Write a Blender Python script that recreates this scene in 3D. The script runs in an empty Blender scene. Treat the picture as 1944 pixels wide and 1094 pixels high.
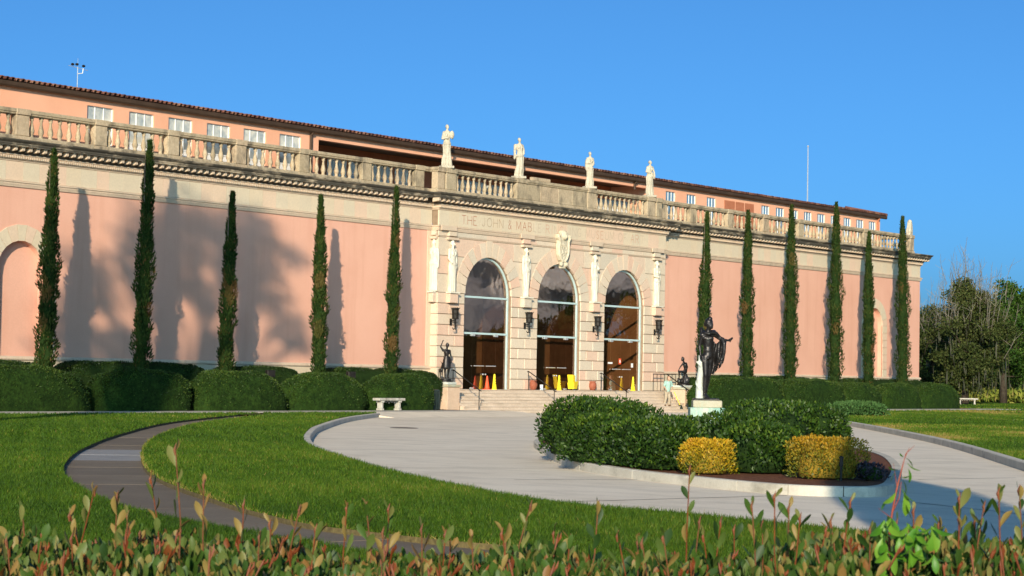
import bpy, bmesh, math, random
import numpy as np
from mathutils import Vector, Matrix, noise

random.seed(7)
RNG = np.random.default_rng(11)
S = bpy.context.scene
COL = S.collection

# ------------------------------------------------------------------ camera
PHOTO_W = 1944.0
FOCAL_PX = 3978.33
YAW, PITCH, ROLL = math.radians(52.6568), math.radians(2.42316), math.radians(1.03381)
CAM_LOC = Vector((-93.3334, -68.3635, 1.6256))
fw = Vector((math.sin(YAW) * math.cos(PITCH), math.cos(YAW) * math.cos(PITCH), math.sin(PITCH)))
rt = Vector((math.cos(YAW), -math.sin(YAW), 0.0))
up = rt.cross(fw)
cr, sr = math.cos(ROLL), math.sin(ROLL)
rt2, up2 = rt * cr + up * sr, up * cr - rt * sr
cd = bpy.data.cameras.new('camera')
cam = bpy.data.objects.new('camera', cd)
COL.objects.link(cam)
mw = Matrix((rt2, up2, -fw)).transposed().to_4x4()
mw.translation = CAM_LOC
cam.matrix_world = mw
cd.sensor_fit = 'HORIZONTAL'
cd.sensor_width = 36.0
cd.lens = FOCAL_PX / PHOTO_W * 36.0
cd.clip_start = 0.1
cd.clip_end = 3000.0
cd.dof.use_dof = True
cd.dof.focus_distance = 85.0
cd.dof.aperture_fstop = 19.0
S.camera = cam

# ------------------------------------------------------------------ sky and sun
SUN_AZ, SUN_EL = math.radians(57.0), math.radians(17.0)   # direction the light travels to, height
w = bpy.data.worlds.new('World')
S.world = w
w.use_nodes = True
nt = w.node_tree
nt.nodes.clear()
sky = nt.nodes.new('ShaderNodeTexSky')
sky.sky_type = 'NISHITA'
sky.sun_disc = False
sky.sun_elevation = SUN_EL
sky.sun_rotation = SUN_AZ + math.pi
sky.altitude = 10.0
sky.air_density = 0.46
sky.dust_density = 2.0
sky.ozone_density = 6.0
bg = nt.nodes.new('ShaderNodeBackground')
bg.inputs['Strength'].default_value = 0.135
wo = nt.nodes.new('ShaderNodeOutputWorld')
tone = nt.nodes.new('ShaderNodeMix'); tone.data_type = 'RGBA'; tone.blend_type = 'MULTIPLY'; tone.inputs['Factor'].default_value = 1.0
tone.inputs['B'].default_value = (0.60, 0.96, 0.94, 1.0)      # white balance of the whole sky
nt.links.new(sky.outputs[0], tone.inputs['A'])
nt.links.new(tone.outputs['Result'], bg.inputs['Color'])
nt.links.new(bg.outputs[0], wo.inputs[0])
sd = Vector((math.sin(SUN_AZ) * math.cos(SUN_EL), math.cos(SUN_AZ) * math.cos(SUN_EL), -math.sin(SUN_EL)))
sl = bpy.data.lights.new('sun', 'SUN')
sl.energy = 4.7
sl.angle = math.radians(0.53)
sl.color = (1.0, 0.84, 0.62)
so = bpy.data.objects.new('sun', sl)
so.rotation_euler = sd.to_track_quat('-Z', 'Y').to_euler()
so.location = (-60, -40, 60)
COL.objects.link(so)

vs = S.view_settings
vs.view_transform = 'Standard'
vs.look = 'None'
vs.exposure = 0.43
vs.gamma = 1.0
vs.use_curve_mapping = False

# ------------------------------------------------------------------ helpers
def tag(o, label=None, cat=None, group=None, kind=None):
    if label: o['label'] = label
    if cat: o['category'] = cat
    if group: o['group'] = group
    if kind: o['kind'] = kind
    return o

def link(o, parent=None):
    COL.objects.link(o)
    if parent is not None:
        o.parent = parent
    return o

def empty(name, loc=(0, 0, 0), rz=0.0, label=None, cat=None, group=None):
    o = bpy.data.objects.new(name, None)
    o.empty_display_size = 0.2
    o.location = loc
    o.rotation_euler = (0, 0, rz)
    link(o)
    return tag(o, label, cat, group)

class MB:
    """collects faces for one mesh"""
    def __init__(s):
        s.v, s.f = [], []
    def add(s, vs, fs):
        n = len(s.v)
        s.v.extend(vs)
        s.f.extend([tuple(i + n for i in f) for f in fs])
        return s
    def box(s, x0, x1, y0, y1, z0, z1):
        return s.add([(x0, y0, z0), (x1, y0, z0), (x1, y1, z0), (x0, y1, z0), (x0, y0, z1), (x1, y0, z1), (x1, y1, z1), (x0, y1, z1)],
                     [(0, 3, 2, 1), (4, 5, 6, 7), (0, 1, 5, 4), (1, 2, 6, 5), (2, 3, 7, 6), (3, 0, 4, 7)])
    def cblock(s, x0, x1, y0, y1, z0, z1, c=0.02):
        """box whose front (-Y) face has a chamfered edge"""
        v = [(x0, y0 + c, z0), (x1, y0 + c, z0), (x1, y0 + c, z1), (x0, y0 + c, z1),
             (x0 + c, y0, z0 + c), (x1 - c, y0, z0 + c), (x1 - c, y0, z1 - c), (x0 + c, y0, z1 - c),
             (x0, y1, z0), (x1, y1, z0), (x1, y1, z1), (x0, y1, z1)]
        return s.add(v, [(4, 5, 6, 7), (0, 1, 5, 4), (1, 2, 6, 5), (2, 3, 7, 6), (3, 0, 4, 7),
                         (1, 0, 8, 9), (2, 1, 9, 10), (3, 2, 10, 11), (0, 3, 11, 8)])
    def bbox(s, x0, x1, y0, y1, z0, z1, c=0.02):
        """box with every edge chamfered"""
        bm = bmesh.new()
        bmesh.ops.create_cube(bm, size=1.0)
        for v in bm.verts:
            v.co = Vector(((x0 + x1) / 2 + v.co.x * (x1 - x0), (y0 + y1) / 2 + v.co.y * (y1 - y0), (z0 + z1) / 2 + v.co.z * (z1 - z0)))
        bmesh.ops.bevel(bm, geom=list(bm.edges), offset=c, segments=1, affect='EDGES', profile=0.5)
        bm.verts.index_update()
        s.add([tuple(v.co) for v in bm.verts], [tuple(v.index for v in f.verts) for f in bm.faces])
        bm.free()
        return s
    def prism(s, poly, y0, y1):
        """polygon in XZ (counter-clockwise seen from -Y) pushed from y0 (front) to y1"""
        n = len(poly)
        v = [(x, y0, z) for x, z in poly] + [(x, y1, z) for x, z in poly]
        f = [tuple(range(n)), tuple(range(2 * n - 1, n - 1, -1))]
        f += [((i + 1) % n, i, n + i, n + (i + 1) % n) for i in range(n)]
        return s.add(v, f)
    def slab(s, poly, z0, z1):
        """polygon in XY (counter-clockwise from above) between z0 and z1"""
        n = len(poly)
        v = [(x, y, z1) for x, y in poly] + [(x, y, z0) for x, y in poly]
        f = [tuple(range(n)), tuple(range(2 * n - 1, n - 1, -1))]
        f += [(i, n + i, n + (i + 1) % n, (i + 1) % n) for i in range(n)]
        return s.add(v, f)
    def lathe(s, prof, seg=10, at=(0, 0, 0), sx=1.0, sy=1.0):
        n = len(prof)
        v = [(at[0] + r * sx * math.cos(2 * math.pi * k / seg), at[1] + r * sy * math.sin(2 * math.pi * k / seg), at[2] + z) for r, z in prof for k in range(seg)]
        f = [(j * seg + k, j * seg + (k + 1) % seg, (j + 1) * seg + (k + 1) % seg, (j + 1) * seg + k) for j in range(n - 1) for k in range(seg)]
        f.append(tuple(range(seg - 1, -1, -1)))
        f.append(tuple((n - 1) * seg + k for k in range(seg)))
        return s.add(v, f)
    def tube(s, pts, rad, seg=6):
        pts = [Vector(p) for p in pts]
        if not hasattr(rad, '__len__'):
            rad = [rad] * len(pts)
        v, f = [], []
        prev = None
        for i, p in enumerate(pts):
            t = (pts[min(i + 1, len(pts) - 1)] - pts[max(i - 1, 0)])
            if t.length < 1e-9: t = Vector((0, 0, 1))
            t.normalize()
            if prev is None:
                a = Vector((0, 0, 1)) if abs(t.z) < 0.9 else Vector((1, 0, 0))
                n1 = t.cross(a).normalized()
            else:
                n1 = (prev - t * prev.dot(t))
                n1 = n1.normalized() if n1.length > 1e-6 else t.orthogonal().normalized()
            prev = n1
            n2 = t.cross(n1)
            for k in range(seg):
                a = 2 * math.pi * k / seg
                v.append(tuple(p + (n1 * math.cos(a) + n2 * math.sin(a)) * rad[i]))
        for j in range(len(pts) - 1):
            for k in range(seg):
                f.append((j * seg + k, j * seg + (k + 1) % seg, (j + 1) * seg + (k + 1) % seg, (j + 1) * seg + k))
        f.append(tuple(range(seg - 1, -1, -1)))
        f.append(tuple((len(pts) - 1) * seg + k for k in range(seg)))
        return s.add(v, f)
    def ball(s, c, r, seg=10, rings=7):
        rx, ry, rz = r if hasattr(r, '__len__') else (r, r, r)
        pr = [(math.sin(math.pi * (j + 0.0) / rings), -math.cos(math.pi * j / rings)) for j in range(rings + 1)]
        pr[0], pr[-1] = (0.02, -1.0), (0.02, 1.0)
        n = len(s.v)
        s.lathe(pr, seg)
        for i in range(n, len(s.v)):
            x, y, z = s.v[i]
            s.v[i] = (c[0] + x * rx, c[1] + y * ry, c[2] + z * rz)
        return s
    def rot(s, M, start=0):
        for i in range(start, len(s.v)):
            s.v[i] = tuple(M @ Vector(s.v[i]))
        return s
    def mesh(s, name, mat=None, smooth=False):
        m = bpy.data.meshes.new(name)
        m.from_pydata(s.v, [], s.f)
        if mat: m.materials.append(mat)
        if smooth: m.shade_smooth()
        return m
    def build(s, name, mat=None, parent=None, smooth=False, loc=None):
        o = bpy.data.objects.new(name, s.mesh(name, mat, smooth))
        if loc: o.location = loc
        return link(o, parent)

def inst(name, mesh, parent=None, loc=(0, 0, 0), rz=0.0, sc=None, mat=None):
    o = bpy.data.objects.new(name, mesh)
    o.location = loc
    o.rotation_euler = (0, 0, rz)
    if sc: o.scale = sc
    return link(o, parent)

def sweep(path, prof, closed=False):
    """profile [(offset to the right of travel, z)] swept along an XY path with mitred corners"""
    P = [Vector(p) for p in path]
    n = len(P)
    mb = MB()
    k = len(prof)
    for i, p in enumerate(P):
        a = P[i - 1] if (i > 0 or closed) else None
        b = P[(i + 1) % n] if (i < n - 1 or closed) else None
        d1 = (p - a).normalized() if a is not None else None
        d2 = (b - p).normalized() if b is not None else None
        if d1 is None: d1 = d2
        if d2 is None: d2 = d1
        n1, n2 = Vector((d1.y, -d1.x)), Vector((d2.y, -d2.x))
        m = n1 + n2
        m = m / max(m.dot(n1), 0.15) if m.length > 1e-6 else n1
        for off, z in prof:
            mb.v.append((p.x + m.x * off, p.y + m.y * off, z))
    seg = n if closed else n - 1
    for i in range(seg):
        j = (i + 1) % n
        for q in range(k - 1):
            mb.f.append((i * k + q, j * k + q, j * k + q + 1, i * k + q + 1))
    if not closed:
        mb.f.append(tuple(range(k - 1, -1, -1)))
        mb.f.append(tuple((n - 1) * k + q for q in range(k)))
    return mb

def catmull(pts, sub=6, closed=False):
    P = [Vector(p) for p in pts]
    n = len(P)
    out = []
    for i in range(n if closed else n - 1):
        g = (lambda q: P[q % n]) if closed else (lambda q: P[min(max(q, 0), n - 1)])
        p0, p1, p2, p3 = g(i - 1), g(i), g(i + 1), g(i + 2)
        for k in range(sub):
            t = k / sub
            out.append(0.5 * ((2 * p1) + (p2 - p0) * t + (2 * p0 - 5 * p1 + 4 * p2 - p3) * t * t + (3 * p1 - p0 - 3 * p2 + p3) * t ** 3))
    if not closed: out.append(P[-1])
    return out

def offset_line(pts, d, closed=False):
    n = len(pts)
    out = []
    for i, p in enumerate(pts):
        a = pts[(i - 1) % n] if closed else pts[max(i - 1, 0)]
        b = pts[(i + 1) % n] if closed else pts[min(i + 1, n - 1)]
        t = (Vector(b) - Vector(a)).normalized()
        out.append(Vector((p[0] + t.y * d, p[1] - t.x * d)))
    return out

def fill_poly(name, pts, z, mat, kind='structure', hole=None):
    """a flat sheet from an outline"""
    bm = bmesh.new()
    vsn = [bm.verts.new((p[0], p[1], z if not callable(z) else z(p[0], p[1]))) for p in pts]
    es = [bm.edges.new((vsn[i], vsn[(i + 1) % len(vsn)])) for i in range(len(vsn))]
    if hole:
        hv = [bm.verts.new((p[0], p[1], z)) for p in hole]
        es += [bm.edges.new((hv[i], hv[(i + 1) % len(hv)])) for i in range(len(hv))]
    bmesh.ops.triangle_fill(bm, use_beauty=True, use_dissolve=False, edges=es)
    for f in bm.faces:
        if f.normal.z < 0: f.normal_flip()
    m = bpy.data.meshes.new(name)
    bm.to_mesh(m); bm.free()
    m.materials.append(mat)
    o = bpy.data.objects.new(name, m)
    link(o)
    if kind: o['kind'] = kind
    return o

def inside(poly, X, Y):
    """vectorised point in polygon"""
    c = np.zeros(X.shape, bool)
    n = len(poly)
    for i in range(n):
        x1, y1 = poly[i][0], poly[i][1]
        x2, y2 = poly[(i + 1) % n][0], poly[(i + 1) % n][1]
        if y1 == y2: continue
        k = ((y1 > Y) != (y2 > Y)) & (X < (x2 - x1) * (Y - y1) / (y2 - y1) + x1)
        c ^= k
    return c

def remeshed(mb, name, mat, voxel, parent=None, smooth_it=4, loc=None, matrix=None):
    """fuse overlapping closed shells into one continuous surface"""
    tmp = bpy.data.objects.new('tmp', mb.mesh('tmp'))
    COL.objects.link(tmp)
    r = tmp.modifiers.new('r', 'REMESH'); r.mode = 'VOXEL'; r.voxel_size = voxel; r.adaptivity = 0.0
    if smooth_it:
        s = tmp.modifiers.new('s', 'SMOOTH'); s.iterations = smooth_it; s.factor = 0.5
    dg = bpy.context.evaluated_depsgraph_get()
    me = bpy.data.meshes.new_from_object(tmp.evaluated_get(dg))
    bpy.data.objects.remove(tmp)
    me.name = name
    me.materials.clear()
    if matrix is not None: me.transform(matrix)
    me.materials.append(mat)
    me.shade_smooth()
    o = bpy.data.objects.new(name, me)
    if loc: o.location = loc
    return link(o, parent)

def cap(mb, a, ra, b, rb, seg=10):
    """tapered limb with round ends"""
    a, b = Vector(a), Vector(b)
    d = b - a
    L = d.length
    u = d / L
    pts, rad = [], []
    for t in (-0.95, -0.6, -0.2):
        pts.append(a + u * ra * t); rad.append(ra * math.sqrt(1 - t * t))
    for t in (0.33, 0.66):
        pts.append(a + d * t); rad.append(ra + (rb - ra) * t)
    for t in (0.2, 0.6, 0.95):
        pts.append(b + u * rb * t); rad.append(rb * math.sqrt(1 - t * t))
    return mb.tube(pts, rad, seg)

# ------------------------------------------------------------------ materials
def new_mat(name):
    m = bpy.data.materials.new(name)
    m.use_nodes = True
    t = m.node_tree
    b = t.nodes['Principled BSDF']
    return m, t, b

def ramp(t, stops, interp='LINEAR'):
    r = t.nodes.new('ShaderNodeValToRGB')
    r.color_ramp.interpolation = interp
    e = r.color_ramp.elements
    while len(e) < len(stops): e.new(0.5)
    for k, (p, c) in zip(e, stops):
        k.position = p
        k.color = (c[0], c[1], c[2], 1.0)
    return r

def M(name, c1, c2=None, scale=3.0, rough=0.8, bump=0.0, bscale=40.0, spec=0.3, metal=0.0, palette=None, pal_mix=0.6,
      stain=None, stain_scale=(1.2, 1.2, 0.35), stain_range=(0.52, 0.72), stain_amt=0.8, detail=5.0, fine=None, grain=0.0):
    """mottled colour by world position, an optional tint per object, streaky stains and fine relief"""
    m, t, b = new_mat(name)
    N, L = t.nodes, t.links
    geo = N.new('ShaderNodeNewGeometry')
    no = N.new('ShaderNodeTexNoise')
    no.inputs['Scale'].default_value = scale
    no.inputs['Detail'].default_value = detail
    no.inputs['Roughness'].default_value = 0.6
    L.new(geo.outputs['Position'], no.inputs['Vector'])
    rp = ramp(t, [(0.32, c1), (0.68, c2 or c1)])
    L.new(no.outputs['Fac'], rp.inputs['Fac'])
    col = rp.outputs['Color']
    if palette:
        oi = N.new('ShaderNodeObjectInfo')
        pr = ramp(t, [(i / len(palette), c) for i, c in enumerate(palette)], 'CONSTANT')
        L.new(oi.outputs['Random'], pr.inputs['Fac'])
        mx = N.new('ShaderNodeMix'); mx.data_type = 'RGBA'; mx.blend_type = 'MIX'
        mx.inputs['Factor'].default_value = pal_mix
        L.new(col, mx.inputs['A']); L.new(pr.outputs['Color'], mx.inputs['B'])
        col = mx.outputs['Result']
    if grain:
        gn = N.new('ShaderNodeTexNoise'); gn.inputs['Scale'].default_value = bscale * 0.7; gn.inputs['Detail'].default_value = 6.0
        L.new(geo.outputs['Position'], gn.inputs['Vector'])
        gr = ramp(t, [(0.3, (1 - grain,) * 3), (0.7, (1 + grain * 0.4,) * 3)])
        L.new(gn.outputs['Fac'], gr.inputs['Fac'])
        mx = N.new('ShaderNodeMix'); mx.data_type = 'RGBA'; mx.blend_type = 'MULTIPLY'
        mx.inputs['Factor'].default_value = 1.0
        L.new(col, mx.inputs['A']); L.new(gr.outputs['Color'], mx.inputs['B'])
        col = mx.outputs['Result']
    if stain:
        mp = N.new('ShaderNodeMapping')
        mp.inputs['Scale'].default_value = stain_scale
        L.new(geo.outputs['Position'], mp.inputs['Vector'])
        sn = N.new('ShaderNodeTexNoise'); sn.inputs['Scale'].default_value = 1.0; sn.inputs['Detail'].default_value = 8.0; sn.inputs['Roughness'].default_value = 0.65
        L.new(mp.outputs['Vector'], sn.inputs['Vector'])
        sr_ = ramp(t, [(stain_range[0], (0, 0, 0)), (stain_range[1], (stain_amt,) * 3)])
        L.new(sn.outputs['Fac'], sr_.inputs['Fac'])
        mx = N.new('ShaderNodeMix'); mx.data_type = 'RGBA'
        L.new(sr_.outputs['Color'], mx.inputs['Factor'])
        L.new(col, mx.inputs['A']); mx.inputs['B'].default_value = (*stain, 1)
        col = mx.outputs['Result']
    L.new(col, b.inputs['Base Color'])
    b.inputs['Roughness'].default_value = rough
    b.inputs['Metallic'].default_value = metal
    b.inputs['Specular IOR Level'].default_value = spec
    if bump:
        bn = N.new('ShaderNodeTexNoise'); bn.inputs['Scale'].default_value = bscale; bn.inputs['Detail'].default_value = 4.0
        L.new(geo.outputs['Position'], bn.inputs['Vector'])
        bp = N.new('ShaderNodeBump'); bp.inputs['Distance'].default_value = bump; bp.inputs['Strength'].default_value = 0.8
        L.new(bn.outputs['Fac'], bp.inputs['Height'])
        L.new(bp.outputs['Normal'], b.inputs['Normal'])
    return m

def leaf_mat(name, stops, rough=0.55, spec=0.3, transl=0.25, nscale=0.0, patch=None):
    """foliage: colour by the leaf's own tint value, a little light through the leaf"""
    m, t, b = new_mat(name)
    N, L = t.nodes, t.links
    at = N.new('ShaderNodeAttribute'); at.attribute_name = 'tint'
    rp = ramp(t, stops)
    L.new(at.outputs['Fac'], rp.inputs['Fac'])
    col = rp.outputs['Color']
    if patch:
        geo = N.new('ShaderNodeNewGeometry')
        no = N.new('ShaderNodeTexNoise'); no.inputs['Scale'].default_value = nscale; no.inputs['Detail'].default_value = 3.0
        L.new(geo.outputs['Position'], no.inputs['Vector'])
        r2 = ramp(t, [(0.4, (0, 0, 0)), (0.65, (1, 1, 1))])
        L.new(no.outputs['Fac'], r2.inputs['Fac'])
        mx = N.new('ShaderNodeMix'); mx.data_type = 'RGBA'
        L.new(r2.outputs['Color'], mx.inputs['Factor'])
        L.new(col, mx.inputs['A']); mx.inputs['B'].default_value = (*patch, 1)
        m2 = N.new('ShaderNodeMix'); m2.data_type = 'RGBA'; m2.inputs['Factor'].default_value = 0.55
        L.new(col, m2.inputs['A']); L.new(mx.outputs['Result'], m2.inputs['B'])
        col = m2.outputs['Result']
    L.new(col, b.inputs['Base Color'])
    b.inputs['Roughness'].default_value = rough
    b.inputs['Specular IOR Level'].default_value = spec
    if transl:
        tr = N.new('ShaderNodeBsdfTranslucent')
        L.new(col, tr.inputs['Color'])
        ms = N.new('ShaderNodeMixShader'); ms.inputs[0].default_value = transl
        L.new(b.outputs[0], ms.inputs[1]); L.new(tr.outputs[0], ms.inputs[2])
        L.new(ms.outputs[0], N['Material Output'].inputs['Surface'])
    return m

def glass_mat(name, tint, refl=(0.9, 0.9, 0.9), base=0.05):
    m, t, b = new_mat(name)
    N, L = t.nodes, t.links
    N.remove(b)
    tr = N.new('ShaderNodeBsdfTransparent'); tr.inputs['Color'].default_value = (*tint, 1)
    gl = N.new('ShaderNodeBsdfGlossy'); gl.inputs['Roughness'].default_value = 0.015; gl.inputs['Color'].default_value = (*refl, 1)
    lw_ = N.new('ShaderNodeLayerWeight')
    fr = N.new('ShaderNodeMath'); fr.operation = 'POWER'; fr.inputs[1].default_value = 5.0
    L.new(lw_.outputs['Facing'], fr.inputs[0])
    ad = N.new('ShaderNodeMath'); ad.operation = 'ADD'; ad.inputs[1].default_value = base; ad.use_clamp = True
    L.new(fr.outputs[0], ad.inputs[0])
    geo = N.new('ShaderNodeNewGeometry')
    no = N.new('ShaderNodeTexNoise'); no.inputs['Scale'].default_value = 0.9
    L.new(geo.outputs['Position'], no.inputs['Vector'])
    bp = N.new('ShaderNodeBump'); bp.inputs['Distance'].default_value = 0.012; bp.inputs['Strength'].default_value = 0.4
    L.new(no.outputs['Fac'], bp.inputs['Height'])
    L.new(bp.outputs['Normal'], gl.inputs['Normal'])
    ms = N.new('ShaderNodeMixShader')
    L.new(ad.outputs[0], ms.inputs[0]); L.new(tr.outputs[0], ms.inputs[1]); L.new(gl.outputs[0], ms.inputs[2])
    L.new(ms.outputs[0], N['Material Output'].inputs['Surface'])
    return m

MT = {}
MT['pink'] = M('pink_stucco', (0.69, 0.37, 0.265), (0.745, 0.415, 0.305), scale=0.35, rough=0.9, bump=0.004, bscale=30, grain=0.06, stain=(0.56, 0.27, 0.175), stain_scale=(1.6, 1.6, 0.12), stain_range=(0.50, 0.80), stain_amt=0.45)
MT['pink_up'] = M('pink_upper_stucco', (0.76, 0.38, 0.235), (0.82, 0.43, 0.275), scale=0.4, rough=0.9, bump=0.004, bscale=30, grain=0.05, stain=(0.55, 0.29, 0.19), stain_scale=(0.8, 0.8, 0.1), stain_range=(0.55, 0.8), stain_amt=0.3)
STONE = [(0.66, 0.45, 0.33), (0.62, 0.51, 0.375), (0.53, 0.48, 0.38), (0.66, 0.53, 0.39), (0.66, 0.49, 0.36), (0.63, 0.54, 0.405), (0.68, 0.43, 0.31), (0.66, 0.55, 0.415), (0.57, 0.50, 0.385)]
MT['stone'] = M('portal_stone', (0.60, 0.475, 0.36), (0.67, 0.54, 0.41), scale=1.6, rough=0.9, bump=0.008, bscale=18, palette=STONE, pal_mix=0.65, grain=0.12, stain=(0.34, 0.28, 0.21), stain_scale=(2.0, 2.0, 0.7), stain_range=(0.58, 0.8), stain_amt=0.4)
MT['frieze'] = M('frieze_stone', (0.58, 0.48, 0.345), (0.65, 0.54, 0.39), scale=1.3, rough=0.9, bump=0.006, bscale=20, palette=[(0.58, 0.50, 0.37), (0.64, 0.53, 0.38), (0.68, 0.49, 0.355), (0.60, 0.52, 0.385), (0.70, 0.48, 0.355), (0.62, 0.51, 0.36)], pal_mix=0.6, grain=0.08, stain=(0.36, 0.30, 0.22), stain_scale=(1.5, 1.5, 0.3), stain_range=(0.6, 0.8), stain_amt=0.35)
MT['joint'] = M('recessed_mortar', (0.20, 0.14, 0.09), (0.28, 0.20, 0.135), scale=4, rough=0.95)
MT['soffit'] = M('shade_toned_soffit_stone', (0.055, 0.036, 0.02), (0.12, 0.08, 0.05), scale=3, rough=0.95)  # darkened to paint in the shade between the modillions
MT['mould'] = M('moulded_stone', (0.55, 0.44, 0.32), (0.64, 0.49, 0.36), scale=2.0, rough=0.9, bump=0.008, bscale=22, grain=0.12, stain=(0.22, 0.18, 0.13), stain_scale=(2.2, 2.2, 0.9), stain_range=(0.56, 0.76), stain_amt=0.6)
MT['cornice'] = M('weathered_cornice_stone', (0.38, 0.31, 0.21), (0.52, 0.42, 0.30), scale=2.5, rough=0.95, bump=0.012, bscale=14, grain=0.18, stain=(0.055, 0.05, 0.04), stain_scale=(0.9, 0.9, 3.2), stain_range=(0.36, 0.50), stain_amt=0.95)
MT['balus'] = M('weathered_balustrade_stone', (0.40, 0.31, 0.195), (0.53, 0.42, 0.28), scale=2.2, rough=0.95, bump=0.012, bscale=16, palette=[(0.42, 0.33, 0.21), (0.50, 0.39, 0.26), (0.40, 0.325, 0.215), (0.53, 0.39, 0.26)], pal_mix=0.45, grain=0.2, stain=(0.13, 0.11, 0.08), stain_scale=(1.6, 1.6, 0.8), stain_range=(0.49, 0.66), stain_amt=0.85)
MT['white_stone'] = M('pale_statue_stone', (0.44, 0.39, 0.29), (0.56, 0.50, 0.385), scale=5, rough=0.85, bump=0.01, bscale=30, grain=0.2, stain=(0.22, 0.20, 0.15), stain_scale=(3, 3, 1.2), stain_range=(0.55, 0.72), stain_amt=0.7)
MT['white_relief'] = M('pale_relief_stone', (0.60, 0.555, 0.44), (0.68, 0.635, 0.52), scale=5, rough=0.85, bump=0.008, bscale=30, grain=0.1, stain=(0.42, 0.38, 0.28), stain_scale=(3, 3, 1.0), stain_range=(0.58, 0.78), stain_amt=0.5)
MT['cream_relief'] = M('cream_carved_stone', (0.52, 0.46, 0.33), (0.62, 0.55, 0.41), scale=5, rough=0.85, bump=0.012, bscale=25, grain=0.25, stain=(0.26, 0.22, 0.15), stain_scale=(4, 4, 2), stain_range=(0.54, 0.72), stain_amt=0.7)
MT['cabinet'] = M('grey_painted_cabinet', (0.36, 0.37, 0.33), (0.44, 0.45, 0.40), scale=2, rough=0.6)
MT['step'] = M('worn_step_stone', (0.56, 0.45, 0.34), (0.66, 0.54, 0.42), scale=1.2, rough=0.9, bump=0.006, bscale=20, grain=0.15, stain=(0.34, 0.27, 0.20), stain_scale=(0.9, 0.9, 6.0), stain_range=(0.52, 0.7), stain_amt=0.5)
MT['bronze'] = M('dark_bronze', (0.020, 0.018, 0.018), (0.048, 0.043, 0.042), scale=6, rough=0.36, metal=0.6, bump=0.004, bscale=35, stain=(0.05, 0.075, 0.065), stain_scale=(5, 5, 2), stain_range=(0.56, 0.75), stain_amt=0.5)
MT['iron'] = M('black_iron', (0.012, 0.011, 0.010), (0.03, 0.026, 0.022), scale=8, rough=0.5, metal=0.4)
MT['teal'] = M('pale_teal_aluminium', (0.42, 0.55, 0.54), (0.48, 0.61, 0.60), scale=2, rough=0.35, spec=0.5)
MT['steel'] = M('satin_steel', (0.62, 0.62, 0.60), (0.72, 0.72, 0.70), scale=3, rough=0.3, metal=0.6)
MT['glass'] = glass_mat('dark_entrance_glass', (0.78, 0.71, 0.64), (0.95, 0.82, 0.76), 0.30)
MT['pane_pale'] = M('pane_with_painted_reflection', (0.30, 0.35, 0.36), (0.70, 0.67, 0.56), scale=2.2, rough=0.08, spec=0.8)  # pale mottling paints varied reflections into the pane colour
MT['pane_blue'] = M('blue_tinted_pane', (0.10, 0.20, 0.30), (0.16, 0.29, 0.41), scale=1.2, rough=0.05, spec=0.9)
MT['pane_dark'] = M('dark_lower_pane', (0.04, 0.06, 0.08), (0.30, 0.34, 0.34), scale=0.8, rough=0.05, spec=0.9)
MT['white_paint'] = M('white_painted_metal', (0.74, 0.74, 0.72), (0.80, 0.80, 0.78), scale=2, rough=0.5)
MT['brown'] = M('dark_brown_metal', (0.045, 0.027, 0.016), (0.07, 0.042, 0.026), scale=1.5, rough=0.6)
MT['rust'] = M('rust_red_louvre', (0.42, 0.15, 0.075), (0.48, 0.18, 0.095), scale=2, rough=0.8)
MT['tile'] = M('clay_roof_tile', (0.13, 0.05, 0.035), (0.24, 0.10, 0.065), scale=2.2, rough=0.9, palette=[(0.08, 0.035, 0.028), (0.19, 0.075, 0.05), (0.28, 0.15, 0.10), (0.12, 0.055, 0.045), (0.06, 0.035, 0.032)], pal_mix=0.65, bump=0.01, bscale=20)
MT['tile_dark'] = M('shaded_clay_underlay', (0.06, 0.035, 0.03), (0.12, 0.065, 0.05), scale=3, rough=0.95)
MT['concrete'] = M('pale_concrete', (0.70, 0.61, 0.485), (0.78, 0.69, 0.56), scale=0.35, rough=0.9, bump=0.004, bscale=60, grain=0.10, stain=(0.36, 0.31, 0.24), stain_scale=(1.3, 0.6, 0.6), stain_range=(0.47, 0.78), stain_amt=0.5)
MT['kerb'] = M('kerb_concrete', (0.46, 0.43, 0.36), (0.58, 0.54, 0.46), scale=1.0, rough=0.9, bump=0.006, bscale=40, grain=0.12, stain=(0.16, 0.155, 0.13), stain_scale=(1.5, 1.5, 2.0), stain_range=(0.54, 0.74), stain_amt=0.65)
MT['kerb_white'] = M('island_kerb_concrete', (0.46, 0.42, 0.345), (0.57, 0.53, 0.445), scale=1.0, rough=0.9, bump=0.005, bscale=40, grain=0.10, stain=(0.20, 0.185, 0.145), stain_scale=(1.6, 1.6, 3.0), stain_range=(0.52, 0.74), stain_amt=0.7)
MT['slab'] = M('brown_grey_path_slab', (0.145, 0.115, 0.08), (0.225, 0.18, 0.13), scale=0.9, rough=0.85, bump=0.005, bscale=40, grain=0.15, palette=[(0.13, 0.10, 0.068), (0.16, 0.127, 0.088), (0.12, 0.097, 0.07), (0.18, 0.15, 0.11)], pal_mix=0.5)
MT['slab_pale'] = M('pale_path_slab', (0.23, 0.225, 0.22), (0.31, 0.30, 0.295), scale=1.4, rough=0.85, bump=0.005, bscale=40, grain=0.2)
MT['walk'] = M('front_walk_concrete', (0.36, 0.33, 0.28), (0.46, 0.43, 0.37), scale=0.6, rough=0.9, grain=0.12, bscale=30, bump=0.004)
MT['lawn'] = M('lawn_soil_and_thatch', (0.05, 0.075, 0.010), (0.09, 0.12, 0.017), scale=0.45, rough=0.95, bump=0.02, bscale=25, grain=0.4, spec=0.1)
MT['mulch'] = M('bark_mulch', (0.10, 0.042, 0.024), (0.24, 0.105, 0.06), scale=9, rough=0.95, bump=0.03, bscale=30, grain=0.4, spec=0.1)
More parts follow.
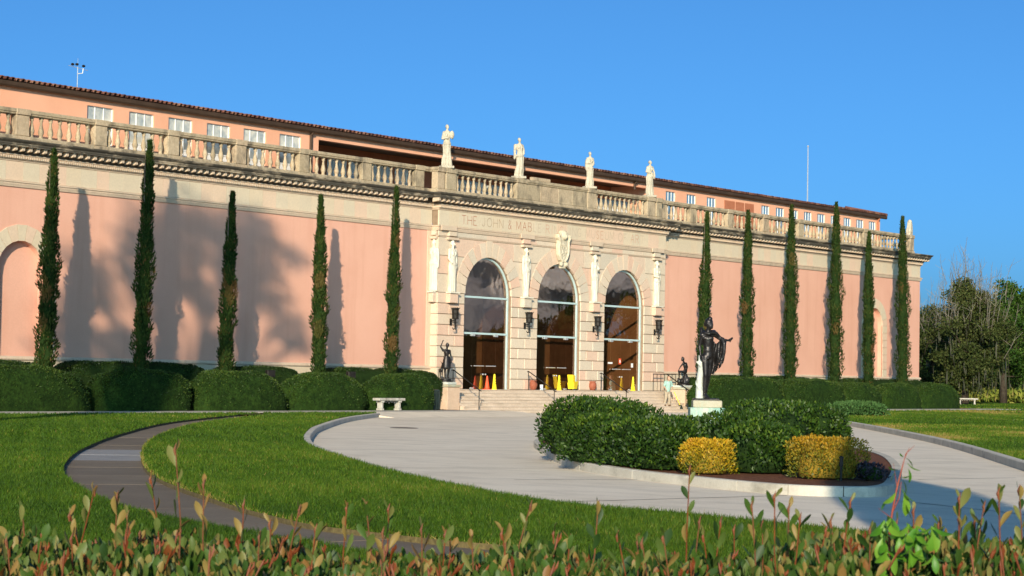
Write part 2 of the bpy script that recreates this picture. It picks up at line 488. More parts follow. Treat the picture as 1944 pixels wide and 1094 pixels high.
MT['bark'] = M('bark', (0.10, 0.075, 0.055), (0.17, 0.135, 0.10), scale=4, rough=0.95, bump=0.02, bscale=12, spec=0.1)
MT['bark_dark'] = M('dark_wood_bark', (0.03, 0.024, 0.017), (0.065, 0.052, 0.038), scale=4, rough=0.95, spec=0.1)
MT['bark_pale'] = M('pale_grey_bark', (0.20, 0.175, 0.135), (0.30, 0.265, 0.205), scale=4, rough=0.95, spec=0.1)
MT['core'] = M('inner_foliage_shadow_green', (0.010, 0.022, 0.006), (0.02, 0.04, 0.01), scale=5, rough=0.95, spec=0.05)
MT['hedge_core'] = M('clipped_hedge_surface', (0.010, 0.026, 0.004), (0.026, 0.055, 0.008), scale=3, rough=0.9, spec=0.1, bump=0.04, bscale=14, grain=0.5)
MT['gold_core'] = M('golden_inner_leaves', (0.20, 0.14, 0.012), (0.32, 0.19, 0.015), scale=8, rough=0.9, bump=0.03, bscale=30, grain=0.5)
MT['terracotta'] = M('terracotta', (0.24, 0.07, 0.035), (0.32, 0.10, 0.055), scale=6, rough=0.7)
MT['cone_yellow'] = M('yellow_plastic', (0.85, 0.62, 0.015), (0.90, 0.68, 0.03), scale=4, rough=0.45)
MT['cone_red'] = M('orange_red_plastic', (0.80, 0.075, 0.02), (0.86, 0.10, 0.03), scale=4, rough=0.45)
MT['black'] = M('black_print', (0.012, 0.012, 0.012), None, rough=0.6)
MT['bin'] = M('dark_green_bin', (0.012, 0.022, 0.020), (0.022, 0.035, 0.032), scale=3, rough=0.5)
MT['bench'] = M('weathered_bench_stone', (0.38, 0.35, 0.30), (0.52, 0.49, 0.42), scale=5, rough=0.9, bump=0.01, bscale=30, grain=0.2, stain=(0.12, 0.11, 0.09), stain_scale=(4, 4, 2), stain_range=(0.55, 0.7), stain_amt=0.7)
MT['room'] = M('brown_vestibule_plaster', (0.22, 0.105, 0.045), (0.30, 0.15, 0.065), scale=0.8, rough=0.8)
MT['room_floor'] = M('vestibule_stone_floor', (0.16, 0.11, 0.075), (0.22, 0.155, 0.105), scale=1.4, rough=0.35, spec=0.5)
MT['wood'] = M('dark_wood', (0.09, 0.042, 0.02), (0.13, 0.06, 0.03), scale=3, rough=0.5)
MT['marble'] = M('pale_stained_marble', (0.46, 0.48, 0.42), (0.58, 0.60, 0.54), scale=4, rough=0.7, bump=0.006, bscale=30, grain=0.1, stain=(0.34, 0.38, 0.32), stain_scale=(4, 4, 1.2), stain_range=(0.52, 0.74), stain_amt=0.6)
MT['pedestal_green'] = M('verdigris_stained_pedestal', (0.17, 0.38, 0.32), (0.33, 0.49, 0.41), scale=3, rough=0.85, grain=0.12, stain=(0.62, 0.58, 0.46), stain_scale=(2.5, 2.5, 0.8), stain_range=(0.45, 0.62), stain_amt=0.7)
MT['pedestal_top'] = M('yellowed_pedestal_stone', (0.38, 0.34, 0.22), (0.46, 0.43, 0.33), scale=3, rough=0.85, grain=0.12, stain=(0.36, 0.48, 0.41), stain_scale=(2.5, 2.5, 0.8), stain_range=(0.52, 0.66), stain_amt=0.6)
MT['letter_red'] = M('incised_red_letter', (0.36, 0.115, 0.07), (0.42, 0.15, 0.09), scale=6, rough=0.95)
MT['letter_tan'] = M('incised_worn_letter', (0.33, 0.22, 0.14), (0.40, 0.28, 0.19), scale=6, rough=0.95)
MT['letter_faint'] = M('incised_faded_letter', (0.45, 0.35, 0.25), (0.50, 0.385, 0.28), scale=6, rough=0.95)
MT['letter_pink'] = M('incised_faded_pink_letter', (0.52, 0.25, 0.165), (0.55, 0.28, 0.19), scale=6, rough=0.95)
MT['moss'] = leaf_mat('grey_hanging_moss', [(0.0, (0.05, 0.053, 0.036)), (1.0, (0.095, 0.095, 0.066))], rough=0.9, spec=0.05, transl=0.2)
# ------------------------------------------------------------------ museum building
PX, PY = 10.6, -0.45            # half width and front plane of the entrance portal
XL, XR = -60.0, 44.87           # ends of the front
ARCH_D, ARCH_R, SPRING, SILL = 6.37, 2.0, 5.88, 0.94
museum = empty('museum_building', (0, 0, 0), 0, 'pink stucco museum with a stone entrance portal of three arched glass doors', 'museum')

def arch_wall(x0, x1, y, z0, z1, holes, depth, n=24):
    """front sheet with round-headed openings, plus their reveals; holes = (cx, r, spring, bottom)"""
    mb = MB()
    def q(a, b, c, d): mb.add([a, b, c, d], [(0, 1, 2, 3)])
    x = x0
    for cx, r, sp, zb in sorted(holes):
        q((x, y, z0), (cx - r, y, z0), (cx - r, y, z1), (x, y, z1))
        if zb > z0: q((cx - r, y, z0), (cx + r, y, z0), (cx + r, y, zb), (cx - r, y, zb))
        for k in range(n):
            a0, a1 = math.pi - math.pi * k / n, math.pi - math.pi * (k + 1) / n
            xa, za, xb, zb2 = cx + r * math.cos(a0), sp + r * math.sin(a0), cx + r * math.cos(a1), sp + r * math.sin(a1)
            q((xa, y, za), (xb, y, zb2), (xb, y, z1), (xa, y, z1))
            q((xa, y, za), (xa, y + depth, za), (xb, y + depth, zb2), (xb, y, zb2))
        q((cx - r, y, zb), (cx - r, y + depth, zb), (cx - r, y + depth, sp), (cx - r, y, sp))
        q((cx + r, y + depth, zb), (cx + r, y, zb), (cx + r, y, sp), (cx + r, y + depth, sp))
        x = cx + r
    q((x, y, z0), (x1, y, z0), (x1, y, z1), (x, y, z1))
    return mb

NICHE_R, NICHE_SP = 1.21, 5.65
for x0, x1, nx in ((XL, -PX, -37.1), (PX, XR, 37.9)):
    mb = arch_wall(x0, x1, 0.0, -0.3, 10.3, [(nx, NICHE_R, NICHE_SP, 2.1)], 0.35)
    mb.box(nx - 1.4, nx + 1.4, 0.352, 0.5, 1.9, 7.2)
    mb.add([(x0, 0, 10.3), (x1, 0, 10.3), (x1, 2.2, 10.3), (x0, 2.2, 10.3)], [(0, 1, 2, 3)])
    if x1 == XR:
        mb.add([(XR, 0, -0.3), (XR, 30, -0.3), (XR, 30, 10.3), (XR, 0, 10.3)], [(0, 1, 2, 3)])
    mb.build('wall', MT['pink'], museum)
    # stone ring and jambs of the blind niche
    nv = 11
    for k in range(nv):
        a0, a1 = math.pi * k / nv + 0.006, math.pi * (k + 1) / nv - 0.006
        ro = NICHE_R + 0.67
        p = [(nx + NICHE_R * math.cos(a0), NICHE_SP + NICHE_R * math.sin(a0)), (nx + ro * math.cos(a0), NICHE_SP + ro * math.sin(a0)),
             (nx + ro * math.cos(a1), NICHE_SP + ro * math.sin(a1)), (nx + NICHE_R * math.cos(a1), NICHE_SP + NICHE_R * math.sin(a1))]
        MB().prism(p, -0.035, 0.05).build('niche_voussoir', MT['frieze'], museum)
    jm = MB().cblock(-0.335, 0.335, -0.035, 0.05, 0.006, 0.50, 0.012).mesh('niche_jamb_block', MT['frieze'])
    for sx in (-1, 1):
        for k in range(7):
            inst('niche_jamb_block', jm, museum, (nx + sx * (NICHE_R + 0.335), 0, NICHE_SP - 0.508 * (k + 1)))

# stone strips of the main wall either side of the portal
MB().box(-PX - 0.34, -PX, -0.03, 0.1, 2.05, 9.04).build('stone_strip', MT['frieze'], museum)
MB().box(PX, PX + 0.34, -0.03, 0.1, 2.05, 9.04).build('stone_strip', MT['frieze'], museum)

# ---- portal: backing, ashlar, rusticated piers, voussoirs
holes = [(c * ARCH_D, ARCH_R, SPRING, SILL - 0.02) for c in (-1, 0, 1)]
mb = arch_wall(-PX + 0.02, PX - 0.02, PY + 0.03, -0.3, 10.1, holes, 0.30)
mb.add([(-PX + 0.02, 0, -0.3), (-PX + 0.02, PY + 0.03, -0.3), (-PX + 0.02, PY + 0.03, 10.1), (-PX + 0.02, 0, 10.1)], [(0, 1, 2, 3)])
mb.add([(PX - 0.02, PY + 0.03, -0.3), (PX - 0.02, 0, -0.3), (PX - 0.02, 0, 10.1), (PX - 0.02, PY + 0.03, 10.1)], [(0, 1, 2, 3)])
mb.build('portal_backing', MT['joint'], museum)

rnd = random.Random(3)
G = 0.015
NR = 9
rh = (SPRING - SILL) / NR
piers = [(-PX, -ARCH_D - ARCH_R), (-ARCH_D + ARCH_R, -ARCH_R), (ARCH_R, ARCH_D - ARCH_R), (ARCH_D + ARCH_R, PX)]
for pi_, (a, b) in enumerate(piers):
    for k in range(NR):
        z0, z1 = SILL + k * rh, SILL + (k + 1) * rh
        W = b - a
        if pi_ in (1, 2):
            cuts = [0, 0.62, W - 0.62, W] if k % 2 else [0, W * 0.5 + 0.05, W]
        else:
            cuts = [0, W * 0.42, W] if k % 2 else [0, W * 0.64, W]
        for c0, c1 in zip(cuts, cuts[1:]):
            MB().cblock(a + c0 + G, a + c1 - G, PY - 0.012 - 0.012 * rnd.random(), PY + 0.10, z0 + G, z1 - G, 0.022).build('stone_block', MT['stone'], museum)
    # socle block under the courses
    MB().cblock(a + 0.004, b - 0.004, PY - 0.05, PY + 0.06, -0.2, SILL - G, 0.02).build('socle_block', MT['stone'], museum)
# side face of the portal, seen on the left
for sx in (-1, 1):
    for k in range(NR + 5):
        z0 = SILL + k * rh
        z1 = min(z0 + rh, 8.72)
        if z1 - z0 < 0.1: continue
        MB().box(sx * (PX - 0.01) - 0.018, sx * (PX - 0.01) + 0.018, PY + 0.03, -0.035, z0 + G, z1 - G).build('side_block', MT['stone'], museum)

def arc_z(x, R):
    for c in (-1, 0, 1):
        d = abs(x - c * ARCH_D)
        if d < R: return SPRING + math.sqrt(R * R - d * d)
    return -1e9
zr = [SPRING, 6.84, 7.78, 8.72]
for j in range(3):
    x = -PX
    first = True
    while x < PX - 0.05:
        wd = rnd.uniform(1.25, 2.1)
        x1 = min(x + wd, PX)
        if PX - x1 < 0.5: x1 = PX
        n = max(2, int((x1 - x) / 0.14))
        xs = [x + G + (x1 - x - 2 * G) * i / n for i in range(n + 1)]
        # keep runs of columns that lie above the arch ring
        run = []
        def flush(run):
            if len(run) >= 2:
                top = zr[j + 1] - G
                low = [(xx, max(zr[j] + G, arc_z(xx, ARCH_R + 0.3))) for xx in run]
                poly = low + [(run[-1], top), (run[0], top)]
                MB().prism(poly, PY - 0.004 - 0.004 * rnd.random(), PY + 0.05).build('ashlar_block', MT['stone'], museum)
        for xx in xs:
            if arc_z(xx, ARCH_R + 0.3) < zr[j + 1] - 0.04: run.append(xx)
            else:
                flush(run); run = []
        flush(run)
        x = x1
NV = 15
for c in (-1, 0, 1):
    for k in range(NV):
        a0, a1 = math.pi * k / NV + 0.0085, math.pi * (k + 1) / NV - 0.0085
        ro = ARCH_R + (0.80 if k != NV // 2 else 0.93)
        cx = c * ARCH_D
        am = (a0 + a1) / 2
        p = [(cx + ARCH_R * math.cos(a0), SPRING + ARCH_R * math.sin(a0)), (cx + ro * math.cos(a0), SPRING + ro * math.sin(a0)),
             (cx + ro * math.cos(a1), SPRING + ro * math.sin(a1)), (cx + ARCH_R * math.cos(a1), SPRING + ARCH_R * math.sin(a1))]
        MB().prism(p, PY - 0.03 - 0.006 * rnd.random(), PY + 0.08).build('voussoir', MT['stone'], museum)

# ---- horizontal mouldings, swept round the portal
FRONT = [(XL, 0), (-PX, 0), (-PX, PY), (PX, PY), (PX, 0), (XR, 0), (XR, 30)]
def band(name, prof, mat, path=FRONT):
    return sweep(path, prof).build(name, mat, museum)
band('base_ledge', [(0.0, 1.93), (0.10, 1.95), (0.12, 2.0), (0.10, 2.06), (0.02, 2.11), (-0.05, 2.11)], MT['mould'], [(XL, 0), (-PX, 0)])
band('base_ledge', [(0.0, 1.93), (0.10, 1.95), (0.12, 2.0), (0.10, 2.06), (0.02, 2.11), (-0.05, 2.11)], MT['mould'], [(PX, 0), (XR, 0), (XR, 30)])
band('plinth_course', [(-0.02, -0.3), (0.05, -0.3), (0.05, 1.93), (-0.02, 1.93)], MT['frieze'], [(XL, 0), (-PX, 0)])
band('plinth_course', [(-0.02, -0.3), (0.05, -0.3), (0.05, 1.93), (-0.02, 1.93)], MT['frieze'], [(PX, 0), (XR, 0), (XR, 30)])
band('string_course', [(-0.05, 9.04), (0.06, 9.05), (0.075, 9.10), (0.10, 9.17), (0.10, 9.22), (0.14, 9.235), (0.14, 9.28), (0.03, 9.32), (-0.05, 9.32)], MT['mould'])
band('lower_moulding', [(-0.02, 8.72), (0.03, 8.725), (0.035, 8.75), (0.055, 8.77), (0.055, 8.79), (-0.02, 8.80)], MT['mould'], [(-PX, 0), (-PX, PY), (PX, PY), (PX, 0)])
band('bed_moulding', [(-0.02, 10.10), (0.05, 10.11), (0.06, 10.16), (0.12, 10.18), (0.12, 10.20), (-0.02, 10.205)], MT['mould'])
band('dentil_band', [(-0.02, 10.205), (0.125, 10.206), (0.125, 10.33), (0.19, 10.345), (0.19, 10.385), (-0.02, 10.39)], MT['mould'])
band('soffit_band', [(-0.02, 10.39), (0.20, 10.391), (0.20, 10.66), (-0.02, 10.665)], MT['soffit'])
band('cornice', [(-0.02, 10.665), (0.58, 10.667), (0.58, 10.73), (0.60, 10.735), (0.60, 10.80), (0.63, 10.82), (0.68, 10.86), (0.71, 10.90), (0.71, 10.94), (0.40, 10.985), (-0.3, 10.99)], MT['cornice'])

# blocks of the band between the mouldings on the portal
x = -PX
while x < PX - 0.1:
    x1 = min(x + rnd.uniform(0.75, 1.5), PX)
    if PX - x1 < 0.4: x1 = PX
    MB().box(x + 0.004, x1 - 0.004, PY - 0.012 - 0.003 * rnd.random(), PY + 0.06, 8.805, 9.035).build('band_block', MT['stone'], museum)
    x = x1
# frieze slabs
for x0, x1, y in ((-40.5, -PX - 0.02, 0.0), (-PX, PX, PY), (PX + 0.02, XR, 0.0)):
    x = x0
    while x < x1 - 0.05:
        xe = min(x + rnd.uniform(0.68, 0.95) * (1.15 if y else 1.0), x1)
        if x1 - xe < 0.3: xe = x1
        MB().box(x + 0.0035, xe - 0.0035, y - 0.02 - 0.003 * rnd.random(), y + 0.06, 9.325, 10.095).build('frieze_slab', MT['frieze'], museum)
        x = xe
# dentils: too small to pick apart
mb = MB()
def dents(x0, x1, y):
    k = int((x1 - x0) / 0.115)
    for i in range(k):
        xx = x0 + 0.115 * i + 0.03
        mb.box(xx, xx + 0.065, y - 0.185, y - 0.11, 10.215, 10.325)
dents(-40.5, -PX - 0.2, 0.0); dents(-PX - 0.12, PX + 0.1, PY); dents(PX + 0.2, XR + 0.1, 0.0)
tag(mb.build('dentil_course', MT['mould'], museum), kind='stuff')
# modillions under the cornice
mo = MB()
mo.prism([(-0.105, 0.0), (0.105, 0.0), (0.105, 0.255), (-0.105, 0.255)], -0.62, 0.0)
mo.v = [(x, y, z - (0.0 if y < -0.3 else 0.0)) for x, y, z in mo.v]
mo = MB()
sidep = [(0.0, 0.06), (-0.24, 0.09), (-0.36, 0.095), (-0.41, 0.115), (-0.42, 0.14), (-0.42, 0.235), (0.0, 0.235)]
nn = len(sidep)
mo.add([(-0.07, y, z) for y, z in sidep] + [(0.07, y, z) for y, z in sidep],
       [tuple(range(nn - 1, -1, -1)), tuple(range(nn, 2 * nn))] + [(i, (i + 1) % nn, nn + (i + 1) % nn, nn + i) for i in range(nn)])
mo.box(-0.08, 0.08, -0.45, 0.0, 0.238, 0.268)
mom = mo.mesh('modillion', MT['mould'])
def modils(x0, x1, y):
    n = max(1, round((x1 - x0) / 0.385))
    st = (x1 - x0) / n
    for i in range(n + 1):
        inst('modillion', mom, museum, (x0 + st * i, y - 0.05, 10.395))
modils(-40.2, -PX - 1.0, 0.0); modils(-PX - 0.52, PX + 0.52, PY); modils(PX + 1.05, XR + 0.5, 0.0)
# oak-leaf clump of staining at the inner corner is part of the stone colour

# ---- balustrade
TER = 10.985                    # terrace level
path_b = [(XL, 0.25), (-PX + 0.1, 0.25), (-PX + 0.1, PY + 0.25), (PX - 0.1, PY + 0.25), (PX - 0.1, 0.25), (XR - 0.6, 0.25), (XR - 0.6, 30)]
band('balustrade_plinth', [(-0.40, TER + 0.004), (0.06, TER + 0.004), (0.06, TER + 0.16), (0.03, TER + 0.20), (0.0, TER + 0.235), (-0.34, TER + 0.235), (-0.40, TER + 0.20)], MT['balus'], path_b)
band('balustrade_rail', [(-0.32, 12.08), (0.0, 12.08), (0.03, 12.11), (0.03, 12.15), (0.07, 12.18), (0.07, 12.28), (0.03, 12.325), (-0.35, 12.325), (-0.39, 12.28), (-0.39, 12.15), (-0.32, 12.1)], MT['balus'], path_b)
MB().box(XL, XR - 0.3, 0.3, 12.0, 10.80, TER).build('terrace_floor', MT['walk'], museum)
bprof = [(0.10, 0.0), (0.10, 0.05), (0.07, 0.09), (0.115, 0.20), (0.125, 0.28), (0.10, 0.38), (0.06, 0.55), (0.052, 0.68), (0.085, 0.72), (0.085, 0.745), (0.065, 0.775), (0.10, 0.80), (0.10, 0.862)]
bal = MB().lathe(bprof, 8).mesh('baluster', MT['balus'], True)
def balusters(xa, xb, y):
    n = max(1, round((xb - xa) / 0.487))
    for i in range(n):
        inst('baluster', bal, museum, (xa + (xb - xa) * (i + 0.5) / n, y + 0.17, TER + 0.233))
def pier(x, y, wd=0.69):
    mb = MB()
    mb.bbox(x - wd / 2, x + wd / 2, y - 0.03, y + 0.37, TER + 0.236, 12.078, 0.02)
    mb.box(x - wd / 2 - 0.03, x + wd / 2 + 0.03, y - 0.075, y + 0.41, TER + 0.02, TER + 0.20)
    mb.bbox(x - wd / 2 - 0.02, x + wd / 2 + 0.02, y - 0.085, y + 0.40, 12.084, 12.335, 0.015)
    mb.build('balustrade_pier', MT['balus'], museum)
lp = [-41.3, -37.0, -32.75, -28.5, -24.25, -20.0, -15.45, -11.35]
rp_ = [11.35, 14.65, 19.0, 23.35, 27.9, 32.4, 37.0]
for seq, y in ((lp, 0.25), (rp_, 0.25)):
    for i, x in enumerate(seq):
        pier(x, y)
        if i + 1 < len(seq):
            balusters(x + 0.36, seq[i + 1] - 0.36, y)
balusters(37.36, XR - 1.2, 0.25)
pier(XR - 0.85, 0.25, 0.6)
y2 = PY + 0.25
for x in (-10.2, -9.35, -3.3, 3.3, 9.35, 10.2):
    pier(x, y2, 0.85 if abs(x) < 10 else 0.6)
balusters(-8.9, -3.75, y2); balusters(3.75, 8.9, y2)
# solid attic panel over the middle arch
for i, (xa, xb) in enumerate(((-2.87, -1.55), (-1.55, 0.1), (0.1, 1.4), (1.4, 2.87))):
    MB().cblock(xa + 0.006, xb - 0.006, y2 + 0.01, y2 + 0.28, TER + 0.239, 12.076, 0.02).build('attic_panel', MT['balus'], museum)
MB().bbox(-2.2, -0.6, y2 + 0.05, y2 + 0.3, 12.33, 12.52, 0.02).build('attic_coping', MT['balus'], museum)
# corner ornament at the right end of the balustrade
mb = MB()
mb.prism([(-0.25, 0), (0.25, 0), (0.27, 0.35), (0.20, 0.75), (0.10, 1.0), (0.02, 1.12), (-0.06, 0.95), (-0.13, 0.62), (-0.26, 0.38)], -0.16, 0.16)
mb.ball((0.02, 0, 1.0), (0.1, 0.12, 0.16)); mb.ball((-0.1, -0.1, 0.3), (0.2, 0.14, 0.25))
remeshed(mb, 'corner_ornament', MT['white_stone'], 0.035, museum, 3, (XR - 0.85, 0.45, 12.33))

# ---- entrance steps
NS = 7
for i in range(NS):
    yf = -0.95 - 0.28 * i
    yb = -0.17 if i == 0 else yf + 0.30
    zt = 0.93 - 0.168 * i
    mb = MB()
    mb.box(-10.585, 10.34, yf + 0.03, yb, zt - 0.19, zt - 0.045)
    mb.bbox(-10.585, 10.34, yf, yb, zt - 0.045, zt, 0.012)
    mb.build('step', MT['step'] if 'step' in MT else MT['mould'], museum)

# ---- arched glass entrances
YG = PY + 0.23
T1, T2 = 5.76, 3.86
for c in (-1, 0, 1):
    cx = c * ARCH_D
    fr = MB()
    n = 28
    Ro, Ri = ARCH_R - 0.012, ARCH_R - 0.11
    outer = [(Ro * math.cos(math.pi * k / n), SPRING + Ro * math.sin(math.pi * k / n)) for k in range(n + 1)]
    inner = [(Ri * math.cos(math.pi * k / n), SPRING + Ri * math.sin(math.pi * k / n)) for k in range(n + 1)]
    outer = [(Ro, SILL)] + outer + [(-Ro, SILL)]
    inner = [(Ri, SILL)] + inner + [(-Ri, SILL)]
    k = len(outer)
    vsx = [(cx + x, YG - 0.05, z) for x, z in outer] + [(cx + x, YG - 0.05, z) for x, z in inner] + [(cx + x, YG + 0.05, z) for x, z in outer] + [(cx + x, YG + 0.05, z) for x, z in inner]
    fs = []
    for i in range(k - 1):
        fs += [(i, k + i, k + i + 1, i + 1), (k + i, 3 * k + i, 3 * k + i + 1, k + i + 1), (2 * k + i, i, i + 1, 2 * k + i + 1), (3 * k + i, 2 * k + i, 2 * k + i + 1, 3 * k + i + 1)]
    fr.add(vsx, fs)
    ent = fr.build('arched_entrance', MT['teal'], museum)
    for z in (T1, T2):
        MB().box(cx - Ri, cx + Ri, YG - 0.055, YG + 0.045, z - 0.05, z + 0.05).build('transom', MT['teal'], ent)
    g = YG
    MB().add([(cx + x, g, z) for x, z in [(Ri, T1 + 0.05)] + inner[1:-1] + [(-Ri, T1 + 0.05)]], [tuple(range(len(inner)))]).build('pane', MT['glass'], ent)
    MB().add([(cx - Ri, g, T2 + 0.05), (cx + Ri, g, T2 + 0.05), (cx + Ri, g, T1 - 0.05), (cx - Ri, g, T1 - 0.05)], [(0, 1, 2, 3)]).build('pane', MT['glass'], ent)
    for a, b in ((-Ri, -1.02), (-1.0, -0.006), (0.006, 1.0), (1.02, Ri)):
        lf = MB().add([(cx + a, g, SILL + 0.01), (cx + b, g, SILL + 0.01), (cx + b, g, T2 - 0.05), (cx + a, g, T2 - 0.05)], [(0, 1, 2, 3)])
        lf.build('door_leaf' if abs(a + b) < 1.5 else 'pane', MT['glass'], ent)
    for s in (-1, 1):
        MB().tube([(cx + s * 0.12, g - 0.09, 2.16), (cx + s * 0.92, g - 0.09, 2.16)], 0.028).build('push_bar', MT['steel'], ent)
        MB().box(cx + s * 0.98 - 0.13, cx + s * 0.98 + 0.13, g - 0.075, g - 0.02, T2 - 0.14, T2 - 0.02).build('door_clamp', MT['steel'], ent)
        MB().box(cx + s * 0.98 - 0.11, cx + s * 0.98 + 0.11, g - 0.05, g - 0.01, SILL + 0.01, SILL + 0.09).build('door_clamp', MT['steel'], ent)
        MB().ball((cx + s * 0.11, g - 0.05, 1.72), 0.045, 8, 6).build('lock_knob', MT['steel'], ent)
    if c == 1:
        MB().box(cx - 0.16, cx + 0.06, g - 0.012, g - 0.006, 2.45, 2.78).build('red_sticker', MT['cone_red'], ent)
        MB().box(cx - 0.10, cx + 0.0, g - 0.016, g - 0.0125, 2.53, 2.70).build('sticker_print', MT['white_paint'], ent)
        MB().box(cx - 1.25, cx - 0.8, g - 0.012, g - 0.006, 2.46, 2.56).build('white_sticker', MT['white_paint'], ent)
        MB().box(cx + 1.1, cx + 1.3, g - 0.012, g - 0.006, 2.28, 2.52).build('white_sticker', MT['white_paint'], ent)
# the vestibule behind the glass
v0, v1, vd = -10.0, 10.0, 3.6
mb = MB()
mb.add([(v0, vd, 0.5), (v1, vd, 0.5), (v1, vd, 9.0), (v0, vd, 9.0)], [(0, 1, 2, 3)])
mb.add([(v0, -0.12, 0.5), (v0, vd, 0.5), (v0, vd, 9.0), (v0, -0.12, 9.0)], [(0, 1, 2, 3)])
mb.add([(v1, vd, 0.5), (v1, -0.12, 0.5), (v1, -0.12, 9.0), (v1, vd, 9.0)], [(0, 1, 2, 3)])
mb.add([(v0, -0.12, 9.0), (v1, -0.12, 9.0), (v1, vd, 9.0), (v0, vd, 9.0)], [(0, 1, 2, 3)])
mb.build('vestibule_wall', MT['room'], museum)
MB().add([(v0, -0.15, 0.935), (v1, -0.15, 0.935), (v1, vd, 0.935), (v0, vd, 0.935)], [(0, 1, 2, 3)]).build('vestibule_floor', MT['room_floor'], museum)
for c in (-1, 1):
    MB().box(c * 3.2 - 0.35, c * 3.2 + 0.35, -0.10, 0.4, 0.94, 8.9).build('vestibule_pier', MT['room'], museum)
for c in (-1, 0, 1):
    mb = arch_wall(c * ARCH_D - 1.75, c * ARCH_D + 1.75, vd - 0.06, 0.94, 6.6, [(c * ARCH_D, 1.3, 3.6, 0.94)], 0.05)
    mb.build('inner_doorcase', MT['wood'], museum)
    MB().add([(c * ARCH_D - 1.3, vd - 0.012, 0.95), (c * ARCH_D + 1.3, vd - 0.012, 0.95), (c * ARCH_D + 1.3, vd - 0.012, 4.9), (c * ARCH_D - 1.3, vd - 0.012, 4.9)], [(0, 1, 2, 3)]).build('inner_door', MT['wood'], museum)

# ---- pilaster brackets, caryatid reliefs, cartouche
def draped(mb, h, arm_l, arm_r, sway=0.0, head_turn=0.0, flat=1.0, folds=11, seed=0, crown=False, feet_w=0.115):
    """standing robed figure of height h facing -Y; arms are lists of joints in units of h"""
    rg = random.Random(seed)
    prof = [(0.0, feet_w, 0.085), (0.04, feet_w * 0.97, 0.085), (0.15, feet_w * 0.96, 0.082), (0.28, 0.108, 0.082), (0.40, 0.112, 0.085), (0.50, 0.118, 0.09), (0.58, 0.10, 0.078), (0.635, 0.088, 0.07), (0.70, 0.105, 0.078), (0.76, 0.112, 0.075), (0.805, 0.108, 0.062), (0.835, 0.07, 0.045), (0.85, 0.035, 0.033)]
    seg = 44
    ph = rg.random() * 6
    vsx, fs = [], []
    for j, (z, rx, ry) in enumerate(prof):
        amp = 0.14 if z < 0.56 else (0.06 if z < 0.7 else 0.02)
        ox = sway * math.sin(z * 3.4)
        for k in range(seg):
            a = 2 * math.pi * k / seg
            r = 1 + amp * math.cos(folds * a + ph + z * 2.5 * math.sin(a * 2 + ph)) + amp * 0.4 * math.cos(5 * a + z * 6)
            vsx.append(((ox + rx * r * math.cos(a)) * h, ry * r * math.sin(a) * h * flat, z * h))
    n = len(prof)
    for j in range(n - 1):
        for k in range(seg):
            fs.append((j * seg + k, j * seg + (k + 1) % seg, (j + 1) * seg + (k + 1) % seg, (j + 1) * seg + k))
    fs.append(tuple(range(seg - 1, -1, -1))); fs.append(tuple((n - 1) * seg + k for k in range(seg)))
    mb.add(vsx, fs)
    ox = sway * math.sin(0.85 * 3.4)
    # overfold at the hips and breast
    mb.ball((ox * h, -0.035 * h * flat, 0.53 * h), (0.12 * h, 0.07 * h * flat, 0.05 * h), 14, 8)
    for s in (-1, 1): mb.ball(((ox + s * 0.045) * h, -0.06 * h * flat, 0.735 * h), (0.042 * h, 0.04 * h * flat, 0.042 * h), 10, 7)
    cap(mb, (ox * h, 0, 0.83 * h), 0.034 * h, (ox * h, -0.005 * h, 0.885 * h), 0.03 * h)
    hx = ox + 0.012 * math.sin(head_turn)
    mb.ball((hx * h, -0.012 * h * flat, 0.925 * h), (0.041 * h, 0.05 * h * max(flat, 0.7), 0.06 * h), 14, 10)
    nx_, ny_ = math.sin(head_turn), -math.cos(head_turn)
    mb.ball(((hx + 0.048 * nx_) * h, (0.052 * ny_ - 0.01) * h, 0.918 * h), (0.01 * h, 0.012 * h, 0.016 * h), 8, 6)
    mb.ball((hx * h, 0.022 * h * flat, 0.945 * h), (0.05 * h, 0.046 * h, 0.05 * h), 12, 8)
    mb.ball(((hx - 0.03 * nx_) * h, (0.055) * h * flat, 0.93 * h), (0.03 * h, 0.03 * h, 0.03 * h), 10, 7)
    if crown: mb.ball((hx * h, 0, 0.985 * h), (0.035 * h, 0.035 * h, 0.02 * h), 10, 6)
    for arm in (arm_l, arm_r):
        if not arm: continue
        A = [(p[0] * h, p[1] * h * flat, p[2] * h) for p in arm]
        A[0] = (A[0][0] + ox * h, A[0][1], A[0][2])
        rr = [0.037, 0.031, 0.024, 0.02]
        for i in range(len(A) - 1): cap(mb, A[i], rr[i] * h, A[i + 1], rr[i + 1] * h)
        mb.ball(A[-1], (0.024 * h, 0.02 * h, 0.03 * h), 8, 6)
    return mb

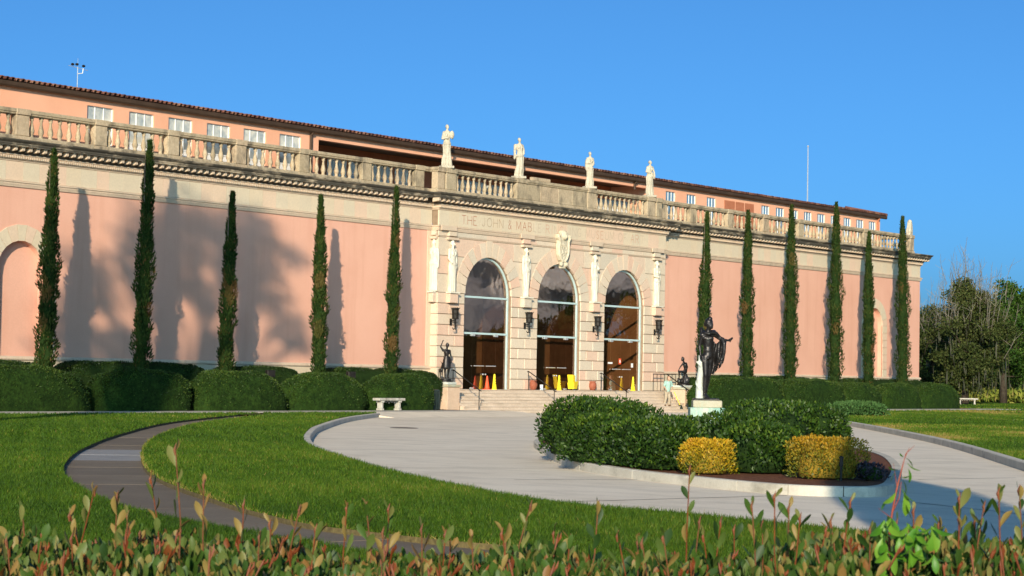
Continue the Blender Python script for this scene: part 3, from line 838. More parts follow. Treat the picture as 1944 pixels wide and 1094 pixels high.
cary_pos = [(-9.55, PY - 0.10, 0.0), (-3.22, PY - 0.10, 0.0), (3.22, PY - 0.10, 0.0), (9.55, PY - 0.10, 0.0), (-PX - 0.06, -0.22, -math.pi / 2)]
arms_set = [([(-0.105, 0, 0.80), (-0.135, -0.02, 0.64), (-0.10, -0.09, 0.56)], [(0.105, 0, 0.80), (0.135, 0, 0.63), (0.13, -0.02, 0.47)]),
            ([(-0.105, 0, 0.80), (-0.13, 0, 0.63), (-0.125, -0.01, 0.46)], [(0.105, 0, 0.80), (0.13, 0, 0.63), (0.125, -0.01, 0.46)]),
            ([(-0.105, 0, 0.80), (-0.13, 0, 0.63), (-0.12, -0.02, 0.47)], [(0.105, 0, 0.80), (0.135, -0.03, 0.66), (0.05, -0.10, 0.70)]),
            ([(-0.105, 0, 0.80), (-0.135, -0.03, 0.65), (-0.03, -0.10, 0.63)], [(0.105, 0, 0.80), (0.13, 0, 0.63), (0.125, 0, 0.47)]),
            ([(-0.105, 0, 0.80), (-0.13, 0, 0.63), (-0.12, -0.02, 0.47)], [(0.105, 0, 0.80), (0.13, 0, 0.63), (0.125, 0, 0.47)])]
for i, (x, y, rz) in enumerate(cary_pos):
    mb = MB()
    # some of them taper downwards to a narrow sheath like a herm
    draped(mb, 2.66, arms_set[i][0], arms_set[i][1], 0.0, (0.3, -0.2, 0.5, 0.1, 0)[i], 0.75, 13, i, True, 0.075 if i in (1, 2) else 0.115)
    o = remeshed(mb, 'caryatid', MT['white_relief'], 0.03, museum, 1, None, Matrix.Diagonal((0.86, 0.9, 1, 1)))
    o.location = (x, y, 5.93); o.rotation_euler = (0, 0, rz)
    wd = 0.36
    for nm, z0, z1, ex, dd, mt in (('caryatid_plinth', 5.845, 5.925, 0.04, 0.34, 'white_relief'), ('bracket', 5.36, 5.84, 0.0, 0.26, 'stone'), ('capital', 8.60, 8.72, 0.06, 0.18, 'mould'), ('pilaster_head', 8.80, 9.038, -0.04, 0.14, 'stone')):
        mb = MB().bbox(-wd - ex, wd + ex, -dd, 0.0, z0, z1, 0.012)
        if nm == 'bracket':
            mb = MB().cblock(-wd + 0.02, wd - 0.02, -dd, 0.0, z0, z1, 0.02)
        q = mb.build(nm, MT[mt], museum)
        if rz == 0.0: q.location = (x, PY - 0.005, 0)
        else:
            q.location = (-PX + 0.0, -0.22, 0); q.rotation_euler = (0, 0, rz); q.scale = (0.45, 1, 1)
# pairs of plain pilaster shafts that break the upper moulding forward
for x in (-9.95, -3.22, 3.22, 9.55):
    MB().bbox(x - 0.62, x + 0.62, PY - 0.20, PY - 0.145, 9.06, 9.31, 0.01).build('moulding_break', MT['mould'], museum)
# carved cartouche over the middle arch
mb = MB()
sh = [(0.0, -0.85), (0.30, -0.72), (0.48, -0.42), (0.52, 0.0), (0.46, 0.38), (0.60, 0.50), (0.58, 0.72), (0.34, 0.72), (0.22, 0.92), (0.0, 0.98), (-0.22, 0.92), (-0.34, 0.72), (-0.58, 0.72), (-0.60, 0.50), (-0.46, 0.38), (-0.52, 0.0), (-0.48, -0.42), (-0.30, -0.72)]
mb.prism(sh[::-1][::-1], -0.16, 0.05)
mb.ball((0, -0.18, 0.66), (0.22, 0.17, 0.26), 14, 10)
mb.ball((0, -0.30, 0.60), (0.09, 0.10, 0.10), 10, 7)
for s in (-1, 1):
    mb.ball((s * 0.08, -0.33, 0.72), (0.035, 0.03, 0.03), 8, 6)
    mb.tube([(s * 0.44, -0.17, 0.60), (s * 0.52, -0.2, 0.66), (s * 0.56, -0.2, 0.58), (s * 0.5, -0.2, 0.50), (s * 0.40, -0.19, 0.30), (s * 0.44, -0.18, 0.0), (s * 0.40, -0.17, -0.36), (s * 0.26, -0.17, -0.62), (s * 0.06, -0.18, -0.78)], 0.06, 8)
    mb.ball((s * 0.24, -0.17, -0.92), (0.16, 0.1, 0.13), 10, 7)
for i in range(26):
    a = rnd.random() * 6.28; r = rnd.random() ** 0.5
    mb.ball((0.34 * r * math.cos(a), -0.15, -0.15 + 0.46 * r * math.sin(a)), rnd.uniform(0.04, 0.075), 8, 6)
mb.prism([(-0.22, -1.15), (0.22, -1.15), (0.18, -0.7), (-0.18, -0.7)], -0.14, 0.05)
remeshed(mb, 'cartouche', MT['cream_relief'], 0.028, museum, 1, (0.0, PY - 0.10, 8.78))

# ---- frieze inscription, thin cut strokes, one part per letter
GL = {
 'T': [[(0, 1), (1, 1)], [(0.5, 1), (0.5, 0)]], 'H': [[(0, 0), (0, 1)], [(1, 0), (1, 1)], [(0, 0.5), (1, 0.5)]],
 'E': [[(0.9, 1), (0, 1), (0, 0), (0.9, 0)], [(0, 0.52), (0.7, 0.52)]], 'J': [[(0.8, 1), (0.8, 0.25), (0.65, 0.06), (0.4, 0), (0.15, 0.08), (0.02, 0.25)]],
 'O': [[(0.5 + 0.5 * math.cos(a), 0.5 + 0.5 * math.sin(a)) for a in [i * math.pi / 8 for i in range(17)]]],
 'N': [[(0, 0), (0, 1), (1, 0), (1, 1)]], '&': [[(1, 0), (0.25, 0.75), (0.3, 0.95), (0.5, 1), (0.7, 0.9), (0.65, 0.7), (0.15, 0.4), (0.05, 0.2), (0.2, 0.02), (0.5, 0), (0.8, 0.15), (0.95, 0.45)]],
 'M': [[(0, 0), (0.08, 1), (0.5, 0.15), (0.92, 1), (1, 0)]], 'A': [[(0, 0), (0.5, 1), (1, 0)], [(0.2, 0.38), (0.8, 0.38)]],
 'B': [[(0, 0), (0, 1), (0.6, 1), (0.8, 0.88), (0.8, 0.65), (0.6, 0.53), (0, 0.53)], [(0.6, 0.53), (0.88, 0.38), (0.88, 0.14), (0.62, 0), (0, 0)]],
 'L': [[(0, 1), (0, 0), (0.85, 0)]], 'R': [[(0, 0), (0, 1), (0.6, 1), (0.82, 0.88), (0.82, 0.64), (0.6, 0.52), (0, 0.52)], [(0.45, 0.52), (0.95, 0)]],
 'I': [[(0.5, 0), (0.5, 1)]], 'G': [[(0.9, 0.85), (0.7, 0.98), (0.45, 1), (0.15, 0.85), (0, 0.5), (0.15, 0.15), (0.45, 0), (0.75, 0.03), (0.92, 0.15), (0.92, 0.45), (0.6, 0.45)]],
 'U': [[(0, 1), (0, 0.3), (0.2, 0.05), (0.5, 0), (0.8, 0.05), (1, 0.3), (1, 1)]], 'S': [[(0.85, 0.85), (0.6, 1), (0.3, 0.97), (0.08, 0.8), (0.2, 0.58), (0.7, 0.42), (0.9, 0.22), (0.7, 0.03), (0.35, 0), (0.05, 0.18)]],
 'F': [[(0.9, 1), (0, 1), (0, 0)], [(0, 0.52), (0.7, 0.52)]]}
text = 'THE JOHN & MABLE RINGLING MUSEUM OF ART'
wid = {'I': 0.16, 'J': 0.30, 'L': 0.28, 'E': 0.30, 'F': 0.30, 'M': 0.44, 'O': 0.42, '&': 0.30, 'S': 0.28}
total = sum(0.30 if ch == ' ' else wid.get(ch, 0.36) + 0.15 for ch in text)
sc = 17.1 / total
x = -8.75
LH, LZ = 0.45, 9.50
for idx, ch in enumerate(text):
    if ch == ' ':
        x += 0.30 * sc; continue
    wv = wid.get(ch, 0.36) * sc
    mb = MB()
    for st in GL[ch]:
        pts = [(x + px * wv, LZ + pz * LH) for px, pz in st]
        for (xa, za), (xb, zb) in zip(pts, pts[1:]):
            d = Vector((xb - xa, zb - za)); 
            if d.length < 1e-6: continue
            d.normalize(); nrm = Vector((-d.y, d.x)) * 0.0135
            e = d * 0.008
            mb.add([(xa - e.x - nrm.x, PY - 0.0275, za - e.y - nrm.y), (xb + e.x - nrm.x, PY - 0.0275, zb + e.y - nrm.y), (xb + e.x + nrm.x, PY - 0.0275, zb + e.y + nrm.y), (xa - e.x + nrm.x, PY - 0.0275, za - e.y + nrm.y)], [(0, 1, 2, 3)])
    mt = 'letter_red' if idx in (0, 1, 2, 9, 11, 12, 13) else 'letter_tan' if idx < 9 else 'letter_pink' if idx in (17, 18, 20, 21, 28, 29, 36, 37) else 'letter_faint'
    mb.build('letter', MT[mt], museum)
    x += wv + 0.15 * sc

# ------------------------------------------------------------------ set-back upper storey
upper = empty('upper_gallery', (0, 2.0, TER), 0, 'set-back pink upper storey with clay tiled eave behind the balustrade', 'building')
UY, UT, UTOP = 2.0, TER, 13.46
def UP(mb, name, mat, parent=upper, smooth=False):
    if parent is upper:
        mb.v = [(x, y - 2.0, z - TER) for x, y, z in mb.v]
    else:
        pass
    return mb.build(name, mat, parent, smooth)
lw = [(-44.3 + 0.0, -42.8), (-41.85, -40.35), (-39.4, -37.9)]
left_w = [(-32.02, -30.5), (-29.57, -28.08), (-27.18, -25.68), (-24.75, -23.24), (-22.33, -20.82), (-19.87, -18.36)]
right_w = [(14.28, 15.36), (16.66, 17.72), (19.02, 20.08), (25.75, 26.8), (27.64, 28.72), (29.55, 30.6), (31.42, 32.46), (33.26, 34.34), (35.15, 36.22), (37.0, 38.08), (38.88, 39.96), (40.75, 41.8)]
ZT_, ZB_ = 13.18, 11.35
def wall_with_windows(x0, x1, wins):
    mb = MB()
    def q(xa, xb, za, zb): mb.add([(xa, UY, za), (xb, UY, za), (xb, UY, zb), (xa, UY, zb)], [(0, 1, 2, 3)])
    q(x0, x1, ZT_, UTOP + 0.1); q(x0, x1, UT - 0.05, ZB_)
    x = x0
    for a, b in wins:
        q(x, a, ZB_, ZT_)
        d = 0.14
        for qd in ([(a, UY, ZB_), (a, UY + d, ZB_), (a, UY + d, ZT_), (a, UY, ZT_)], [(b, UY + d, ZB_), (b, UY, ZB_), (b, UY, ZT_), (b, UY + d, ZT_)], [(a, UY, ZT_), (a, UY + d, ZT_), (b, UY + d, ZT_), (b, UY, ZT_)], [(a, UY + d, ZB_), (a, UY, ZB_), (b, UY, ZB_), (b, UY + d, ZB_)]):
            mb.add(qd, [(0, 1, 2, 3)])
        x = b
    q(x, x1, ZB_, ZT_)
    return mb
mb = wall_with_windows(-46.0, -17.1, left_w)
mb.add([(-17.1, UY, UT), (-17.1, 5.0, UT), (-17.1, 5.0, UTOP), (-17.1, UY, UTOP)], [(0, 1, 2, 3)])
UP(mb, 'wall', MT['pink_up'])
mb = wall_with_windows(12.7, 42.45, right_w)
mb.add([(42.45, UY, UT), (42.45, 14, UT), (42.45, 14, UTOP + 0.1), (42.45, UY, UTOP + 0.1)], [(0, 1, 2, 3)])
mb.add([(12.7, 5.0, UT), (12.7, UY, UT), (12.7, UY, UTOP), (12.7, 5.0, UTOP)], [(0, 1, 2, 3)])
UP(mb, 'wall', MT['pink_up'])
UP(MB().box(-17.1, 12.7, UY, UY + 0.35, 13.17, UTOP + 0.1), 'loggia_beam', MT['pink_up'])
UP(MB().box(-17.1, 12.7, 5.0, 5.2, UT, UTOP), 'loggia_back_wall', MT['rust'])
UP(MB().box(-17.05, 12.65, UY + 0.36, 4.99, 13.40, 13.5), 'loggia_ceiling', MT['brown'])
def window(a, b, y, zb, zt, pane_top, pane_mid, white_bottom, cols=3, mat='white_paint'):
    mb = MB()
    rows = [zb, zb + 0.42, zt - 0.60, zt]
    fy0, fy1 = y - 0.02, y + 0.03
    mb.box(a, a + 0.045, fy0, fy1, zb, zt); mb.box(b - 0.045, b, fy0, fy1, zb, zt)
    mb.box(a + 0.045, b - 0.045, fy0 + 0.001, fy1, zt - 0.03, zt); mb.box(a + 0.045, b - 0.045, fy0 + 0.001, fy1, zb, zb + 0.05)
    for k in range(1, cols):
        xx = a + (b - a) * k / cols
        mb.box(xx - 0.022, xx + 0.022, fy0 + 0.002, fy1, zb + 0.05, zt - 0.03)
    for z, t_ in ((rows[1], 0.025), (rows[2], 0.035)):
        mb.box(a + 0.045, b - 0.045, fy0 + 0.003, fy1 - 0.002, z - t_, z + t_)
    wnd = UP(mb, 'window', MT[mat])
    for c_ in range(cols):
        xa, xb = a + (b - a) * c_ / cols + 0.022, a + (b - a) * (c_ + 1) / cols - 0.022
        for r_ in range(3):
            mt = MT['white_paint'] if (r_ == 0 and white_bottom) else MT[pane_top] if r_ == 2 else MT[pane_mid]
            pm = MB().add([(xa, y + 0.012, rows[r_] + 0.02), (xb, y + 0.012, rows[r_] + 0.02), (xb, y + 0.012, rows[r_ + 1] - 0.02), (xa, y + 0.012, rows[r_ + 1] - 0.02)], [(0, 1, 2, 3)])
            pm.v = [(px, py - 2.0, pz - TER) for px, py, pz in pm.v]
            pm.build('pane', mt, wnd)
for i, (a, b) in enumerate(left_w):
    window(a, b, UY + 0.08, ZB_, ZT_, 'pane_pale', 'pane_dark' if i > 1 else 'pane_pale', True)
for a, b in right_w:
    window(a, b, UY + 0.08, ZB_, ZT_, 'pane_blue', 'pane_blue', False)
for a in (-13.2, -11.4, -9.6, -7.8, 2.0, 3.8, 9.0):
    window(a, a + 1.45, 4.95, UT + 0.1, 12.75, 'pane_pale', 'pane_pale', True)
# rust-red louvred panel
pn = UP(MB().box(21.1, 24.76, UY - 0.02, UY + 0.02, 11.5, 13.16), 'louvre_panel', MT['rust'])
for xx in (22.4, 23.55): 
    m_ = MB().box(xx - 0.03, xx + 0.03, UY - 2.0 - 0.035, UY - 2.0 - 0.021, 11.5 - TER, 13.16 - TER); m_.build('louvre_frame', MT['pink_up'], pn)
for k in range(16):
    zz = 11.55 + k * 0.1
    m_ = MB().box(21.14, 24.72, UY - 2.0 - 0.033, UY - 2.0 - 0.0205, zz - TER, zz + 0.055 - TER); m_.build('louvre_slat', MT['rust'], pn)
# gutter, downpipes, eave and tiles
UP(MB().box(-46.4, 42.9, 1.76, UY - 0.001, 13.50, 13.56), 'eave_board', MT['brown'])
mb = MB()
gp = [(1.80, 13.45), (1.74, 13.46), (1.70, 13.52), (1.70, 13.68), (1.795, 13.68)]
mb.add([(-46.4, y, z) for y, z in gp] + [(43.0, y, z) for y, z in gp], [(0, 1, 6, 5), (1, 2, 7, 6), (2, 3, 8, 7), (3, 4, 9, 8), (4, 0, 5, 9), (4, 3, 2, 1, 0), (5, 6, 7, 8, 9)])
UP(mb, 'gutter', MT['brown'])
for xx in (-17.72, 10.75, 42.0):
    UP(MB().tube([(xx, 1.78, 13.46), (xx, 1.86, 13.38), (xx, 1.93, 13.3), (xx, 1.93, 11.0 if xx != 10.75 else 12.98)], 0.075, 8), 'downpipe', MT['rust'] if xx > 11 else MT['brown'])
ROOF_S = math.radians(9.0)
mb = MB()
mb.add([(-46.4, 1.72, 13.665), (43.0, 1.72, 13.665), (43.0, 5.4, 13.665 + 3.68 * math.tan(ROOF_S)), (-46.4, 5.4, 13.665 + 3.68 * math.tan(ROOF_S))], [(0, 1, 2, 3)])
mb.add([(-46.4, 5.4, 13.665 + 3.68 * math.tan(ROOF_S)), (43.0, 5.4, 13.665 + 3.68 * math.tan(ROOF_S)), (43.0, 9.5, 13.60), (-46.4, 9.5, 13.60)], [(0, 1, 2, 3)])
roof = UP(mb, 'roof', MT['tile_dark'])
tm = MB()
cl, sl_ = math.cos(ROOF_S), math.sin(ROOF_S)
for k in range(5):
    y0, y1 = k * 0.62, k * 0.62 + 0.70
    lift = 0.02
    vs_, seg = [], 6
    for (yy, rr, dz) in ((y0, 0.128, 0.04), (y1, 0.10, 0.0)):
        for i in range(seg + 1):
            a = math.pi * i / seg
            vs_.append((rr * math.cos(a), yy * cl, yy * sl_ + dz + rr * math.sin(a)))
    for (yy, rr, dz) in ((y0, 0.095, 0.04),):
        for i in range(seg + 1):
            a = math.pi * i / seg
            vs_.append((rr * math.cos(a), yy * cl, yy * sl_ + dz + rr * math.sin(a)))
    n_ = seg + 1
    fs = [(i, i + 1, n_ + i + 1, n_ + i) for i in range(seg)] + [(2 * n_ + i, 2 * n_ + i + 1, i + 1, i) for i in range(seg)]
    tm.add(vs_, fs)
tmm = tm.mesh('roof_tile', MT['tile'])
for i in range(294):
    xx = -40.4 + i * 0.284
    if xx > 42.9: break
    inst('roof_tile', tmm, roof, (xx + rnd.uniform(-0.012, 0.012), 1.64 - 2.0 + rnd.uniform(-0.02, 0.02), 13.675 - TER + rnd.uniform(-0.006, 0.012)), rnd.uniform(-0.02, 0.02))
# hip ridge tiles at the right end
hip = MB().tube([(42.95 - 0.15 * k, 1.7 + 0.6 * k, 13.74 + 0.12 * k) for k in range(6)], 0.13, 8)
hip.v = [(x, y - 2.0, z - TER) for x, y, z in hip.v]
hip.build('hip_ridge', MT['tile'], roof, True)
# ------------------------------------------------------------------ ground, drive, paths
DZ = -0.25                       # drive level
# the big sheet of earth below everything
g = fill_poly('ground', [(-400, -400), (1500, -400), (1500, 1500), (-400, 1500)], -0.34, MT['lawn'])

left_edge = catmull([(-13.5, -4.2), (-18.5, -5.2), (-22.9, -7.6), (-32.0, -13.7), (-42.5, -21.9), (-47.8, -26.4), (-52.9, -31.0), (-57.2, -35.3), (-62.7, -41.6), (-65.9, -45.6), (-67.9, -48.3), (-69.3, -50.4), (-70.1, -52.0), (-70.6, -54.0), (-71.6, -57.0), (-73.4, -60.5), (-75.5, -64.0)], 8)
right_edge = catmull([(12.5, -6.6), (7.0, -10.5), (0.0, -16.2), (-9.5, -23.0), (-22.0, -31.8), (-35.7, -40.9), (-50.3, -49.7), (-58.0, -54.4), (-65.0, -60.0), (-69.0, -65.5)], 8)
drive_poly = [(p.x, p.y) for p in left_edge] + [(p.x, p.y) for p in reversed(right_edge)] + [(12.5, -2.3), (-13.5, -2.3)]
drive = fill_poly('driveway', drive_poly, DZ, MT['concrete'])
# saw-cut joints of the slab
def strip(name, a, b, wd, z, mat, parent=None):
    a, b = Vector(a), Vector(b)
    t = (b - a).normalized(); n = Vector((-t.y, t.x)) * wd / 2
    return MB().add([(*(a - n), z), (*(b - n), z), (*(b + n), z), (*(a + n), z)], [(0, 3, 2, 1)] if False else [(0, 1, 2, 3)]).build(name, mat, parent)
MT['jointline'] = M('dark_slab_joint', (0.17, 0.155, 0.13), (0.26, 0.24, 0.20), scale=3, rough=0.95)
for a, b in (((-62.8, -45.2), (-60.6, -46.6)), ((-57.8, -43.0), (-61.8, -40.6)), ((-68.6, -49.5), (-63.0, -51.0)), ((-50.5, -36.4), (-54.9, -33.2)), ((-44, -31.5), (-48.4, -27.1)), ((-38.5, -26.5), (-34.5, -16.2)), ((-30.5, -21.0), (-26.5, -10.2)), ((-12, -20.0), (-12.6, -4.6)), ((0, -15.6), (0, -3.2)), ((-64.5, -56.0), (-62.6, -52.6)), ((-53, -50.6), (-55.6, -49.7)), ((-44, -45.2), (-45.8, -43.4))):
    strip('slab_joint', a, b, 0.05, DZ + 0.004, MT['jointline'], drive)
# oily drain spot
mh = empty('manhole_cover', (-36.84, -20.6, DZ), 0, 'dark round manhole cover set in the pale drive near the kerb', 'manhole cover')
MB().lathe([(0.50, 0.0), (0.50, 0.012), (0.44, 0.016), (0.42, 0.012)], 24).build('ring', MT['iron'], mh)
MB().lathe([(0.415, 0.0), (0.415, 0.010), (0.40, 0.014)], 24).build('lid', MT['iron'], mh)

# kerbs
def kerb_profile(wd, base, top): return [(0, base), (0, top - 0.02), (0.02, top), (wd, top), (wd, base)]
kl = [p for p in left_edge if p.x < -23.5]
n_k = 0
def kerb(name, line, wd, base, top, mat, side, closed=False, seg=12):
    """runs of kerb laid as separate stones"""
    root = tag(empty(name, (0, 0, 0)), kind='structure')
    L = list(line) + ([line[0]] if closed else [])
    i = 0
    while i < len(L) - 1:
        j = min(i + seg, len(L) - 1)
        pts = [Vector((p[0], p[1])) for p in L[i:j + 1]]
        pts[0] = pts[0].lerp(pts[1], min(0.3, 0.009 / max((pts[1] - pts[0]).length, 1e-6)))
        pts[-1] = pts[-1].lerp(pts[-2], min(0.3, 0.009 / max((pts[-2] - pts[-1]).length, 1e-6)))
        prof = [(side * o, z) for o, z in kerb_profile(wd, base, top)]
        if side < 0: prof = prof[::-1]
        sweep(pts, prof).build('kerb_stone', mat, root)
        i = j
    return root
kerb('kerb', kl, 0.20, DZ - 0.05, -0.075, MT['kerb'], 1 if True else -1)
kr = [p for p in right_edge if p.x < 1.0]
kerb('kerb', kr, 0.20, DZ - 0.05, -0.06, MT['kerb'], -1)

# island
isl = catmull([(-47.0, -33.9), (-52.0, -37.9), (-56.2, -41.4), (-58.5, -43.6), (-60.6, -46.3), (-61.7, -48.2), (-62.45, -49.7), (-62.8, -50.9), (-62.55, -51.8), (-61.6, -52.1), (-58.8, -50.9), (-53.0, -48.0), (-46.5, -44.2), (-40.5, -39.6), (-37.0, -35.5), (-37.2, -31.8), (-41.5, -31.0)], 6, True)
island_poly = [(p.x, p.y) for p in isl]
area = sum(isl[i].x * isl[(i + 1) % len(isl)].y - isl[(i + 1) % len(isl)].x * isl[i].y for i in range(len(isl)))
inner_sign = -1 if area > 0 else 1       # offset to the right of travel is outward for ccw
kerb('kerb', isl, 0.20, DZ - 0.05, -0.08, MT['kerb_white'], inner_sign, True, 6)
bed = fill_poly('planting_bed', [(p.x, p.y) for p in offset_line(isl, inner_sign * 0.19, True)], -0.10, MT['mulch'])

# curved slab path, sunk a little below the left lawn
MT['edge'] = M('cut_turf_edge', (0.10, 0.075, 0.03), (0.17, 0.13, 0.05), scale=9, rough=0.95, grain=0.4)
CXY = Vector((CAM_LOC.x, CAM_LOC.y))
PK = 1.08
outer = catmull([CXY + (Vector(p) - CXY) * PK for p in ((-34.0, -10.9), (-36.0, -12.35), (-48.15, -20.9), (-58.2, -29.6), (-65.05, -36.1), (-69.2, -40.4), (-72.2, -43.8), (-74.5, -46.8), (-76.1, -49.1), (-77.1, -50.8), (-78.2, -53.2), (-79.6, -57.0))], 12)
inner = catmull([CXY + (Vector(p) - CXY) * PK for p in ((-36.4, -13.4), (-39.3, -15.6), (-48.15, -22.0), (-57.8, -30.5), (-64.9, -37.6), (-71.1, -44.5), (-74.9, -49.7), (-77.0, -53.1), (-77.45, -54.5), (-77.7, -55.7), (-77.8, -57.0), (-78.4, -59.0))], 12)
def resample(line, n):
    d = [0.0]
    for a, b in zip(line, line[1:]): d.append(d[-1] + (b - a).length)
    out, j = [], 0
    for i in range(n + 1):
        t = d[-1] * i / n
        while j < len(d) - 2 and d[j + 1] < t: j += 1
        k = (t - d[j]) / max(d[j + 1] - d[j], 1e-9)
        out.append(line[j].lerp(line[j + 1], k))
    return out
# match the two sides by projecting the inner line on the outer one
NSL, SUBS = 25, 6
oc = resample(outer, NSL * SUBS)
ic_all = resample(inner, 900)
ic = []
lastk = 0
for i, p in enumerate(oc):
    best, bk = 1e9, lastk
    for k in range(lastk, min(lastk + 60, len(ic_all))):
        dd = (ic_all[k] - p).length
        if dd < best: best, bk = dd, k
    lastk = bk
    ic.append(ic_all[bk])
pathroot = tag(empty('path', (0, 0, 0)), kind='structure')
path_poly = [(p.x, p.y) for p in oc] + [(p.x, p.y) for p in reversed(ic)]
fill_poly('path_bed', [(p.x, p.y) for p in offset_line(oc, 0.06)] + [(p.x, p.y) for p in reversed(offset_line(ic, -0.06))] if False else path_poly, -0.20, MT['mulch'])
wl = [Vector(p) for p in path_poly]
MB().add([(p.x, p.y, -0.21) for p in wl] + [(p.x, p.y, -0.072) for p in wl], [(i, (i + 1) % len(wl), len(wl) + (i + 1) % len(wl), len(wl) + i) for i in range(len(wl))]).build('lawn_edge', MT['edge'], pathroot)
for s_i in range(NSL):
    i0, i1 = s_i * SUBS, (s_i + 1) * SUBS
    A, B = [Vector(p) for p in oc[i0:i1 + 1]], [Vector(p) for p in ic[i0:i1 + 1]]
    def trim(q):
        if (q[1] - q[0]).length > 0.02: q[0] = q[0] + (q[1] - q[0]).normalized() * 0.011
        if (q[-2] - q[-1]).length > 0.02: q[-1] = q[-1] + (q[-2] - q[-1]).normalized() * 0.011
        return q
    A, B = trim(A), trim(B)
    quad = A + B[::-1]
    m_ = len(quad)
    ar = sum(quad[k].x * quad[(k + 1) % m_].y - quad[(k + 1) % m_].x * quad[k].y for k in range(m_))
    if ar < 0: quad = quad[::-1]
    mid = A[SUBS // 2]
    dcam = math.hypot(mid.x - CAM_LOC.x, mid.y - CAM_LOC.y)
    pale = 42.5 < dcam < 46.5
    MB().slab([(p.x, p.y) for p in quad], -0.19, -0.13 - 0.006 * rnd.random()).build('path_slab', MT['slab_pale'] if pale else MT['slab'], pathroot)

# lawns
def lz(x, y): return -0.055
left_out = offset_line(left_edge, 0.19)
left_out = [p for p in left_out if p.x < -23.4]
lawn_l_poly = [(-22.6, -6.95)] + [(p.x, p.y) for p in left_out] + [(-78, -70), (-100, -90), (-160, -90), (-160, -6.95)]
lawn_l = fill_poly('lawn', lawn_l_poly, -0.075, MT['lawn'], hole=path_poly)
right_out = [p for p in offset_line(right_edge, -0.19) if p.x < 1.0]
lawn_r_poly = [(9.2, -6.9), (1.3, -14.9)] + [(p.x, p.y) for p in right_out] + [(-68, -69), (-60, -120), (140, -120), (300, 60), (300, 140), (120, 110), (46, -2.5), (46, -6.9)]
lawn_r = fill_poly('lawn', lawn_r_poly, -0.085, MT['lawn'])

# front walk along the hedges
for x0, x1 in ((-80, -13.6), (12.6, 47)):
    root = tag(empty('front_walk', (0, 0, 0)), kind='structure')
    n = int((x1 - x0) / 3.0)
    for i in range(n):
        a, b = x0 + (x1 - x0) * i / n, x0 + (x1 - x0) * (i + 1) / n
        MB().box(a + 0.008, b - 0.008, -6.92, -4.75, -0.3, -0.04).build('walk_slab', MT['walk'], root)
# ramp between the walk and the drive by the steps
MB().add([(-24.0, -6.93, -0.045), (-24.0, -9.2, -0.246), (-12.2, -9.2, -0.246), (-12.2, -6.93, -0.045), (-12.2, -4.6, -0.045), (-13.59, -4.6, -0.045), (-13.59, -6.93, -0.045), (-24.0, -6.93, -0.27), (-24.0, -9.2, -0.27)], [(0, 1, 2, 3, 6), (6, 3, 4, 5), (0, 7, 8, 1)]).build('ramp', MT['concrete'])['kind'] = 'structure'
# earth strip under the hedges
fill_poly('soil', [(-80, -4.75), (-12.6, -4.75), (-12.6, 0.0), (-80, 0.0)], -0.06, MT['mulch'])
fill_poly('soil', [(12.6, -4.75), (47, -4.75), (47, 0.0), (12.6, 0.0)], -0.06, MT['mulch'])

# faint path across the right lawn
strip('path', (1.0, -28.6), (22, -9.0), 1.0, -0.079, MT['walk']).__setitem__('kind', 'structure')
MT['drygrass'] = M('dry_grass_patch', (0.20, 0.15, 0.05), (0.28, 0.20, 0.08), scale=2, rough=0.95, grain=0.4)

# ------------------------------------------------------------------ grass
def cards(name, C, T, Nn, Ln, Wd, tint, mat, parent=None, kind=None, shape='leaf'):
    """many leaf-sized faces: C base points, T growth directions, Nn face side directions"""
    n = len(C)
    T = T / np.maximum(np.linalg.norm(T, axis=1, keepdims=True), 1e-9)
    Sd = np.cross(T, Nn); Sd /= np.maximum(np.linalg.norm(Sd, axis=1, keepdims=True), 1e-9)
    Ln = np.asarray(Ln).reshape(-1, 1) * np.ones((n, 1)); Wd = np.asarray(Wd).reshape(-1, 1) * np.ones((n, 1))
    if shape == 'blade':
        V = np.stack([C - Sd * Wd * 0.5, C + Sd * Wd * 0.5, C + T * Ln], 1); k = 3
    else:
        V = np.stack([C, C + T * Ln * 0.55 + Sd * Wd * 0.5, C + T * Ln, C + T * Ln * 0.55 - Sd * Wd * 0.5], 1); k = 4
    me = bpy.data.meshes.new(name)
    me.vertices.add(n * k); me.loops.add(n * k); me.polygons.add(n)
    me.vertices.foreach_set('co', V.reshape(-1).astype(np.float32))
    me.loops.foreach_set('vertex_index', np.arange(n * k, dtype=np.int32))
    me.polygons.foreach_set('loop_start', np.arange(0, n * k, k, dtype=np.int32))
    at = me.attributes.new('tint', 'FLOAT', 'FACE')
    at.data.foreach_set('value', np.asarray(tint, dtype=np.float32))
    me.update(calc_edges=True)
    me.materials.append(mat)
    o = bpy.data.objects.new(name, me)
    link(o, parent)
    if kind: o['kind'] = kind
    return o

def unit(n):
    v = RNG.normal(size=(n, 3)); return v / np.linalg.norm(v, axis=1, keepdims=True)

MT['grass'] = leaf_mat('grass_blade', [(0.0, (0.016, 0.048, 0.003)), (0.5, (0.058, 0.122, 0.006)), (0.85, (0.125, 0.185, 0.012)), (1.0, (0.28, 0.21, 0.055))], rough=0.6, spec=0.2, transl=0.3)
CAMXY = np.array([CAM_LOC.x, CAM_LOC.y])
FH = np.array([math.sin(YAW), math.cos(YAW)]); RH = np.array([math.cos(YAW), -math.sin(YAW)])
def value_noise(X, Y, s, seed=0):
    """cheap smooth noise for patchiness"""
    r = np.random.default_rng(seed)
    out = np.zeros_like(X)
    for k in range(5):
        a = r.uniform(0, 6.28); f_ = s * (1.6 ** k) ; p = r.uniform(0, 6.28); q = r.uniform(0, 6.28)
        out += np.sin(f_ * (X * np.cos(a) + Y * np.sin(a)) + p) * np.cos(f_ * 0.8 * (-X * np.sin(a) + Y * np.cos(a)) + q) / (1.3 ** k)
    return out / 2.5
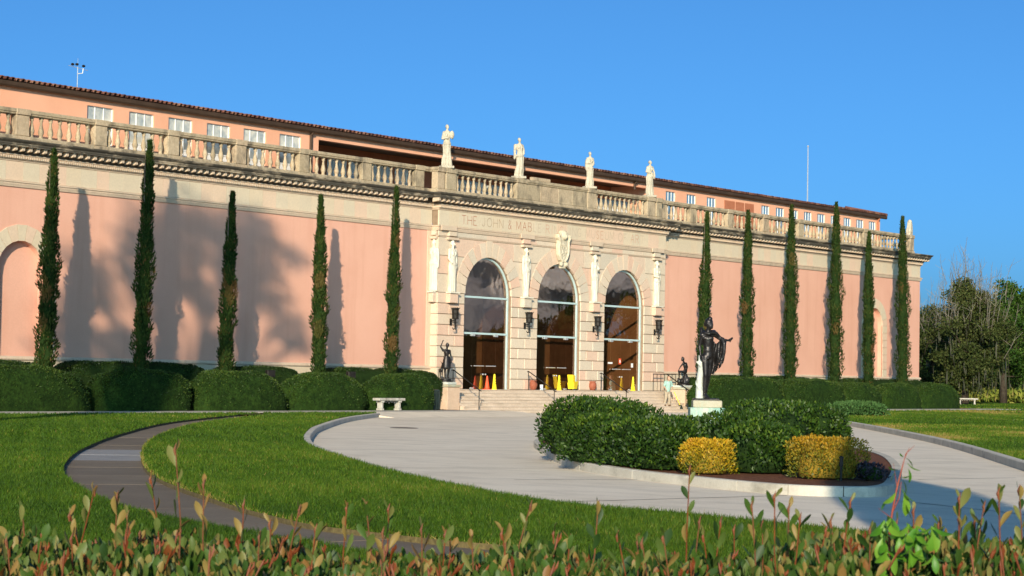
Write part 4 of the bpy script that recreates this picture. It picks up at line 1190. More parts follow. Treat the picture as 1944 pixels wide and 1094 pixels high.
DRY_SPOTS = [(-30.4, -38.1, 5.0, 1.0), (-20.0, -30.0, 4.0, 1.2), (10.0, -14.0, 9.0, 1.2), (30.0, -12.0, 14.0, 1.5)]
def grow(name, poly, holes, z, zones, label, dry=0.0):
    Cs, Ts, Ls, Ws, Tn = [], [], [], [], []
    for d0, d1, dens, ln, wd in zones:
        half = 0.262
        # sample in view wedge only where the camera sees, with margin
        n = int(dens * (d1 * d1 - d0 * d0) * half)
        dd = np.sqrt(RNG.uniform(d0 * d0, d1 * d1, n)); lat = dd * RNG.uniform(-half, half, n)
        X = CAMXY[0] + FH[0] * dd + RH[0] * lat; Y = CAMXY[1] + FH[1] * dd + RH[1] * lat
        ok = inside(poly, X, Y)
        for h_ in holes: ok &= ~inside(h_, X, Y)
        X, Y = X[ok], Y[ok]
        k = len(X)
        if not k: continue
        pn = value_noise(X, Y, 0.55, 3)
        pd = value_noise(X, Y, 0.22, 9)
        Cs.append(np.stack([X, Y, np.full(k, z)], 1))
        t = RNG.normal(size=(k, 3)) * 0.42; t[:, 2] = 1.0
        Ts.append(t)
        Ls.append(ln * RNG.uniform(0.55, 1.45, k) * (1 + 0.18 * pn) * (1 + 0.3 * value_noise(X, Y, 5.0, 33))); Ws.append(np.full(k, wd) * RNG.uniform(0.7, 1.2, k))
        edge = np.zeros(k)
        if holes:
            ring_ = inside(DRY_RING, X, Y); edge = ring_ * RNG.uniform(0.1, 0.75, k)
        cl_ = value_noise(X, Y, 7.0, 21)
        tn = np.clip(edge + 0.40 + 0.16 * pn + 0.20 * pd + 0.24 * cl_ + RNG.normal(size=k) * 0.20 + dry * np.clip(pd, 0, 1), 0, 1)
        if dry:
            for qx, qy, ra, rb in DRY_SPOTS:
                ux, uy = (X - qx) * 0.86 + (Y - qy) * 0.51, -(X - qx) * 0.51 + (Y - qy) * 0.86
                tn = np.clip(tn + 0.75 * np.exp(-(ux / ra) ** 2 - (uy / rb) ** 2), 0, 1)
        Tn.append(tn)
    C = np.concatenate(Cs); T = np.concatenate(Ts); n = len(C)
    o = cards(name, C, T, unit(n), np.concatenate(Ls), np.concatenate(Ws), np.concatenate(Tn), MT['grass'], None, 'stuff', 'blade')
    o['label'] = label
    return n
DRY_RING = [(p.x, p.y) for p in offset_line(ic, -0.05)] + [(p.x, p.y) for p in reversed(offset_line(ic, 0.30))]
path_hole = [(p.x, p.y) for p in oc] + [(p.x, p.y) for p in reversed(ic)]
ng = grow('grass', lawn_l_poly, [path_hole], -0.078, [(16, 24, 2600, 0.062, 0.010), (24, 34, 1500, 0.062, 0.012), (34, 50, 700, 0.065, 0.017), (50, 75, 260, 0.068, 0.026), (75, 100, 90, 0.075, 0.045)], 'mown green grass on the lawn left of the drive')
ng += grow('grass', lawn_r_poly, [], -0.088, [(38, 55, 520, 0.062, 0.018), (55, 80, 220, 0.065, 0.027), (80, 130, 80, 0.07, 0.05), (130, 200, 14, 0.08, 0.10)], 'mown grass on the lawn right of the drive', 0.6)
print('grass blades', ng)
# dry patch on the right lawn
pp = [(-27.0 + 1.9 * math.cos(a) * (1 + 0.25 * math.sin(3 * a)), -38.0 + 1.0 * math.sin(a) * (1 + 0.2 * math.cos(2 * a))) for a in [i * 2 * math.pi / 24 for i in range(24)]]
# ------------------------------------------------------------------ statues on the balustrade
def roof_statue(x, label, arm_l, arm_r, sway, turn, seed, extra=None, h=2.05, rz=0.0):
    t = empty('rooftop_statue', (x, PY + 0.25 + 0.17, 12.335), rz, label, 'statue', 'draped statues along the portal balustrade')
    MB().bbox(-0.34, 0.34, -0.26, 0.26, 0, 0.13, 0.02).build('plinth', MT['white_stone'], t)
    mb = MB()
    draped(mb, h, arm_l, arm_r, sway, turn, 1.0, 9, seed, False, 0.15)
    if extra: extra(mb, h)
    remeshed(mb, 'figure', MT['white_stone'], 0.026, t, 1, (0, 0, 0.12), Matrix.Diagonal((0.82, 0.85, 1, 1)))
def bundle(mb, h):
    mb.ball((0.11 * h, -0.10 * h, 0.74 * h), (0.075 * h, 0.05 * h, 0.10 * h), 12, 8)
    mb.ball((-0.15 * h, -0.05 * h, 0.64 * h), (0.05 * h, 0.05 * h, 0.03 * h), 10, 6)
    cap(mb, (0.10 * h, -0.05 * h, 0.02 * h), 0.06 * h, (0.05 * h, -0.03 * h, 0.4 * h), 0.05 * h)
def cloak(mb, h):
    for s in (-1,): cap(mb, (s * 0.13 * h, 0.03 * h, 0.78 * h), 0.05 * h, (s * 0.15 * h, 0.02 * h, 0.46 * h), 0.035 * h)
def shawl(mb, h):
    mb.ball((-0.125 * h, 0.03 * h, 0.62 * h), (0.05 * h, 0.06 * h, 0.17 * h), 12, 8)
def trunkside(mb, h):
    cap(mb, (0.10 * h, 0.02 * h, 0.0), 0.07 * h, (0.09 * h, 0.02 * h, 0.45 * h), 0.045 * h)
    cap(mb, (0.03 * h, -0.10 * h, 0.62 * h), 0.03 * h, (0.13 * h, -0.06 * h, 0.50 * h), 0.035 * h)
roof_statue(-9.55, 'weathered stone statue clasping a bundle, leftmost on the portal balustrade', [(-0.105, 0, 0.79), (-0.15, -0.02, 0.66), (-0.03, -0.12, 0.66)], [(0.105, 0, 0.79), (0.16, -0.02, 0.67), (0.12, -0.12, 0.70)], 0.0, 0.5, 21, bundle, 2.18, -0.5)
roof_statue(-3.35, 'stone statue with one arm hanging and hip swayed, left end of the solid panel', [(-0.105, 0, 0.79), (-0.16, 0.02, 0.64), (-0.13, -0.02, 0.50)], [(0.105, 0, 0.79), (0.16, -0.01, 0.68), (0.14, -0.06, 0.58)], 0.035, -0.3, 22, cloak, 2.12, -0.4)
roof_statue(3.3, 'stone statue wrapped in a shawl, right end of the solid panel', [(-0.105, 0, 0.79), (-0.15, 0.0, 0.66), (-0.05, -0.10, 0.66)], [(0.105, 0, 0.79), (0.14, -0.01, 0.65), (0.07, -0.10, 0.60)], 0.0, -0.2, 23, shawl, 2.0, -0.5)
roof_statue(9.45, 'stone statue with a bent knee and gathered robe, rightmost on the portal balustrade', [(-0.105, 0, 0.79), (-0.17, -0.02, 0.66), (-0.06, -0.11, 0.64)], [(0.105, 0, 0.79), (0.13, -0.05, 0.66), (0.13, -0.10, 0.54)], -0.03, 0.6, 24, trunkside, 2.08, -0.4)

# ------------------------------------------------------------------ wall lanterns
def lantern_meshes():
    m1, m2, m3 = MB(), MB(), MB()
    # cage
    for k in range(6):
        a = k * math.pi / 3
        m1.tube([(0.17 * math.cos(a), 0.17 * math.sin(a), 0.62), (0.20 * math.cos(a), 0.20 * math.sin(a), 1.12)], 0.022, 5)
        m1.tube([(0.20 * math.cos(a), 0.20 * math.sin(a), 1.12), (0.27 * math.cos(a), 0.27 * math.sin(a), 1.20)], 0.018, 4)
    m1.lathe([(0.19, 0.58), (0.21, 0.60), (0.18, 0.64), (0.06, 0.64)], 6)
    m1.lathe([(0.20, 1.08), (0.24, 1.13), (0.21, 1.18), (0.06, 1.2)], 6)
    m1.lathe([(0.20, 0.84), (0.215, 0.86), (0.20, 0.88)], 6)
    m2.lathe([(0.145, 0.64), (0.17, 1.08)], 6)
    # bracket
    m3.tube([(0, 0, 0.60), (0, 0.0, 0.42), (0.02, 0.0, 0.20), (-0.02, 0.0, 0.04)], [0.06, 0.045, 0.05, 0.03], 7)
    m3.tube([(0, 0, 0.46), (0, 0.16, 0.50), (0, 0.33, 0.42)], 0.03, 6)
    m3.tube([(-0.02, 0, 0.06), (-0.12, 0.02, 0.02), (-0.22, 0.02, 0.08), (-0.22, 0.02, 0.12)], [0.035, 0.03, 0.025, 0.015], 6)
    m3.tube([(-0.02, 0, 0.06), (0.1, 0.02, 0.02), (0.14, 0.02, 0.09)], [0.03, 0.025, 0.012], 6)
    for k in range(5):
        a = k * 1.26
        m3.tube([(0, 0, 0.40), (0.12 * math.cos(a), 0.12 * math.sin(a), 0.36), (0.19 * math.cos(a), 0.19 * math.sin(a), 0.47)], [0.02, 0.016, 0.008], 5)
    m3.box(-0.09, 0.09, 0.30, 0.335, 0.25, 0.60)
    return m1.mesh('cage', MT['iron']), m2.mesh('lamp_glass', MT['iron']), m3.mesh('bracket', MT['iron'])
lm = lantern_meshes()
for x, lb in ((-9.55, 'black iron wall lantern on the stone pier left of the left arched door'), (-3.22, 'black iron wall lantern between the left and middle arched doors'), (3.22, 'black iron wall lantern between the middle and right arched doors'), (9.45, 'black iron wall lantern on the stone pier right of the right arched door')):
    t = empty('wall_lantern', (x, PY - 0.36, 3.98), 0, lb, 'lantern', 'iron lanterns on the portal piers')
    t.scale = (0.82, 0.92, 0.95)
    for nm, me in zip(('cage', 'lamp_glass', 'bracket'), lm): inst(nm, me, t)

# ------------------------------------------------------------------ handrails on the steps
def handrail(x, label):
    t = empty('handrail', (x, -0.9, 0.93), 0, label, 'handrail', 'iron handrails on the entrance steps')
    MB().tube([(0, 0.1, 0.96), (0, 0.0, 1.0), (0, -1.75, -0.02), (0, -1.85, -0.06)], 0.028, 6).build('rail', MT['iron'], t)
    for y, z0, z1 in ((0.0, 0.0, 1.0), (-1.72, -1.03, 0.0)):
        MB().tube([(0, y, z0), (0, y, z1)], 0.024, 6).build('post', MT['iron'], t)
handrail(-9.75, 'thin iron handrail beside the left bronze figure')
handrail(-3.3, 'iron handrail on the steps between the left and middle doors')
handrail(3.5, 'iron handrail on the steps between the middle and right doors')
t = empty('landing_railing', (9.3, -0.9, 0.93), 0, 'iron railing with upright bars at the right end of the landing', 'railing')
MB().tube([(-0.5, 0, 1.0), (1.9, 0, 1.0)], 0.03, 6).build('top_rail', MT['iron'], t)
for k in range(7): MB().tube([(-0.5 + 0.4 * k, 0, 0.0), (-0.5 + 0.4 * k, 0, 1.0)], 0.02, 5).build('bar', MT['iron'], t)
MB().tube([(0.95, 0.0, 1.0), (0.95, -1.75, -0.05), (1.0, -1.9, -0.08)], 0.034, 6).build('sloping_rail', MT['iron'], t)

# ------------------------------------------------------------------ cones, pots, bucket
def cone(x, y, h, mat, label, cat, squat=False):
    t = empty('traffic_cone' if squat else 'caution_cone', (x, y, 0.93), 0, label, cat)
    if squat:
        MB().bbox(-0.18, 0.18, -0.18, 0.18, 0, 0.03, 0.008).build('base', MT[mat], t)
        MB().lathe([(0.14, 0.028), (0.13, 0.06), (0.035, h - 0.02), (0.03, h)], 16).build('body', MT[mat], t, True)
    else:
        MB().lathe([(0.155, 0.0), (0.155, 0.03), (0.12, 0.05), (0.045, h - 0.03), (0.035, h)], 16).build('body', MT[mat], t, True)
        b = MB()
        for k in range(3):
            zz = 0.28 + 0.13 * k; rr = 0.12 - (zz - 0.05) / (h - 0.08) * 0.075 + 0.0035
            b.add([(rr * math.sin(a) * 1.0, -rr * math.cos(a), zz + dz) for a in (-0.35, 0.35) for dz in (0, 0.06)], [(0, 2, 3, 1)])
        b.build('warning_print', MT['black'], t)
    return t
cone(-6.55, -0.62, 0.72, 'cone_red', 'orange-red traffic cone standing before the left arched door', 'cone', True)
cone(-5.98, -0.66, 0.82, 'cone_yellow', 'yellow floor caution cone beside the orange-red cone', 'cone')
cone(-0.12, -0.62, 0.82, 'cone_yellow', 'yellow floor caution cone before the middle arched door', 'cone')
cone(7.12, -0.62, 0.82, 'cone_yellow', 'yellow floor caution cone before the right arched door', 'cone')
def pot(x, label):
    t = empty('terracotta_pot', (x, -0.56, 0.93), 0, label, 'pot', 'terracotta pots on the landing')
    MB().lathe([(0.13, 0), (0.19, 0.10), (0.235, 0.26), (0.22, 0.38), (0.17, 0.46), (0.17, 0.47), (0.21, 0.50), (0.21, 0.53), (0.16, 0.53), (0.15, 0.45)], 16).build('body', MT['terracotta'], t, True)
    MB().lathe([(0.02, 0.44), (0.15, 0.44)], 14).build('soil', MT['mulch'], t)
pot(-2.42, 'round terracotta pot at the foot of the pier left of the middle door')
pot(3.15, 'round terracotta pot at the foot of the pier right of the middle door')
t = empty('paint_tin', (-1.75, -0.62, 0.93), 0, 'small white tin on the landing beside the left terracotta pot', 'tin')
MB().lathe([(0.09, 0), (0.09, 0.27), (0.095, 0.275), (0.095, 0.29), (0.08, 0.29)], 14).build('body', MT['white_paint'], t)
t = empty('mop_bucket', (1.1, -0.66, 0.93), 0.25, 'yellow wheeled mop bucket with wringer on the landing', 'bucket')
MB().add([(-0.24, -0.17, 0.08), (0.24, -0.17, 0.08), (0.24, 0.17, 0.08), (-0.24, 0.17, 0.08), (-0.30, -0.2, 0.42), (0.32, -0.2, 0.50), (0.32, 0.2, 0.50), (-0.30, 0.2, 0.42)], [(3, 2, 1, 0), (0, 1, 5, 4), (1, 2, 6, 5), (2, 3, 7, 6), (3, 0, 4, 7), (4, 5, 6, 7)]).build('tub', MT['cone_yellow'], t)
MB().add([(-0.30, -0.15, 0.42), (-0.02, -0.15, 0.45), (-0.02, 0.15, 0.45), (-0.30, 0.15, 0.42), (-0.40, -0.17, 0.86), (-0.08, -0.17, 0.82), (-0.08, 0.17, 0.82), (-0.40, 0.17, 0.86)], [(3, 2, 1, 0), (0, 1, 5, 4), (1, 2, 6, 5), (2, 3, 7, 6), (3, 0, 4, 7), (4, 5, 6, 7)]).build('wringer', MT['cone_yellow'], t)
for sx in (-0.2, 0.2):
    for sy in (-0.14, 0.14): MB().lathe([(0.035, 0), (0.045, 0.03), (0.035, 0.08)], 8, (sx, sy, 0)).build('caster', MT['black'], t)
t = empty('broom', (9.55, -2.3, -0.08), 0, 'yellow handled broom leaning by the right pedestal', 'broom')
MB().tube([(0.0, 0.0, 0.2), (-0.28, 0.25, 1.0)], 0.02, 6).build('handle', MT['cone_yellow'], t)
MB().add([(-0.05, -0.15, 0.0), (0.1, -0.15, 0.0), (0.1, 0.15, 0.0), (-0.05, 0.15, 0.0), (-0.03, -0.08, 0.24), (0.05, -0.08, 0.24), (0.05, 0.08, 0.24), (-0.03, 0.08, 0.24)], [(3, 2, 1, 0), (0, 1, 5, 4), (1, 2, 6, 5), (2, 3, 7, 6), (3, 0, 4, 7), (4, 5, 6, 7)]).build('brush', MT['bin'], t)

# ------------------------------------------------------------------ pedestals and bronzes beside the steps
MT['ped_pink'] = M('pinkish_pedestal_stone', (0.56, 0.40, 0.28), (0.62, 0.46, 0.33), scale=2, rough=0.9, grain=0.12, bump=0.006, bscale=25, stain=(0.35, 0.27, 0.19), stain_scale=(2, 2, 0.8), stain_range=(0.55, 0.75), stain_amt=0.5)
def pedestal(x, label, wd, dp):
    t = empty('statue_pedestal', (x, -1.55, DZ), 0, label, 'pedestal', 'stone pedestals flanking the steps')
    MB().bbox(-wd / 2, wd / 2, -dp / 2, dp / 2, 0, 1.30, 0.02).build('die', MT['ped_pink'], t)
    MB().bbox(-wd / 2 - 0.06, wd / 2 + 0.06, -dp / 2 - 0.06, dp / 2 + 0.06, 1.30, 1.42, 0.02).build('cap_slab', MT['pedestal_top'], t)
    MB().bbox(-wd / 2 + 0.12, wd / 2 - 0.12, -dp / 2 + 0.12, dp / 2 - 0.12, 1.42, 1.55, 0.02).build('upper_slab', MT['marble'], t)
pedestal(-11.1, 'square stone pedestal carrying the figure with a raised arm', 1.0, 1.0)
pedestal(11.1, 'broad stone pedestal carrying the crouching bronze', 1.5, 1.1)

def nude(mb, J, k=1.0):
    """continuous body from joints (dict of points); limbs taper and meet inside the trunk"""
    cap(mb, J['pel'], 0.135 * k, J['waist'], 0.115 * k, 14)
    cap(mb, J['waist'], 0.115 * k, J['chest'], 0.155 * k, 14)
    cap(mb, J['shr'], 0.075 * k, J['shl'], 0.075 * k, 12)
    cap(mb, J['chest'], 0.13 * k, J['neck'], 0.062 * k, 12)
    cap(mb, J['neck'], 0.058 * k, J['head'], 0.06 * k)
    for s in ('r', 'l'):
        cap(mb, J['hip' + s], 0.105 * k, J['kn' + s], 0.066 * k, 12)
        cap(mb, J['kn' + s], 0.064 * k, J['an' + s], 0.04 * k, 12)
        a, b = Vector(J['kn' + s]), Vector(J['an' + s])
        c = a.lerp(b, 0.3)
        mb.ball((c.x, c.y + 0.02 * k, c.z), (0.062 * k, 0.062 * k, 0.13 * k), 10, 8)
        cap(mb, J['an' + s], 0.042 * k, J['to' + s], 0.03 * k)
        cap(mb, J['sh' + s], 0.064 * k, J['el' + s], 0.046 * k)
        cap(mb, J['el' + s], 0.046 * k, J['wr' + s], 0.03 * k)
        cap(mb, J['wr' + s], 0.032 * k, J['ha' + s], 0.03 * k)
def face_head(mb, c, d, k=1.0, hair='bun'):
    """head at c looking along d (unit, horizontal)"""
    c, d = Vector(c), Vector(d).normalized()
    side = Vector((-d.y, d.x, 0))
    mb.ball(c, (0.088 * k, 0.088 * k, 0.125 * k), 14, 10)
    mb.ball(c + d * 0.03 * k + Vector((0, 0, -0.05 * k)), (0.07 * k, 0.07 * k, 0.085 * k), 12, 8)
    cap(mb, c + d * 0.085 * k + Vector((0, 0, 0.03 * k)), 0.012 * k, c + d * 0.105 * k + Vector((0, 0, -0.015 * k)), 0.016 * k, 6)
    mb.ball(c + d * 0.09 * k + Vector((0, 0, -0.055 * k)), 0.02 * k, 8, 6)
    mb.ball(c + d * 0.082 * k + Vector((0, 0, -0.095 * k)), 0.026 * k, 8, 6)
    for s in (-1, 1): mb.ball(c + side * s * 0.088 * k, (0.02 * k, 0.02 * k, 0.032 * k), 8, 6)
    mb.ball(c - d * 0.02 * k + Vector((0, 0, 0.05 * k)), (0.105 * k, 0.105 * k, 0.095 * k), 12, 8)
    if hair == 'bun':
        mb.ball(c + d * 0.02 * k + Vector((0, 0, 0.135 * k)), (0.06 * k, 0.06 * k, 0.045 * k), 10, 7)
        mb.ball(c - d * 0.10 * k + Vector((0, 0, 0.0)), (0.06 * k, 0.06 * k, 0.07 * k), 10, 7)
def fingers(mb, w, h, side, k=1.0, curl=0.3):
    """palm and five fingers at wrist w towards h"""
    w, h = Vector(w), Vector(h)
    d = (h - w).normalized(); s = Vector(side).normalized(); nrm = d.cross(s)
    pc = w + d * 0.055 * k
    cap(mb, w, 0.03 * k, pc, 0.036 * k, 8)
    for i, L in enumerate((0.075, 0.09, 0.085, 0.065)):
        b = pc + s * (i - 1.5) * 0.021 * k + d * 0.02 * k
        m_ = b + d * L * 0.55 * k + nrm * curl * 0.03 * k
        e = m_ + (d * (1 - curl) + nrm * curl).normalized() * L * 0.5 * k
        cap(mb, b, 0.0115 * k, m_, 0.0105 * k, 6); cap(mb, m_, 0.0105 * k, e, 0.009 * k, 6)
    tb = w + d * 0.03 * k - s * 0.03 * k
    tm_ = tb + (d * 0.5 - s * 0.8).normalized() * 0.04 * k
    cap(mb, tb, 0.014 * k, tm_, 0.012 * k, 6); cap(mb, tm_, 0.012 * k, tm_ + d * 0.04 * k, 0.010 * k, 6)

# figure with a raised arm and a hind at its side
t = empty('bronze_archer_figure', (-11.15, -1.55, DZ + 1.55), -0.55, 'dark bronze standing figure with raised arm and a small deer, left of the steps', 'statue')
MB().lathe([(0.34, 0), (0.34, 0.07), (0.29, 0.10), (0.29, 0.16), (0.1, 0.17)], 14).build('plinth', MT['bronze'], t)
mb = MB()
k = 0.93
J = dict(pel=(0.02, 0, 0.98), waist=(0.03, 0, 1.12), chest=(0.02, 0, 1.33), neck=(0.03, 0, 1.50), head=(0.05, -0.02, 1.60), shr=(-0.17, 0, 1.44), shl=(0.19, 0, 1.42),
         hipr=(-0.07, 0, 0.94), hipl=(0.11, 0, 0.94), knr=(-0.05, -0.03, 0.52), knl=(0.16, -0.06, 0.54), anr=(-0.04, 0, 0.09), anl=(0.15, 0.1, 0.10), tor=(-0.05, -0.15, 0.04), tol=(0.17, -0.05, 0.04),
         elr=(-0.31, 0.0, 1.62), wrr=(-0.20, 0.02, 1.86), har=(-0.17, 0.02, 1.92), ell=(0.27, 0.02, 1.16), wrl=(0.27, -0.06, 0.93), hal=(0.27, -0.08, 0.86))
J = {a: tuple(q * (0.98 if i < 2 else 1.0) for i, q in enumerate(p)) for a, p in J.items()}
nude(mb, J, k); face_head(mb, (0.05, -0.02, 1.68), (-0.5, -0.85, 0), k)
fingers(mb, J['wrr'], J['har'], (1, 0, 0), k); fingers(mb, J['wrl'], J['hal'], (0, 1, 0), k)
mb.lathe([(0.16, 0.50), (0.20, 0.56), (0.19, 0.75), (0.17, 0.95), (0.13, 1.12)], 16, (0.04, 0, 0), 1.15, 0.9)
remeshed(mb, 'body', MT['bronze'], 0.024, t, 3, (0, 0, 0.15))
mb = MB()
cap(mb, (-0.22, 0.02, 0.45), 0.09, (-0.22, 0.28, 0.46), 0.085); cap(mb, (-0.22, 0.02, 0.5), 0.06, (-0.22, -0.10, 0.74), 0.04); cap(mb, (-0.22, -0.09, 0.78), 0.05, (-0.22, -0.2, 0.74), 0.03)
for sx in (-0.04, 0.04):
    for yy in (0.0, 0.28): cap(mb, (-0.22 + sx, yy, 0.42), 0.035, (-0.22 + sx, yy + 0.02, 0.02), 0.018)
    cap(mb, (-0.22 + sx, -0.06, 0.82), 0.018, (-0.22 + sx * 2.2, -0.03, 0.92), 0.01)
remeshed(mb, 'deer', MT['bronze'], 0.02, t, 2, (0, 0, 0.15))
t['label'] = 'dark bronze standing figure with raised arm and a small deer, left of the steps'

t = empty('bronze_crouching_figure', (11.05, -1.55, DZ + 1.55), -0.7, 'dark bronze bent figure resting on a rock, right of the steps', 'statue')
MB().lathe([(0.40, 0), (0.40, 0.06), (0.36, 0.10), (0.1, 0.1)], 12).build('plinth', MT['bronze'], t)
mb = MB()
J = dict(pel=(0.10, 0.05, 0.72), waist=(0.14, 0.04, 0.88), chest=(0.08, -0.02, 1.10), neck=(-0.02, -0.06, 1.28), head=(-0.08, -0.10, 1.37), shr=(-0.08, -0.14, 1.20), shl=(0.17, 0.08, 1.20),
         hipr=(0.04, -0.05, 0.70), hipl=(0.16, 0.12, 0.70), knr=(-0.30, -0.12, 0.72), knl=(0.02, 0.05, 0.38), anr=(-0.30, -0.05, 0.32), anl=(0.14, 0.12, 0.05), tor=(-0.42, -0.10, 0.28), tol=(0.0, 0.05, 0.03),
         elr=(-0.26, -0.18, 1.0), wrr=(-0.36, -0.16, 0.80), har=(-0.38, -0.15, 0.74), ell=(0.24, 0.02, 0.98), wrl=(0.08, -0.12, 0.82), hal=(0.0, -0.14, 0.80))
nude(mb, J, 0.92); face_head(mb, (-0.12, -0.13, 1.44), (-0.9, -0.4, 0), 0.92)
cap(mb, (0.10, 0.05, 0.1), 0.24, (0.14, 0.05, 0.48), 0.13, 7); mb.ball((0.0, 0.12, 0.16), (0.2, 0.18, 0.2), 6, 5); mb.ball((0.24, -0.02, 0.2), (0.14, 0.16, 0.24), 6, 5); mb.ball((-0.28, -0.05, 0.14), (0.14, 0.14, 0.18), 12, 8)
fingers(mb, J['wrr'], J['har'], (0, 1, 0), 0.92)
remeshed(mb, 'body', MT['bronze'], 0.024, t, 3, (0, 0, 0.09))

# ------------------------------------------------------------------ large bronze in the island
AX, AY = -44.9, -38.1
face_rz = -math.atan2(fw.x, fw.y) - 0.02           # local +X to the picture's right, -Y to the viewer
AZ0 = 1.08
t = empty('island_pedestal', (AX, AY, -0.1), face_rz, 'pale green stained stone pedestal among the island shrubs', 'pedestal')
MB().bbox(-0.46, 0.48, -0.48, 0.48, 0.66, 0.985, 0.02).build('lower_block', MT['pedestal_green'], t)
MB().bbox(-0.38, 0.40, -0.40, 0.40, 0.985, 1.18, 0.02).build('upper_block', MT['pedestal_top'], t)
MB().bbox(-0.60, 0.66, -0.58, 0.58, -0.05, 0.66, 0.02).build('foot_block', MT['pedestal_green'], t)
t = empty('bronze_cloaked_nude', (AX, AY, AZ0), face_rz, 'large dark bronze nude with cloak over an outstretched arm, in the island shrubs', 'statue')
MB().bbox(-0.36, 0.34, -0.30, 0.30, 0.0, 0.055, 0.015).build('plinth', MT['bronze'], t)
mb = MB()
J = dict(pel=(0.02, 0.0, 1.22), waist=(0.035, 0.0, 1.40), chest=(0.02, 0.0, 1.64), neck=(0.02, 0.0, 1.86), head=(0.04, -0.01, 1.97), shr=(-0.135, -0.06, 1.765), shl=(0.185, 0.05, 1.80),
         hipr=(-0.045, -0.03, 1.17), hipl=(0.075, 0.04, 1.17), knr=(-0.035, -0.06, 0.68), knl=(0.055, 0.02, 0.70), anr=(-0.06, -0.02, 0.13), anl=(-0.01, 0.26, 0.17), tor=(-0.02, -0.20, 0.075), tol=(0.06, 0.14, 0.075),
         elr=(-0.205, -0.03, 1.47), wrr=(-0.175, -0.09, 1.20), har=(-0.16, -0.11, 1.11), ell=(0.375, 0.02, 1.655), wrl=(0.57, -0.10, 1.63), hal=(0.64, -0.13, 1.67))
nude(mb, J, 1.05)
# muscle volumes
for s in (-1, 1):
    mb.ball((0.02 + s * 0.072, -0.105, 1.68), (0.085, 0.05, 0.065), 12, 8)
    mb.ball((0.025 + s * 0.05, -0.095, 1.50), (0.05, 0.035, 0.10), 10, 8)
    mb.ball((0.02 + s * 0.06, 0.07, 1.17), (0.085, 0.085, 0.10), 12, 8)
mb.ball((0.02, -0.10, 1.36), (0.09, 0.04, 0.10), 12, 8)
mb.ball((0.02, -0.135, 1.14), (0.03, 0.035, 0.045), 8, 6)
face_head(mb, (0.055, -0.015, 2.07), (0.80, -0.6, 0), 1.12)
fingers(mb, J['wrl'], J['hal'], (0, 0, 1), 1.05, 0.5)
fingers(mb, J['wrr'], J['har'], (0, 1, 0), 1.05, 0.35)
# toes
for nm in ('r', 'l'):
    a = Vector(J['to' + nm])
    for i in range(5): cap(mb, a + Vector((-0.045 + i * 0.022, 0.0, 0.0)), 0.016, a + Vector((-0.05 + i * 0.024, -0.06 + 0.006 * i, -0.012)), 0.011, 6)
remeshed(mb, 'body', MT['bronze'], 0.017, t, 4)
# cloak over the shoulders and left arm
mb = MB()
nu, nv = 34, 16
V = []
for j in range(nv + 1):
    v = j / nv
    for i in range(nu + 1):
        u_ = i / nu
        xt = 0.09 + 0.44 * u_
        zt = 1.74 - 0.11 * u_ - 0.16 * math.sin(math.pi * min(u_ * 1.5, 1.0)) * (1 - 0.2 * v)
        zb = 0.74 + 0.05 * math.cos(u_ * 7) + 0.16 * max(u_ - 0.45, 0) / 0.55 + 0.35 * max(u_ - 0.8, 0)
        z = zt + (zb - zt) * v
        xx = xt - 0.10 * v * (1 - u_) - 0.10 * v * v * u_ + 0.02 * math.sin(v * 6 + u_ * 9)
        yy = 0.05 + 0.065 * math.sin(u_ * 19 + v * 2.2) * (0.35 + v) + 0.03 * math.sin(v * 8 - u_ * 10) - 0.06 * u_
        V.append((xx, yy, z))
F = [(j * (nu + 1) + i, j * (nu + 1) + i + 1, (j + 1) * (nu + 1) + i + 1, (j + 1) * (nu + 1) + i) for j in range(nv) for i in range(nu)]
nV = len(V)
V2 = [(x, y + 0.045, z) for x, y, z in V]
F2 = [tuple(nV + q for q in reversed(f)) for f in F]
ring = [i for i in range(nu + 1)] + [(j + 1) * (nu + 1) - 1 for j in range(1, nv + 1)] + [nv * (nu + 1) + i for i in range(nu - 1, -1, -1)] + [j * (nu + 1) for j in range(nv - 1, 0, -1)]
F3 = [(ring[(q + 1) % len(ring)], ring[q], nV + ring[q], nV + ring[(q + 1) % len(ring)]) for q in range(len(ring))]
mb.add(V + V2, F + F2 + F3)
# rolled cloth round the neck, over the shoulder and over the forearm
mb.tube([(-0.12, 0.02, 1.84), (-0.06, -0.12, 1.82), (0.04, -0.15, 1.80), (0.14, -0.10, 1.84), (0.20, 0.02, 1.88), (0.12, 0.12, 1.88), (0.0, 0.13, 1.88), (-0.10, 0.09, 1.87), (-0.12, 0.02, 1.84)], 0.042, 8)
mb.tube([(0.14, -0.08, 1.84), (0.24, -0.02, 1.82), (0.34, 0.03, 1.70), (0.42, -0.0, 1.66), (0.46, -0.06, 1.55), (0.455, -0.06, 1.30), (0.43, -0.05, 1.12)], [0.05, 0.055, 0.055, 0.065, 0.06, 0.05, 0.035], 8)
remeshed(mb, 'cloak', MT['bronze'], 0.018, t, 2)
# quiver behind the shoulder
MB().tube([(-0.10, 0.13, 1.62), (-0.16, 0.13, 1.98)], [0.04, 0.05], 8).build('quiver', MT['bronze'], t, True)
